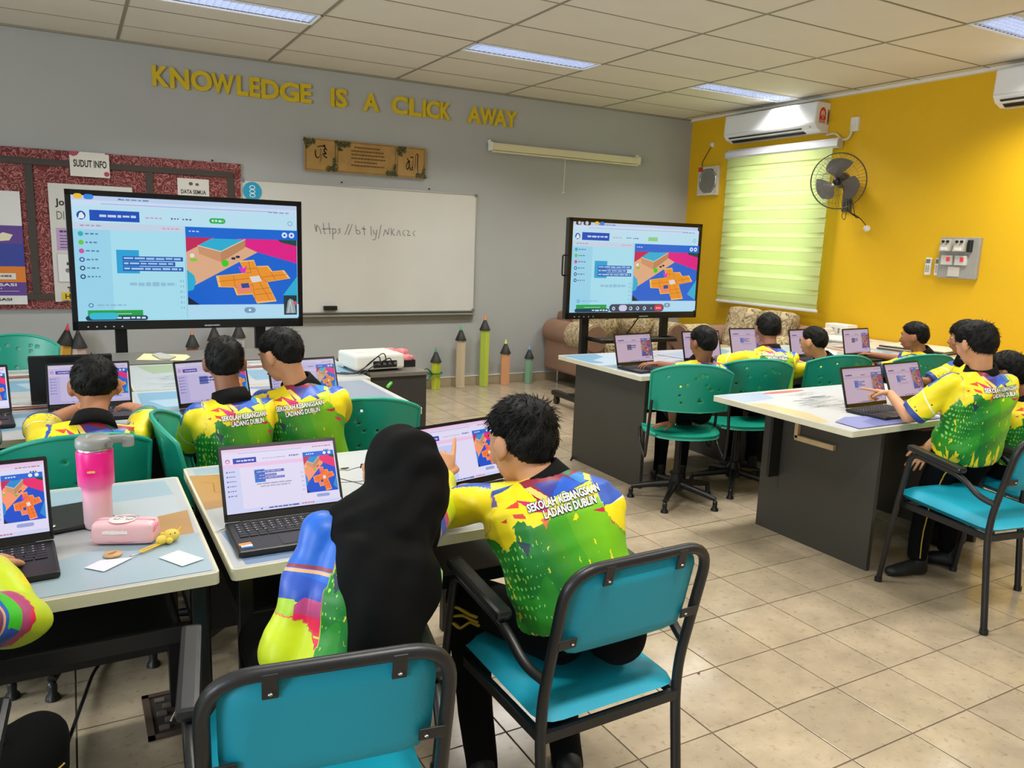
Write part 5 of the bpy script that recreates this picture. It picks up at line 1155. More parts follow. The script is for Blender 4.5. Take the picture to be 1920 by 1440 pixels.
# right counter clutter
z8 = .7465
def stack(label, x, y, w_, d_, cols, yaw, z=z8, name='paper_stack', cat='papers'):
    t = thing(name, label, cat, (x, y, z), yaw)
    zz = 0
    for k, c in enumerate(cols):
        h = .012 if c in ('5A4A3C', '3A3430') else .008
        MB().box((random.uniform(-.02, .02), random.uniform(-.02, .02), zz + h / 2), (w_, d_, h - .0006), rz_(random.uniform(-.08, .08))).obj('sheet_bundle', mat('sheet_' + c, c, .8), t); zz += h
stack('stack of brown folders and boards on the wall counter', 6.1, 3.95, .42, .5, ['C8B8A0', '5A4A3C', 'D8D0C4', '3A3430', 'CFC0AC'], 8)
stack('pale pink papers spread on the wall counter behind the profile boy', 6.15, 3.25, .45, .5, ['D8C0BC', 'E0D4CC'], -10)
stack('white papers at the far end of the wall counter', 6.1, 4.75, .4, .4, ['D8D4CC', 'C8C4BC', 'E0DCD4'], 14)
t = thing('white_box', 'white box with slots against the yellow wall below the blind', 'box', (6.42, 4.98, z8), 0)
MB().box((0, 0, .06), (.14, .26, .12), bev=.008).obj('box_body', M_white, t); MB().box((-.071, .04, .06), (.003, .03, .05)).box((-.071, -.03, .06), (.003, .02, .05)).obj('slot', mat('grey_slot', '8A8A88', .5), t)
t = thing('paper_roll', 'bundle of white paper rolls at the counter\'s far end', 'paper roll', (6.15, 4.98, z8), 0)
for k in range(3): MB().tube([(-.15, .02 * k, .03 + .03 * (k == 1)), (.15, .03 - .02 * k, .03 + .03 * (k == 1))], .024, 12).obj('roll', mat('roll_white', 'D8D2C6', .7), t)
M_crm = mat('crumpled_tissue', 'C9D0DC', .7, var=.15, vscale=40)
for k, (x, y) in enumerate(((4.86, 3.88), (4.98, 4.05))):
    MB().ell((0, 0, .03), (.1, .08, .035), nu=20, nv=12, f=lambda q, k=k: q * (1 + .25 * math.sin(q[0] * 90 + 5 * k) * math.cos(q[1] * 80 + k))).obj('crumpled_paper', M_crm, label=('crumpled bluish paper next to the crew-cut boy\'s laptop', 'crumpled bluish paper lying behind the first one, toward the counter')[k], cat='paper', loc=(x, y, .752))
for k, (px, py, c, lb) in enumerate(((730, 722, '5FBF4A', 'green highlighter lying on the second row desk'), )):
    x, y = at(px, py, .76); t = thing('highlighter_pen', lb, 'pen', (x, y, .752), 60)
    MB().tube([(-.045, 0, .009), (.03, 0, .009)], .0085, 10).obj('barrel', mat('hl_' + c, c, .4), t); MB().tube([(.03, 0, .009), (.055, 0, .009)], .009, 10).obj('cap', mat('hl_cap', '3F9A3A', .4), t)
t = thing('laptop_sleeve', 'flat black folder sleeve on the left desk behind the edge laptop', 'folder', (-.085, 2.30, .752), 12)
MB().box((0, 0, .006), (.28, .2, .01), bev=.004).obj('cover', M_lap2, t); MB().ell((-.01, -.07, .0125), (.012, .012, .003), nu=12, nv=6).obj('metal_badge', M_chrome, t)
# floor box
t = thing('floor_socket_box', 'open brown floor socket box with exposed wiring beside the armrest', 'floor socket', (.225, 2.50, 0), 0)
MB().box((0, .12, .004), (.2, .02, .006)).box((0, -.12, .004), (.2, .02, .006)).box((-.09, 0, .004), (.02, .26, .006)).box((.09, 0, .004), (.02, .26, .006)).obj('frame', mat('brown_plate', '4A3A30', .5), t)
MB().box((0, 0, .0015), (.17, .23, .002)).obj('pit', mat('pit_dark', '2A211C', .8), t)
for k in range(5): MB().box((-.05 + .02 * (k % 2), -.08 + k * .04, .006), (.03, .022, .008), bev=.002).obj('terminal', mat('term_grey', '8A8078' if k % 2 else '5A524C', .5), t)
MB().tube(fillet([(-.03, -.06, .01), (0, 0, .02), (.04, .05, .012)], .03), .003, 6).obj('wire', M_white, t)
MB().tube(fillet([(-.12, 1.95, .06), (-.1, 2.35, .03), (0, 2.9, .012), (.15, 3.1, .012)], .1), .006, 6).obj('floor_cable', M_blackpl, label='dark cable running under the left desk', cat='cable')
MB().ell((0, 0, .003), (.006, .004, .003), nu=8, nv=6).obj('crumb', mat('brown_bit', '8A4A2A', .7), label='tiny brown crumb on the floor tiles right of the big boy\'s chair', cat='debris', loc=(*at(1310, 1263, 0), 0))
# ================================================================== PEOPLE
M_skin = mat('skin_brown', 'A9714F', .55, var=.06, vscale=20, sss=.06)
M_skin2 = mat('skin_light_brown', 'C48E68', .55, var=.06, vscale=20, sss=.06)
M_skin3 = mat('skin_dark_brown', '8A5A40', .55, var=.06, vscale=20, sss=.05)
M_hair = mat('black_hair', '080706', .6, bump=.3, bscale=260, spec=.22)
M_trou = mat('black_trousers', '060608', .9, spec=.15)
M_coll = mat('black_collar', '09090B', .85, spec=.2)
M_hij = mat('black_scarf_cloth', '050506', .8, spec=.15, bump=.05, bscale=400)
M_gold = mat('gold_stripe', 'B99A2C', .5)

def V(*a): return np.array(a, float)
def nrm(v): v = np.array(v, float); return v / (np.linalg.norm(v) + 1e-12)
def az(deg): a = math.radians(deg); return V(math.sin(a), math.cos(a), 0)   # azimuth clockwise from +y
class Prim(MB):
    def cap(s, A, B, ra, rb, n=14, ea=True, eb=True, sq=1.0, side=None):
        """tapered capsule; flat ends when ea/eb is False"""
        A, B = np.array(A, float), np.array(B, float); d = nrm(B - A); u_ = np.cross(d, [0, 0, 1.]) if side is None else np.array(side, float)
        if np.linalg.norm(u_) < .1: u_ = np.cross(d, [0, 1., 0])
        u_ = nrm(u_ - d * (u_ @ d)); v_ = np.cross(d, u_); rings = []
        if ea: rings += [(A - d * ra * math.cos(t), ra * math.sin(t)) for t in (.25, .7, 1.15)]
        rings += [(A, ra), (A * .5 + B * .5, (ra + rb) / 2), (B, rb)]
        if eb: rings += [(B + d * rb * math.sin(t), rb * math.cos(t)) for t in (.45, .9, 1.32)]
        return s.rings([(c, u_, v_, r, r * sq) for c, r in rings], n)
    def rings(s, R, n=18):
        vs = []; fs = []; k = len(R)
        for c, u_, v_, a, b in R:
            for j in range(n):
                t = 2 * PI * j / n; vs.append(np.array(c) + np.array(u_) * a * math.cos(t) + np.array(v_) * b * math.sin(t))
        for i in range(k - 1):
            for j in range(n): fs.append((i * n + j, i * n + (j + 1) % n, (i + 1) * n + (j + 1) % n, (i + 1) * n + j))
        fs.append(tuple(range(n))[::-1]); fs.append(tuple(range((k - 1) * n, k * n)))
        return s.add(vs, fs, True)
def remesh(mb, voxel, smooth=6, fac=.5):
    """closed shapes grown together into one continuous skin"""
    me = bpy.data.meshes.new('tmp'); me.from_pydata(mb.v, [], mb.f)
    bm = bmesh.new(); bm.from_mesh(me); bmesh.ops.recalc_face_normals(bm, faces=bm.faces); bm.to_mesh(me); bm.free()
    o = bpy.data.objects.new('tmp', me); COL.objects.link(o)
    r = o.modifiers.new('r', 'REMESH'); r.mode = 'VOXEL'; r.voxel_size = voxel; r.use_smooth_shade = True
    if smooth: s_ = o.modifiers.new('s', 'SMOOTH'); s_.factor = fac; s_.iterations = smooth
    dg = bpy.context.evaluated_depsgraph_get(); dg.update(); out = bpy.data.meshes.new_from_object(o.evaluated_get(dg))
    bpy.data.objects.remove(o); bpy.data.meshes.remove(me)
    n = len(out.vertices); co = np.empty(n * 3, 'f'); out.vertices.foreach_get('co', co); co = co.reshape(-1, 3).astype(float)
    no = np.empty(n * 3, 'f'); out.vertices.foreach_get('normal', no); no = no.reshape(-1, 3).astype(float)
    F = [list(p.vertices) for p in out.polygons]; bpy.data.meshes.remove(out)
    return co, no, F
def to_mesh(name, parts, m):
    vs, fs = [], []
    for co, F in parts:
        o = len(vs); vs += [tuple(c) for c in co]; fs += [[i + o for i in f] for f in F]
    me = bpy.data.meshes.new(name); me.from_pydata(vs, [], fs); me.materials.append(m)
    me.polygons.foreach_set('use_smooth', [True] * len(fs)); me.update(); return me

# ---------------- shirt print: one node tree, coordinates (u across, v up, w part) stored on the cloth
def shirt_material(name, long=False):
    m = bpy.data.materials.new(name); m.use_nodes = True; nt = m.node_tree; b = nt.nodes['Principled BSDF']; N = nt.nodes.new; L = nt.links.new
    at_ = N('ShaderNodeAttribute'); at_.attribute_name = 'pat'; sp = N('ShaderNodeSeparateXYZ'); L(at_.outputs['Vector'], sp.inputs[0]); U_, V_, W_ = sp.outputs
    fl_ = N('ShaderNodeCombineXYZ'); L(U_, fl_.inputs[0]); L(V_, fl_.inputs[1]); UV = fl_.outputs[0]
    def M(op, a, b_=None, clamp=False):
        n = N('ShaderNodeMath'); n.operation = op; n.use_clamp = clamp
        for i, x in enumerate((a, b_)):
            if x is None: continue
            if isinstance(x, (int, float)): n.inputs[i].default_value = x
            else: L(x, n.inputs[i])
        return n.outputs[0]
    def mix(f, a, c):
        n = N('ShaderNodeMix'); n.data_type = 'RGBA'
        if isinstance(f, (int, float)): n.inputs[0].default_value = f
        else: L(f, n.inputs[0])
        for i, x in ((6, a), (7, c)):
            if isinstance(x, str): n.inputs[i].default_value = (*lin(x), 1)
            else: L(x, n.inputs[i])
        return n.outputs[2]
    def noise(sc, det=3, off=0, dist=0):
        mp = N('ShaderNodeMapping'); mp.inputs['Location'].default_value = (off, off * .7, 0); mp.inputs['Scale'].default_value = sc if isinstance(sc, tuple) else (sc, sc, sc)
        L(UV, mp.inputs[0]); n = N('ShaderNodeTexNoise'); n.inputs['Scale'].default_value = 1; n.inputs['Detail'].default_value = det; n.inputs['Distortion'].default_value = dist; L(mp.outputs[0], n.inputs['Vector']); return n.outputs['Fac']
    def poly(pts):
        """inside a convex polygon, anticlockwise"""
        ar = sum(pts[i][0] * pts[(i + 1) % len(pts)][1] - pts[(i + 1) % len(pts)][0] * pts[i][1] for i in range(len(pts)))
        if ar < 0: pts = pts[::-1]
        cur = None
        for i in range(len(pts)):
            (x0, y0), (x1, y1) = pts[i], pts[(i + 1) % len(pts)]; nx, ny = -(y1 - y0), (x1 - x0)
            d = N('ShaderNodeVectorMath'); d.operation = 'DOT_PRODUCT'; L(UV, d.inputs[0]); d.inputs[1].default_value = (nx, ny, 0)
            g = M('GREATER_THAN', d.outputs['Value'], nx * x0 + ny * y0); cur = g if cur is None else M('MULTIPLY', cur, g)
        return cur
    # torso base: yellow above, green below with ragged brush edge
    n1 = noise((3.2, 5.5, 1), 4, 2.3, .6); edge = M('ADD', .765, M('MULTIPLY', M('SUBTRACT', n1, .5), .45)); edge = M('ADD', edge, M('MULTIPLY', U_, .05))
    green = M('LESS_THAN', V_, edge)
    gcol = mix(M('MULTIPLY', M('ADD', M('ADD', U_, .25), M('MULTIPLY', M('SUBTRACT', V_, .5), .8)), 1.1, True), '0E7A22', '78BE12')
    wv = N('ShaderNodeTexNoise'); wv.inputs['Scale'].default_value = 2.2; wv.inputs['Detail'].default_value = 0; L(UV, wv.inputs['Vector']); gcol = mix(M('MULTIPLY', M('GREATER_THAN', wv.outputs['Fac'], .56), .5), gcol, '2E9A18')
    c = mix(green, 'F2DC0C', gcol)
    # halftone dots at the lower left
    vo = N('ShaderNodeTexVoronoi'); vo.inputs['Scale'].default_value = 17; vo.inputs['Randomness'].default_value = .25; L(UV, vo.inputs['Vector'])
    dots = M('MULTIPLY', M('LESS_THAN', vo.outputs['Distance'], M('MULTIPLY', M('SUBTRACT', .05, U_), .30)), M('MULTIPLY', M('GREATER_THAN', V_, .22), M('LESS_THAN', V_, .66))); c = mix(M('MULTIPLY', dots, M('LESS_THAN', U_, -.25)), c, '8ED860')
    # yellow splashes low on the back
    n2 = noise((5, 2.0, 1), 4, 7.1, 1.0); sp2 = M('GREATER_THAN', M('ADD', n2, M('MULTIPLY', M('SUBTRACT', .18, V_), .9)), .64); c = mix(sp2, c, 'F0D814')
    n3 = noise((14, 9, 1), 2, 3.3); c = mix(M('MULTIPLY', M('GREATER_THAN', n3, .68), M('LESS_THAN', V_, .85)), c, 'EEDC2A'); c = mix(M('MULTIPLY', M('GREATER_THAN', noise((20, 22, 1), 1, 9.3), .70), M('MULTIPLY', M('LESS_THAN', V_, .14), 1.)), c, '5A5A10')
    K = lambda x, y: ((x - 820) / 385, 1 - (y - 560) / 1210 * 1.42)
    def P(pts, col):
        nonlocal c
        c = mix(poly([K(*p) for p in pts]), c, col)
    P([(380, 560), (1260, 560), (1260, 622), (1000, 640), (560, 590), (380, 640)], '24499E')
    P([(690, 560), (1200, 560), (1190, 650), (760, 690)], '8C1C34'); P([(790, 610), (1110, 600), (1090, 690), (830, 720)], '2A3F9A')
    P([(410, 590), (540, 585), (548, 645), (430, 625)], '70609A'); P([(545, 585), (620, 580), (700, 600), (660, 720), (545, 720)], 'F2DC0C')
    P([(690, 560), (900, 560), (790, 640), (720, 625)], '8C1C34'); P([(900, 560), (1010, 560), (960, 600)], '2E7A52'); P([(1010, 560), (1180, 560), (1060, 610)], 'B01C30')
    P([(640, 640), (790, 700), (790, 740), (720, 720)], 'D01E68'); P([(700, 600), (740, 600), (820, 680), (790, 695)], 'E8C86A'); P([(760, 590), (880, 600), (840, 665), (800, 655)], '3A3A90')
    P([(840, 665), (925, 590), (1010, 655), (830, 690)], '1656C4'); P([(960, 600), (1060, 585), (1040, 650), (1005, 650)], '1F7FC8'); P([(1060, 585), (1130, 620), (1090, 660), (1040, 640)], 'F0E060'); P([(1090, 590), (1210, 610), (1180, 700), (1080, 650)], '3C9A28')
    P([(1120, 660), (1200, 690), (1190, 760), (1160, 740)], 'A8D8A0'); P([(790, 700), (900, 665), (960, 700), (860, 745)], 'D8E430'); P([(960, 668), (1080, 650), (1120, 700), (1000, 720)], 'C0DA30')
    P([(575, 665), (655, 648), (648, 682)], 'D8402A'); P([(602, 700), (660, 712), (668, 738), (612, 722)], 'D8402A'); P([(538, 722), (572, 712), (566, 734)], 'D8402A'); P([(740, 760), (790, 750), (755, 810)], 'E07038')
    P([(590, 822), (655, 852), (627, 905)], '1E3A4A'); P([(940, 840), (1010, 790), (1170, 795), (1175, 858), (1075, 815)], 'C41E44'); P([(1098, 855), (1155, 880), (1158, 906), (1112, 888)], 'D83A64')
    # sleeves (w > 1.5): v from shoulder 1 down to cuff 0, u around the arm
    s_ = mix(M('MULTIPLY', M('GREATER_THAN', V_, .62), M('LESS_THAN', U_, -.12)), 'F2DC0C', '1A50B4')
    vo2 = N('ShaderNodeTexVoronoi'); vo2.inputs['Scale'].default_value = 8; vo2.inputs['Randomness'].default_value = .5; L(UV, vo2.inputs['Vector']); s_ = mix(M('MULTIPLY', M('LESS_THAN', vo2.outputs['Distance'], .16), M('LESS_THAN', V_, .5)), s_, '2A3A10')
    ab = M('ABSOLUTE', U_); s_ = mix(M('MULTIPLY', M('LESS_THAN', M('ADD', V_, M('MULTIPLY', ab, .5)), .34), M('GREATER_THAN', V_, .1)), s_, '1E8A30')
    band = M('LESS_THAN', M('ABSOLUTE', M('SUBTRACT', V_, M('ADD', .24, M('MULTIPLY', ab, .25)))), .016); s_ = mix(band, s_, 'E8F0E0'); s_ = mix(M('LESS_THAN', V_, .09), s_, '24408C')
    s_ = mix(M('MULTIPLY', M('GREATER_THAN', V_, .6), M('LESS_THAN', M('ABSOLUTE', M('ADD', U_, .12)), .02)), s_, 'E8E0C8')
    if long:
        s_ = mix(M('GREATER_THAN', V_, .80), 'C8DC10', '1460C8')
        def PS(pts, col):
            nonlocal s_
            s_ = mix(poly(pts), s_, col)
        vo3 = noise((1.4, 3, 1), 1, 4.4); s_ = mix(M('MULTIPLY', M('GREATER_THAN', vo3, .5), M('LESS_THAN', V_, .34)), s_, 'F0DA0C')
        PS([(-1, .74), (.35, .72), (.25, .82), (-1, .84)], '3CC81E'); PS([(.3, .70), (1, .68), (1, .82), (.25, .80)], '1E4CB4'); PS([(-1, .63), (.75, .60), (.5, .72), (-1, .73)], 'B8407A'); PS([(.0, .585), (.8, .55), (.9, .64), (.1, .65)], 'E81E50'); PS([(.55, .60), (1, .58), (1, .68), (.6, .70)], 'A8CC20'); PS([(.1, .50), (.3, .49), (.36, .56), (.16, .57)], 'E81E50')
        s_ = mix(M('LESS_THAN', M('ABSOLUTE', M('SUBTRACT', M('ADD', V_, M('MULTIPLY', U_, .05)), .86)), .008), s_, 'E8A878'); s_ = mix(M('LESS_THAN', M('ABSOLUTE', M('SUBTRACT', M('ADD', V_, M('MULTIPLY', U_, .05)), .88)), .008), s_, '8A3040')
    c = mix(M('GREATER_THAN', W_, 1.5), c, s_)
    L(c, b.inputs['Base Color']); b.inputs['Roughness'].default_value = .45; b.inputs['Sheen Weight'].default_value = .05
    return m
M_shirt = shirt_material('printed_school_shirt'); M_shirtl = shirt_material('printed_long_sleeve_shirt', True)

# ---------------- hands
def hand(W, d, nrm_, side, pose='relax', s=1.0):
    """W wrist, d finger direction, nrm_ back-of-hand normal, side +1 when the thumb is on cross(d, n) side"""
    p = Prim(); d = nrm(d); n_ = nrm(np.array(nrm_) - d * (np.array(nrm_) @ d)); t = np.cross(d, n_) * side     # towards the thumb
    W = np.array(W, float); K = W + d * .072 * s
    p.rings([(W - d * .01 * s, t, n_, .020 * s, .016 * s), (W + d * .015 * s, t, n_, .026 * s, .014 * s), (W + d * .045 * s, t, n_, .034 * s, .0125 * s), (W + d * .072 * s, t, n_, .035 * s, .010 * s), (W + d * .078 * s, t, n_, .030 * s, .007 * s)], 14)
    curls = {'relax': [.35, .4, .45, .5], 'flat': [.08, .06, .06, .1], 'point': [.05, 1.35, 1.4, 1.45], 'fist': [1.1, 1.15, 1.2, 1.25], 'type': [.5, .55, .5, .45]}[pose]
    for k in range(4):
        off = (.026 - .0175 * k) * s; ln = (.068, .075, .070, .056)[k] * s; r = (.0085, .0088, .0083, .0072)[k] * s
        base = W + d * (.07 - .004 * abs(k - 1)) * s + t * off; fan = t * (.10 - .07 * k); a = curls[k]; cur = base - d * .014 * s; ang = a * .5
        for seg, fr in enumerate((.5, .3, .26)):
            dr = nrm(d * math.cos(ang) - n_ * math.sin(ang) + fan * math.cos(ang)); L_ = ln * fr + (.014 * s if seg == 0 else 0); nx = cur + dr * L_
            p.cap(cur, nx, r * (1 - .08 * seg), r * (.92 - .1 * seg), 8); cur = nx; ang += a * (1.0 if seg == 0 else .8)
    b = W + d * .018 * s + t * .020 * s; td = nrm(d * .62 + t * .75 - n_ * .25); q1 = b + td * .032 * s; td2 = nrm(d * .9 + t * .28 - n_ * .3) if pose != 'fist' else nrm(d * .6 - t * .5 - n_ * .5)
    if pose == 'point': td2 = nrm(d * .7 - t * .2 - n_ * .55)
    q2 = q1 + td2 * .027 * s; q3 = q2 + nrm(td2 * .9 - t * .15) * .020 * s
    p.cap(b - td * .01, q1, .0125 * s, .0105 * s, 8); p.cap(q1, q2, .0105 * s, .009 * s, 8); p.cap(q2, q3, .009 * s, .0075 * s, 8)
    co, no, F = remesh(p, .0031 * s, 4); return co, F
def ik(S, H, l1, l2, hint):
    S, H, hint = [np.array(k, float) for k in (S, H, hint)]; d = H - S; L_ = np.linalg.norm(d)
    if L_ > (l1 + l2) * .995: H = S + d / L_ * (l1 + l2) * .995; d = H - S; L_ = np.linalg.norm(d)
    a = (l1 * l1 - l2 * l2 + L_ * L_) / (2 * L_); h = math.sqrt(max(0, l1 * l1 - a * a)); u_ = d / L_; w_ = hint - u_ * (hint @ u_); return S + u_ * a + nrm(w_) * h, H

# ---------------- head
HA, HB, HC = .071, .089, .094
def head_frame(hz, pitch, roll):
    f = az(hz); f = f * math.cos(math.radians(pitch)) - V(0, 0, 1) * math.sin(math.radians(pitch)); r = nrm(np.cross(f, [0, 0, 1.])); u_ = np.cross(r, f)
    c, s_ = math.cos(math.radians(roll)), math.sin(math.radians(roll)); r2 = r * c + u_ * s_; u2 = u_ * c - r * s_; return np.column_stack([r2, f, u2])   # columns right, forward, up
def head_prims(p, H, R, k, ears=True):
    q = lambda x, y, z: H + R @ (V(x, y, z) * k)
    E = lambda c, r: p.ell(q(*c), tuple(a * k for a in r), R, 18, 12)
    E((0, 0, 0), (HA, HB, HC)); E((0, .028, -.052), (.052, .056, .058)); E((0, .048, -.088), (.028, .026, .022)); E((0, .062, -.01), (.055, .030, .045))
    p.cap(q(0, .078, -.006), q(0, .098, -.036), .008 * k, .013 * k, 8); E((.010, .090, -.038), (.008, .008, .007)); E((-.010, .090, -.038), (.008, .008, .007))
    E((0, .083, -.062), (.021, .009, .006)); E((0, .081, -.071), (.018, .009, .006)); E((0, .075, .018), (.05, .016, .012))
    for s_ in (-1, 1): E((s_ * .034, .062, -.035), (.020, .022, .022))
    if ears:
        for s_ in (-1, 1):
            Re = R @ rz_(s_ * -.45) ; c = q(s_ * (HA + .011), -.008, -.012)
            p.ell(c, (.0075 * k, .020 * k, .031 * k), Re, 12, 8); p.ell(q(s_ * (HA + .005), .002, -.038), (.008 * k, .010 * k, .012 * k), Re, 10, 6); p.ell(q(s_ * (HA + .002), .0, -.014), (.010 * k, .012 * k, .020 * k), Re, 10, 6)
def face_parts(par, H, R, k):
    q = lambda x, y, z: H + R @ (V(x, y, z) * k)
    for s_ in (-1, 1):
        MB().ell(q(s_ * .030, .0795, -.004), (.013 * k, .008 * k, .0065 * k), R, 14, 8).obj('eye', mat('eye_white', 'DCD6CE', .2), par)
        MB().ell(q(s_ * .030, .0862, -.004), (.006 * k, .003 * k, .0058 * k), R, 12, 8).obj('iris', mat('dark_iris', '1A100C', .15), par)
        MB().tube([q(s_ * .016, .089, .018), q(s_ * .03, .090, .022), q(s_ * .046, .080, .018)], [.002 * k, .003 * k, .0015 * k], 6).obj('eyebrow', M_hair, par)
    MB().ell(q(0, .0905, -.066), (.018 * k, .0035 * k, .0055 * k), R, 12, 8).obj('lips', mat('lips_brown', '8A4A40', .45), par)
def sstep(x): x = np.clip(x, 0, 1); return x * x * (3 - 2 * x)
def hair_obj(par, H, R, k, style, seed):
    """star-shaped cap that dips under the scalp below the hairline, plus tapered locks"""
    nu, nv = 72, 44; rr = np.random.RandomState(seed)
    ph = np.linspace(-PI, PI, nu, endpoint=False); el = np.linspace(-1.15, PI / 2, nv)
    ctrl_a = np.array([0, 25, 48, 66, 84, 98, 112, 135, 180.]); ctrl_l = {'crew': [36, 34, 24, 12, 12, 8, -16, -34, -38], 'short': [30, 28, 18, 10, 11, 5, -22, -40, -44], 'fringe': [14, 14, 8, 4, 9, 3, -24, -42, -46], 'tall': [34, 32, 22, 12, 12, 6, -20, -40, -44]}[style]
    top = {'crew': .011, 'short': .015, 'fringe': .020, 'tall': .022}[style]; sidet = {'crew': .004, 'short': .008, 'fringe': .012, 'tall': .007}[style]
    def R0(d): return 1 / np.sqrt((d[..., 0] / HA) ** 2 + (d[..., 1] / HB) ** 2 + (d[..., 2] / HC) ** 2)
    def lim(ang): return np.interp(np.abs(np.degrees(ang)), ctrl_a, ctrl_l)
    def T(ang, e):
        ed = np.degrees(e); t = sidet + (top - sidet) * sstep((ed - 8) / 42); back = sstep((np.abs(np.degrees(ang)) - 95) / 50)
        t = t + back * .007 * sstep((ed + 25) / 30) * (1 - sstep((ed - 35) / 30)); edge = sstep((ed - lim(ang)) / (16 if style != 'fringe' else 9)); return t * (.12 + .88 * edge), ed - lim(ang)
    P, E_ = np.meshgrid(ph, el, indexing='ij'); D = np.stack([np.sin(P) * np.cos(E_), np.cos(P) * np.cos(E_), np.sin(E_)], -1)
    t, m = T(P, E_); wav = .0016 * np.sin(9 * P + 3 * np.sin(5 * E_)) + .0012 * np.sin(17 * P + 11 * E_ + seed); rad = R0(D) + np.where(m > 0, t + wav * sstep(m / 14), -.004 - .004 * sstep(-m / 8))
    X = D * rad[..., None] * k; vs = (X.reshape(-1, 3) @ R.T) + H; fs = [(i * nv + j, ((i + 1) % nu) * nv + j, ((i + 1) % nu) * nv + j + 1, i * nv + j + 1) for i in range(nu) for j in range(nv - 1)]
    mb = MB(); mb.add(vs, fs, True)
    n = {'crew': 500, 'short': 1300, 'fringe': 1500, 'tall': 2600}[style]; crown = V(.012, -.055, .07)
    for _ in range(n):
        a_ = rr.uniform(-PI, PI); e = math.asin(rr.uniform(-.6, 1)); tt, mm = T(np.array(a_), np.array(e))
        if mm < 5: continue
        d = V(math.sin(a_) * math.cos(e), math.cos(a_) * math.cos(e), math.sin(e)); r0 = float(R0(d)); p0 = d * (r0 + float(tt) * .75); fl = p0 - crown; fl = fl - d * (fl @ d); fl = nrm(fl + rr.normal(0, .012, 3))
        out = .06 if math.degrees(e) < 25 else {'crew': .3, 'short': .10, 'fringe': .08, 'tall': .30}[style]
        ln = float(tt) * (.7 + .6 * rr.rand()) + .006; dr = nrm(fl + d * out * (0.6 + .8 * rr.rand())); q1 = p0 + dr * ln * .55; q2 = q1 + nrm(dr - d * .25) * ln * .5
        w_ = nrm(np.cross(dr, d)) * .0016; o = len(mb.v); L_ = [p0 - w_, p0 + w_, p0 + d * .0015, q1 - w_ * .8, q1 + w_ * .8, q1 + d * .0012, q2]
        mb.v += [tuple(H + R @ (x * k)) for x in L_]
        for f in ((0, 3, 5, 2), (2, 5, 4, 1), (1, 4, 3, 0), (3, 6, 5), (5, 6, 4), (4, 6, 3)): mb.f.append([o + i for i in f]); mb.m.append(0); mb.c.append(None); mb.sm.append(True)
    return mb.obj('hair', M_hair, par)
FOLD = np.random.RandomState(5)
def folds(co, no, amp, org, scale=1., along=None, seed=0):
    r = np.random.RandomState(seed); q = (co - org) / scale; f = np.zeros(len(co))
    for i in range(5):
        a = nrm(r.normal(0, 1, 3)); b_ = nrm(r.normal(0, 1, 3)); fr = r.uniform(22, 62); 
        if along is not None: a = nrm(a - along * (a @ along) * .8)
        s_ = np.sin(q @ a * fr + 2.2 * np.sin(q @ b_ * 9 + i)); f += np.sign(s_) * np.abs(s_) ** 1.5 / (1 + .4 * i)
    return co + no * (f * amp / 2.2)[:, None]

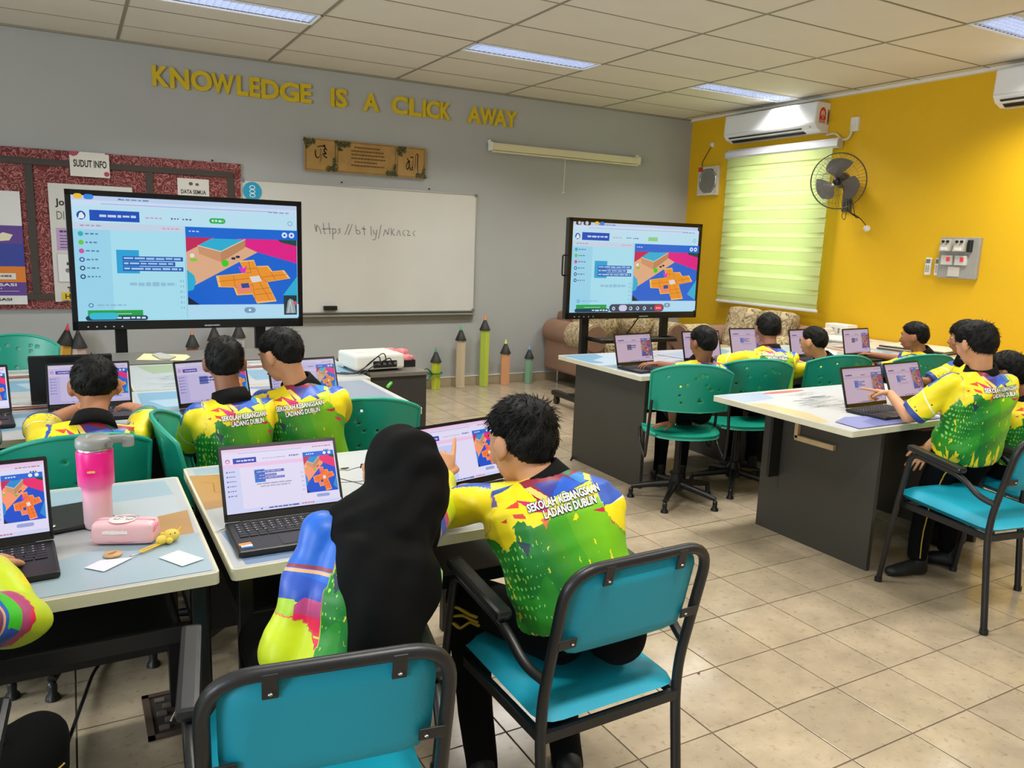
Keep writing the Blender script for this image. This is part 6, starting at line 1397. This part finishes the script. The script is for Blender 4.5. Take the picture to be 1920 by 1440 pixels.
def person(label, H, hz, pitch, C, Pv, bz, roll=0, sh=.15, k=1.0, hs=.93, hair='short', skin=None, armL=None, armR=None, legL=None, legR=None, stand=False, long=False, face=False, text=False, scarf=False, vox=.009, girth=1., seed=1, group=None, hem=.10, bend=.05, parts=('head', 'torso', 'legs'), loose=1.0):
    skin = skin or M_skin; H, C, Pv = V(*H), V(*C), V(*Pv)
    root = thing('person', label, 'person', (float(Pv[0]), float(Pv[1]), 0), 0, group); par = root
    off = V(float(Pv[0]), float(Pv[1]), 0)
    H, C, Pv = H - off, C - off, Pv - off; hs_ = hs
    F_ = az(bz); X_ = np.array([F_[1], -F_[0], 0])      # body's right
    mid = (C + Pv) / 2 - F_ * bend - nrm(C - Pv) * 0
    n = 9; sp_ = []
    for i in range(n):
        t = i / (n - 1); sp_.append(Pv * (1 - t) ** 2 + mid * 2 * t * (1 - t) + C * t * t)
    prof = [(0, .150, .110), (.14, .148, .108), (.3, .138, .100), (.45, .138, .10), (.6, .150, .104), (.75, .160, .100), (.86, .152, .088), (.94, .110, .066), (1., .060, .058)]
    w_s = sh / .15
    def torso(p, add, t0=0., t1=1., wide=1.):
        R = []
        for t, a, b_ in prof:
            if t < t0 - .001 or t > t1 + .001: continue
            i = t * (n - 1); i0_ = min(n - 2, int(i)); c = sp_[i0_] * (1 - (i - i0_)) + sp_[i0_ + 1] * (i - i0_); d = nrm(sp_[i0_ + 1] - sp_[i0_]); xx = nrm(X_ - d * (X_ @ d)); yy = np.cross(d, xx)
            fade = 1 if t < .8 else max(0, 1 - (t - .8) * 4.5)
            R.append((c, xx, yy, (a * w_s * girth + add * (wide if t < .5 else 1) * (1 if t < .9 else .4)) * k, (b_ * girth + add * (1 if t < .9 else .4)) * k))
        p.rings(R, 22)
    S = {}
    dC = nrm(sp_[-1] - sp_[-2])
    for nm, s_ in (('L', -1), ('R', 1)): S[nm] = C + X_ * s_ * sh * k - dC * .066 * k
    if armL and 'sh' in armL: S['L'] = S['L'] + V(*armL['sh'])
    if armR and 'sh' in armR: S['R'] = S['R'] + V(*armR['sh'])
    ul, fl_ = .255 * k, .215 * k
    arms = {}
    for nm, A in (('L', armL), ('R', armR)):
        s_ = -1 if nm == 'L' else 1
        if A is None: A = dict(hand=tuple(off + S[nm] + F_ * .18 + V(0, 0, -.34) + X_ * s_ * -.04), hint=(X_ * s_ * .6 - F_ * .5), pose='relax', d=F_, n=(0, 0, 1))
        Ht = V(*A['hand']) - off; e, w_ = ik(S[nm], Ht, ul, fl_, A.get('hint', X_ * s_ + V(0, 0, -.6))); arms[nm] = (S[nm], e, w_, A)
    # body: one continuous skin
    b = Prim(); Rh = head_frame(hz, pitch, roll); hk = hs_ * k if k > .9 else hs_ * .95
    head_prims(b, H, Rh, hk, ears=not scarf); nb = H + Rh @ (V(0, -.022, -.055) * hk)
    b.cap(C - dC * .03, nb, .050 * k, .047 * k, 14); torso(b, -.012)
    for nm in 'LR':
        s0, e, w_, A = arms[nm]; b.cap(C - dC * .06, s0, .042 * k, .038 * k); b.cap(s0, e, .040 * k, .034 * k, 12); b.cap(e, w_, .035 * k, .023 * k, 12)
    co, no, F = remesh(b, vox * .8, 5); partsL = [(co, F)]
    for nm in 'LR':
        s0, e, w_, A = arms[nm]; 
        if A.get('nohand'): continue
        s_ = -1 if nm == 'L' else 1; dd = V(*A['d']) if A.get('d') is not None else (w_ - e)
        nn_ = V(*A['n']) if A.get('n') is not None else V(0, 0, 1)
        partsL.append(hand(w_, dd, nn_, s_ * -1 if A.get('flip') else -s_ * -1, A.get('pose', 'relax'), k * .98))
    link(to_mesh('body', partsL, skin), 'body', root, label=None)
    if face: face_parts(root, H, Rh, hk)
    # shirt
    p = Prim(); add = .018 * loose; torso(p, add, hem - .02 if hem > .02 else 0, 1.0, 1.25)
    for nm in 'LR':
        s0, e, w_, A = arms[nm]; p.cap(C - dC * .065 * k, s0, .054 * k, .050 * k, 14); d_ = nrm(e - s0)
        if long:
            p.cap(s0, e, .054 * k, .052 * k, 16); p.cap(e, e + (w_ - e) * .96, .052 * k, .036 * k, 16, True, False)
        else: p.cap(s0, s0 + d_ * ul * .50, .052 * k, .058 * k, 16); p.cap(s0 + d_ * ul * .45, s0 + d_ * ul * .92, .058 * k, .066 * k, 16, True, False)
    co, no, F = remesh(p, vox, 7)
    co = folds(co, no, .0062 * loose, C, 1., nrm(C - Pv) * .3, seed)
    # cloth coordinates
    SPn = np.array([Pv * (1 - t) ** 2 + mid * 2 * t * (1 - t) + C * t * t for t in np.linspace(0, 1, 41)])
    dist = np.linalg.norm(co[:, None, :] - SPn[None], axis=2); ti = dist.argmin(1); td = dist.min(1) / (.14 * w_s * k); v_ = (ti / 40. - hem) / (1 - hem)
    # smooth v by projecting
    tan = np.gradient(SPn, axis=0); tan /= np.linalg.norm(tan, axis=1)[:, None]; fr_ = ((co - SPn[ti]) * tan[ti]).sum(1) / (np.linalg.norm(SPn[-1] - SPn[0]) * 1.02); v_ = v_ + fr_ / (1 - hem)
    u_ = ((co - SPn[ti]) @ X_) / (.172 * w_s * k * girth); frontness = ((co - SPn[ti]) @ F_) > .03; u_ = np.where(frontness, 1.9 * np.sign(u_ + 1e-6) - u_, u_) * 1.0
    w_ = np.zeros(len(co))
    for nm in 'LR':
        s0, e, wr, A = arms[nm]; end = s0 + nrm(e - s0) * ul * .88; segs = [(s0, end)] if not long else [(s0, e), (e, wr)]; tot = sum(np.linalg.norm(b_ - a) for a, b_ in segs); acc = 0
        s_ = -1 if nm == 'L' else 1
        for a, b_ in segs:
            L_ = np.linalg.norm(b_ - a); dd = (b_ - a) / L_; tt = np.clip((co - a) @ dd, 0, L_); r_ = np.linalg.norm(co - (a + tt[:, None] * dd), axis=1) / (.066 * k)
            out = ((co - C) @ X_) * s_ > (sh * k * .86); sel = (r_ < 1.35) & (out | (tt > .045 * k)) & (r_ < td * 2.05)
            ref = nrm(np.cross(dd, F_)); ref2 = np.cross(dd, ref); rel = co - (a + tt[:, None] * dd); ang = np.arctan2(rel @ ref2, rel @ ref)
            u_ = np.where(sel, ang / PI, u_); v_ = np.where(sel, 1 - (acc + tt) / tot, v_); w_ = np.where(sel, 3., w_); acc += L_
    me = to_mesh('shirt', [(co, F)], M_shirtl if long else M_shirt); at_ = me.attributes.new('pat', 'FLOAT_VECTOR', 'POINT')
    at_.data.foreach_set('vector', np.stack([u_, v_, w_], 1).astype('f').ravel()); so = link(me, 'shirt', root)
    # collar
    if not scarf:
        cb = MB(); axd = nrm(nb - C); a1 = nrm(np.cross(axd, F_)); a2 = np.cross(axd, a1); vs = []; m_ = 30
        for r_, z in ((.084, -.034), (.070, .006), (.064, .026), (.055, .028), (.050, .0), (.066, -.036)):
            for j in range(m_): t = 2 * PI * j / m_; vs.append(C + axd * (z - .004) * k + (a1 * math.cos(t) + a2 * math.sin(t)) * r_ * k * 1.02)
        fs = [(i * m_ + j, i * m_ + (j + 1) % m_, ((i + 1) % 6) * m_ + (j + 1) % m_, ((i + 1) % 6) * m_ + j) for i in range(6) for j in range(m_)]
        cb.add(vs, fs, True).obj('collar', M_coll, root)
    # lettering on the back
    if text:
        bv = BVHTree.FromPolygons([tuple(c) for c in co], F)
        for txt, uc, vc, wd, hh in (('SEKOLAH KEBANGSAAN', text[0], text[1], text[2], text[3]), ('LADANG DUBLIN', text[0] + .04, text[1] - .062, text[2] * .72, text[3])):
            for bold, lift, mm in ((.085, .0030, mat('lettering_outline', '2A2226', .6)), (.03, .0046, mat('lettering_white', 'F4F2EE', .5))):
                v2, f2 = text_geo(txt, bold, 2); v0, _ = text_geo(txt, .03, 2); mn, mx = v0.min(0), v0.max(0); sc = wd / (mx[0] - mn[0]); scy = hh / (mx[1] - mn[1]); VV = []
                for q in v2:
                    uu = (q[0] - (mn[0] + mx[0]) / 2) * sc; vv = (q[1] - (mn[1] + mx[1]) / 2) * scy
                    t = (vc * (1 - hem) + hem); i = t * (n - 1); i0_ = int(min(n - 2, i)); c = sp_[i0_] * (1 - i + i0_) + sp_[i0_ + 1] * (i - i0_); dd = nrm(sp_[i0_ + 1] - sp_[i0_]); xx = nrm(X_ - dd * (X_ @ dd)); nn_ = np.cross(xx, dd)
                    o_ = c + xx * (uu + uc * .17 * w_s * k) + dd * vv - nn_ * .5 * np.sign(nn_ @ F_); dr = nn_ * np.sign(nn_ @ F_)
                    hit = bv.ray_cast(Vector(o_), Vector(dr)); pt = np.array(hit[0]) if hit[0] is not None else c - dr * .12
                    VV.append(tuple(pt - dr * lift))
                mb = MB().add(VV, f2, False); mb.obj('shirt_lettering' if bold < .04 else 'lettering_outline', mm, so)
    # legs
    q = Prim(); tl, sl = .36 * k, .36 * k
    torso(q, .006, 0, .3)
    feet = []
    for nm, s_, G in (('L', -1, legL), ('R', 1, legR)):
        hp = Pv + X_ * s_ * .075 * k + V(0, 0, -.01)
        if G is None: G = dict(knee=tuple(off + hp + F_ * .34 * k + V(0, 0, .01)), foot=tuple(off + hp * V(1, 1, 0) + F_ * .36 * k + V(0, 0, .07)))
        kn, ft = V(*G['knee']) - off, V(*G['foot']) - off
        q.cap(hp, kn, .082 * k, .060 * k, 16); q.cap(kn, ft, .060 * k, .045 * k, 16, True, False); feet.append((ft, G.get('dir', F_)))
    co2, no2, F2 = remesh(q, vox * 1.15, 6); co2 = folds(co2, no2, .003, Pv, 1., None, seed + 3); to = link(to_mesh('trousers', [(co2, F2)], M_trou), 'trousers', root)
    for ft, fd in feet:
        s2 = Prim(); fd = nrm(fd); xx = V(fd[1], -fd[0], 0); g0 = V(ft[0], ft[1], 0); up = V(0, 0, 1)
        s2.rings([(g0 - fd * .06 * k + up * .035, xx, up, .02, .03), (g0 - fd * .045 * k + up * .038, xx, up, .034, .036), (g0 + fd * .02 * k + up * .040, xx, up, .036, .038), (g0 + fd * .09 * k + up * .030, xx, up, .042, .027), (g0 + fd * .145 * k + up * .024, xx, up, .034, .021), (g0 + fd * .165 * k + up * .02, xx, up, .015, .012)], 14)
        s2.cap(g0 - fd * .02 + up * .05, g0 - fd * .02 + up * .10, .036 * k, .038 * k, 12)
        c3, n3, f3 = remesh(s2, .009, 3); link(to_mesh('shoe', [(c3, f3)], mat('black_shoe', '0E0E10', .6)), 'shoe', root)
    if scarf:
        z = Prim(); Hq = lambda x, y, z_: H + Rh @ (V(x, y, z_) * hk)
        z.ell(Hq(0, -.016, .006), (.087 * hk, .101 * hk, .106 * hk), Rh, 22, 16); z.ell(Hq(0, -.03, -.05), (.078 * hk, .088 * hk, .08 * hk), Rh, 18, 12)
        z.cap(Hq(0, -.035, -.04), C - F_ * .01, .090 * k, .112 * k, 20)
        for s_ in (-1, 1): z.cap(Hq(s_ * .03, -.02, -.06), C * .45 + S['L' if s_ < 0 else 'R'] * .55, .065 * k, .078 * k, 14)
        z.cap(Hq(0, .03, -.112), C + F_ * .05 - V(0, 0, .03), .042 * k, .08 * k, 14)
        for s_ in (-1, 1): z.cap(C - V(0, 0, .01), C * .22 + S['L' if s_ < 0 else 'R'] * .78 - V(0, 0, .015 if s_ < 0 else .03) , .075 * k, (.062 if s_ < 0 else .056) * k, 16)
        i3 = []
        for t, wd_, dp, sx_ in ((.98, .10, .085, 0), (.90, .136, .112, 0), (.75, .134, .126, .012), (.6, .122, .130, .026), (.45, .108, .128, .036), (.3, .092, .118, .040), (.2, .075, .095, .040), (.13, .05, .06, .038)):
            j = t * (n - 1); j0 = min(n - 2, int(j)); c = sp_[j0] * (1 - j + j0) + sp_[j0 + 1] * (j - j0); dd = nrm(sp_[j0 + 1] - sp_[j0]); xx = nrm(X_ - dd * (X_ @ dd)); yy = np.cross(dd, xx); i3.append((c - F_ * .030 + X_ * sx_, xx, yy, wd_ * k, dp * k))
        z.rings(i3, 26)
        co4, no4, F4 = remesh(z, .0075, 8); rel = (co4 - H) @ Rh
        fall = np.clip((C[2] + .06 - co4[:, 2]) / .1, 0, 1); ang = np.arctan2(rel[:, 1] + .02, rel[:, 0]); f_ = np.sin(ang * 9 + rel[:, 2] * 16) * .0055 * fall + np.sin(ang * 17 - rel[:, 2] * 30) * .0024 * fall
        f_ += (1 - fall) * .0034 * np.sin(rel[:, 2] * 70 + rel[:, 1] * 60 + 1.2 * np.sin(rel[:, 0] * 40)) * (rel[:, 1] < .05)
        co4 = co4 + no4 * f_[:, None]; link(to_mesh('headscarf', [(co4, F4)], M_hij), 'headscarf', root)
    else: hair_obj(root, H, Rh, hk, hair, seed)
    return dict(root=root, off=off, arms=arms, S=S, H=H, Rh=Rh, F=F_, X=X_, C=C, P=Pv, tr=(co2, F2), sp=sp_)
def stripe(d, pts, r, name='trouser_stripe', m=None, proj=None):
    """cloth stripe laid on the trouser surface"""
    bv = BVHTree.FromPolygons([tuple(c) for c in d['tr'][0]], d['tr'][1]); P = []
    for p in fillet(pts, .03, 4):
        q = np.array(p) - d['off']; h = bv.find_nearest(Vector(q)); P.append(np.array(h[0]) + np.array(h[1]) * .002)
    return MB().tube(P, r, 6, flat=.5).obj(name, m or M_gold, d['root'])

# --- seated and standing children -------------------------------------------------
GRP = None
# big boy in front
D6 = person('big boy in front on a teal armchair, seen from behind, printed shirt with white lettering', (.984, 1.675, 1.024), -12, 14, (1.01, 1.625, .935), (1.09, 1.50, .565), 27, roll=-3, sh=.148, k=.98, hs=1.02, hair='tall', skin=M_skin2,
       armL=dict(hand=(.985, 1.97, .80), hint=(-1, 0, -.25), pose='type', n=(0, 0, 1), d=(.35, .9, -.1), sh=(-.01, .02, -.005)), armR=dict(hand=(1.24, 1.95, .80), hint=(.9, -.4, -.4), pose='type', n=(0, 0, 1), d=(-.1, 1, -.1)),
       legL=dict(knee=(.905, 1.82, .55), foot=(.92, 1.72, .07)), legR=dict(knee=(1.20, 1.86, .55), foot=(1.14, 1.62, .07)), face=True, text=(.20, .845, .185, .021), vox=.006, girth=1.0, seed=3, hem=.03, bend=.045, loose=1.25)
for k_, z_ in enumerate((.515, .492, .470)):
    stripe(D6, [(.80, 1.80, z_ + .03), (.815, 1.74, z_ + .027), (.83, 1.68, z_ + .024)], .0075)
# headscarf girl
D5 = person('girl in a black headscarf and long-sleeved printed shirt, seen from behind, pointing', (.622, 1.60, 1.005), -30, 10, (.580, 1.55, .895), (.435, 1.51, .555), 16, sh=.125, k=.96, hs=.98, skin=M_skin2,
       armL=dict(hand=(.44, 1.68, .61), hint=(-.5, -.6, -.3), pose='relax', n=(0, 0, 1), d=(.5, .8, 0), sh=(-.005, 0, .055)), armR=dict(hand=(.885, 1.93, .865), hint=(.6, -.2, -.8), pose='point', d=(.25, .55, .75), n=(.1, -.9, .5), sh=(-.03, .05, .02)),
       legL=dict(knee=(.36, 1.84, .54), foot=(.37, 1.80, .07)), legR=dict(knee=(.52, 1.85, .54), foot=(.53, 1.80, .07)), face=True, scarf=True, long=True, vox=.0065, seed=5, hem=.03, bend=.03, loose=1.3)
# left photo edge child
D4 = person('child at the bottom left corner, only sleeve, hand and knee in view', (-.42, 1.62, 1.07), 12, 18, (-.42, 1.54, .965), (-.38, 1.36, .555), 8, long=True, sh=.15, k=1., skin=M_skin2, hair='short',
       armL=dict(hand=(-.38, 1.95, .79), hint=(-1, 0, -.5), pose='type', n=(0, 0, 1), d=(.1, 1, -.1)), armR=dict(hand=(-.195, 1.92, .80), hint=(1.4, .0, -1.3), sh=(.055, .03, -.05), pose='type', n=(0, 0, 1), d=(.12, 1, -.15)),
       legL=dict(knee=(-.42, 1.73, .53), foot=(-.42, 1.68, .07)), legR=dict(knee=(-.11, 1.62, .54), foot=(-.15, 1.62, .07)), vox=.008, seed=9, hem=.03, loose=1.5)
stripe(D4, [(-.11, 1.45, .50), (-.10, 1.58, .51), (-.11, 1.72, .50)], .003)
# second row
D1 = person('first boy of the second row, hunched with both elbows out, behind the pink tumbler', (.052, 3.06, .985), 2, 22, (.04, 2.955, .872), (-.03, 2.985, .55), 4, sh=.155, k=.92, hs=1.02, hair='short', skin=M_skin,
       armL=dict(hand=(-.02, 3.36, .835), hint=(-1, -.1, -.1), pose='relax', n=(0, 0, 1), d=(.6, .6, .2)), armR=dict(hand=(.20, 3.36, .825), hint=(1, -.1, .1), pose='relax', n=(0, 0, 1), d=(-.5, .8, .1)), text=(.1, .80, .20, .021), vox=.008, seed=11, hem=.05, face=True, loose=1.2)
D2 = person('second boy of the second row, sitting upright, ears sticking out', (.478, 3.0, 1.055), 8, 8, (.485, 2.95, .935), (.50, 2.95, .55), -4, sh=.132, k=.92, hs=.94, hair='short', skin=M_skin3,
       armL=dict(hand=(.40, 3.28, .79), hint=(-.35, -.5, -1), pose='type', n=(0, 0, 1), d=(.3, 1, 0)), armR=dict(hand=(.58, 3.32, .79), hint=(.6, -.6, -.8), pose='type', n=(0, 0, 1), d=(-.1, 1, 0)), text=(.16, .80, .165, .019), vox=.008, seed=13, hem=.05, face=True)
D3 = person('third boy of the second row, head turned left, beside the empty green chair', (.688, 3.02, 1.075), -36, 20, (.745, 3.0, .955), (.80, 2.99, .55), 12, sh=.145, k=.94, hs=.98, hair='short', skin=M_skin2,
       armL=dict(hand=(.72, 3.36, .79), hint=(-.4, -.5, -.8), pose='type', n=(0, 0, 1), d=(.1, 1, 0)), armR=dict(hand=(.98, 3.34, .79), hint=(.5, -.3, -1), pose='type', n=(0, 0, 1), d=(-.1, 1, 0)), text=(-.05, .80, .175, .019), vox=.008, seed=15, hem=.05, face=True, loose=1.2)
D0 = person('second row child cut by the left photo edge, only a yellow sleeve showing', (-.44, 3.08, 1.0), 10, 20, (-.44, 2.98, .89), (-.46, 2.97, .55), 6, sh=.145, k=.92, hair='short',
       armL=dict(hand=(-.5, 3.36, .80), hint=(-1, -.2, -.4), pose='type', n=(0, 0, 1), d=(.3, 1, 0)), armR=dict(hand=(-.30, 3.38, .80), hint=(1, -.5, -.6), pose='type', n=(0, 0, 1), d=(-.2, 1, 0)), vox=.01, seed=17, hem=.05)
# right block
D7 = person('boy on the nearest right green swivel chair, one hand flat on its seat', (3.24, 3.45, .985), 0, 8, (3.26, 3.47, .872), (3.25, 3.54, .55), 26, sh=.13, k=.92, hs=.98, hair='short', skin=M_skin3,
       armL=dict(hand=(3.09, 3.50, .495), hint=(-.7, -.6, .1), pose='flat', n=(0, 0, 1), d=(-.9, .25, -.12)), armR=dict(hand=(3.22, 3.82, .80), hint=(.8, 0, -.6), pose='relax', n=(0, 0, 1), d=(-.9, .5, 0)), vox=.009, seed=19, hem=.05, face=True)
D8 = person('boy leaning over the middle row desk, blue cuffs, seen from behind', (3.955, 3.62, 1.03), 34, 14, (3.93, 3.57, .905), (3.88, 3.52, .57), 26, sh=.152, k=.96, hs=1.0, hair='short', skin=M_skin3,
       armL=dict(hand=(3.9, 3.95, .79), hint=(-1, -.2, -.3), pose='type', n=(0, 0, 1), d=(.3, 1, 0)), armR=dict(hand=(4.20, 3.88, .79), hint=(1, -.5, -.5), pose='relax', n=(0, 0, 1), d=(.5, .9, 0)), text=(.0, .80, .17, .019), vox=.009, seed=21, hem=.05)
D9 = person('crew-cut boy facing left beside the leaning boy', (4.32, 3.55, .945), -8, 10, (4.37, 3.51, .835), (4.44, 3.54, .54), 6, sh=.12, k=.86, hs=1.0, hair='crew', skin=M_skin2,
       armL=dict(hand=(4.22, 3.84, .79), hint=(-.7, -.2, -.8), pose='relax', n=(0, 0, 1), d=(-.3, 1, 0)), armR=dict(hand=(4.4, 3.86, .79), hint=(.6, 0, -.8), pose='type', n=(0, 0, 1), d=(-.3, 1, 0)), vox=.009, seed=23, hem=.05, face=True)
D10 = person('boy in profile facing left before the yellow wall, at the last desk', (5.17, 3.40, .975), -28, 4, (5.22, 3.37, .865), (5.20, 3.42, .54), 0, sh=.125, k=.88, hs=.98, hair='short', skin=M_skin,
       armL=dict(hand=(5.0, 3.70, .78), hint=(-.6, -.2, -.8), pose='relax', n=(0, 0, 1), d=(-.5, .9, 0)), armR=dict(hand=(5.22, 3.76, .79), hint=(.6, 0, -.8), pose='type', n=(0, 0, 1), d=(-.3, 1, 0)), vox=.009, seed=25, hem=.05, face=True)
D11 = person('boy in a green shirt mostly hidden behind the standing boy, face turned left', (4.665, 2.74, 1.06), -34, 4, (4.70, 2.73, .93), (4.76, 2.74, .54), -50, sh=.135, k=.92, hs=1.0, hair='fringe', skin=M_skin,
       armL=dict(hand=(4.42, 2.66, .79), hint=(0, -.7, -.7), pose='relax', n=(0, 0, 1), d=(-1, .2, 0)), armR=dict(hand=(4.44, 2.86, .79), hint=(0, .7, -.7), pose='type', n=(0, 0, 1), d=(-1, .1, 0)), vox=.009, seed=27, hem=.05, face=True)
D12 = person('standing boy pointing at a laptop on the right front desk, shirt untucked over black trousers', (3.525, 2.02, 1.15), 12, 16, (3.545, 1.995, 1.03), (3.60, 2.05, .64), 26, sh=.138, k=.94, hs=.96, hair='fringe', skin=M_skin2, stand=True,
       armL=dict(hand=(3.455, 2.36, .86), hint=(-.5, -.5, -.6), pose='point', d=(-.35, .8, .08), n=(.2, 0, 1)), armR=dict(hand=(3.44, 2.20, .57), hint=(.2, .6, -.3), pose='relax', d=(-.6, .1, -.7), n=(-.6, -.5, .6)),
       legL=dict(knee=(3.54, 2.16, .36), foot=(3.50, 2.15, .08), dir=(-1, .35, 0)), legR=dict(knee=(3.72, 2.14, .36), foot=(3.74, 2.15, .08), dir=(-.5, 1, 0)), face=True, text=(.25, .83, .18, .019), vox=.0075, seed=29, hem=.0, bend=.05, loose=1.5)
stripe(D12, [(3.56, 2.03, .66), (3.47, 2.05, .52), (3.46, 2.08, .36), (3.455, 2.10, .2), (3.46, 2.10, .10)], .0045)
D13 = person('child at the right photo edge on the teal armchair, face turned left', (3.845, 2.04, 1.0), -16, 6, (3.89, 2.0, .885), (3.97, 2.02, .55), 14, sh=.135, k=.93, hs=1.0, hair='short', skin=M_skin3,
       armL=dict(hand=(3.86, 2.33, .66), hint=(-.7, -.3, -.5), pose='relax', n=(0, 0, 1), d=(-.2, 1, 0)), armR=dict(hand=(4.1, 2.35, .64), hint=(.7, -.3, -.5), pose='relax', n=(0, 0, 1), d=(-.2, 1, 0)), vox=.0085, seed=31, hem=.05, face=True)
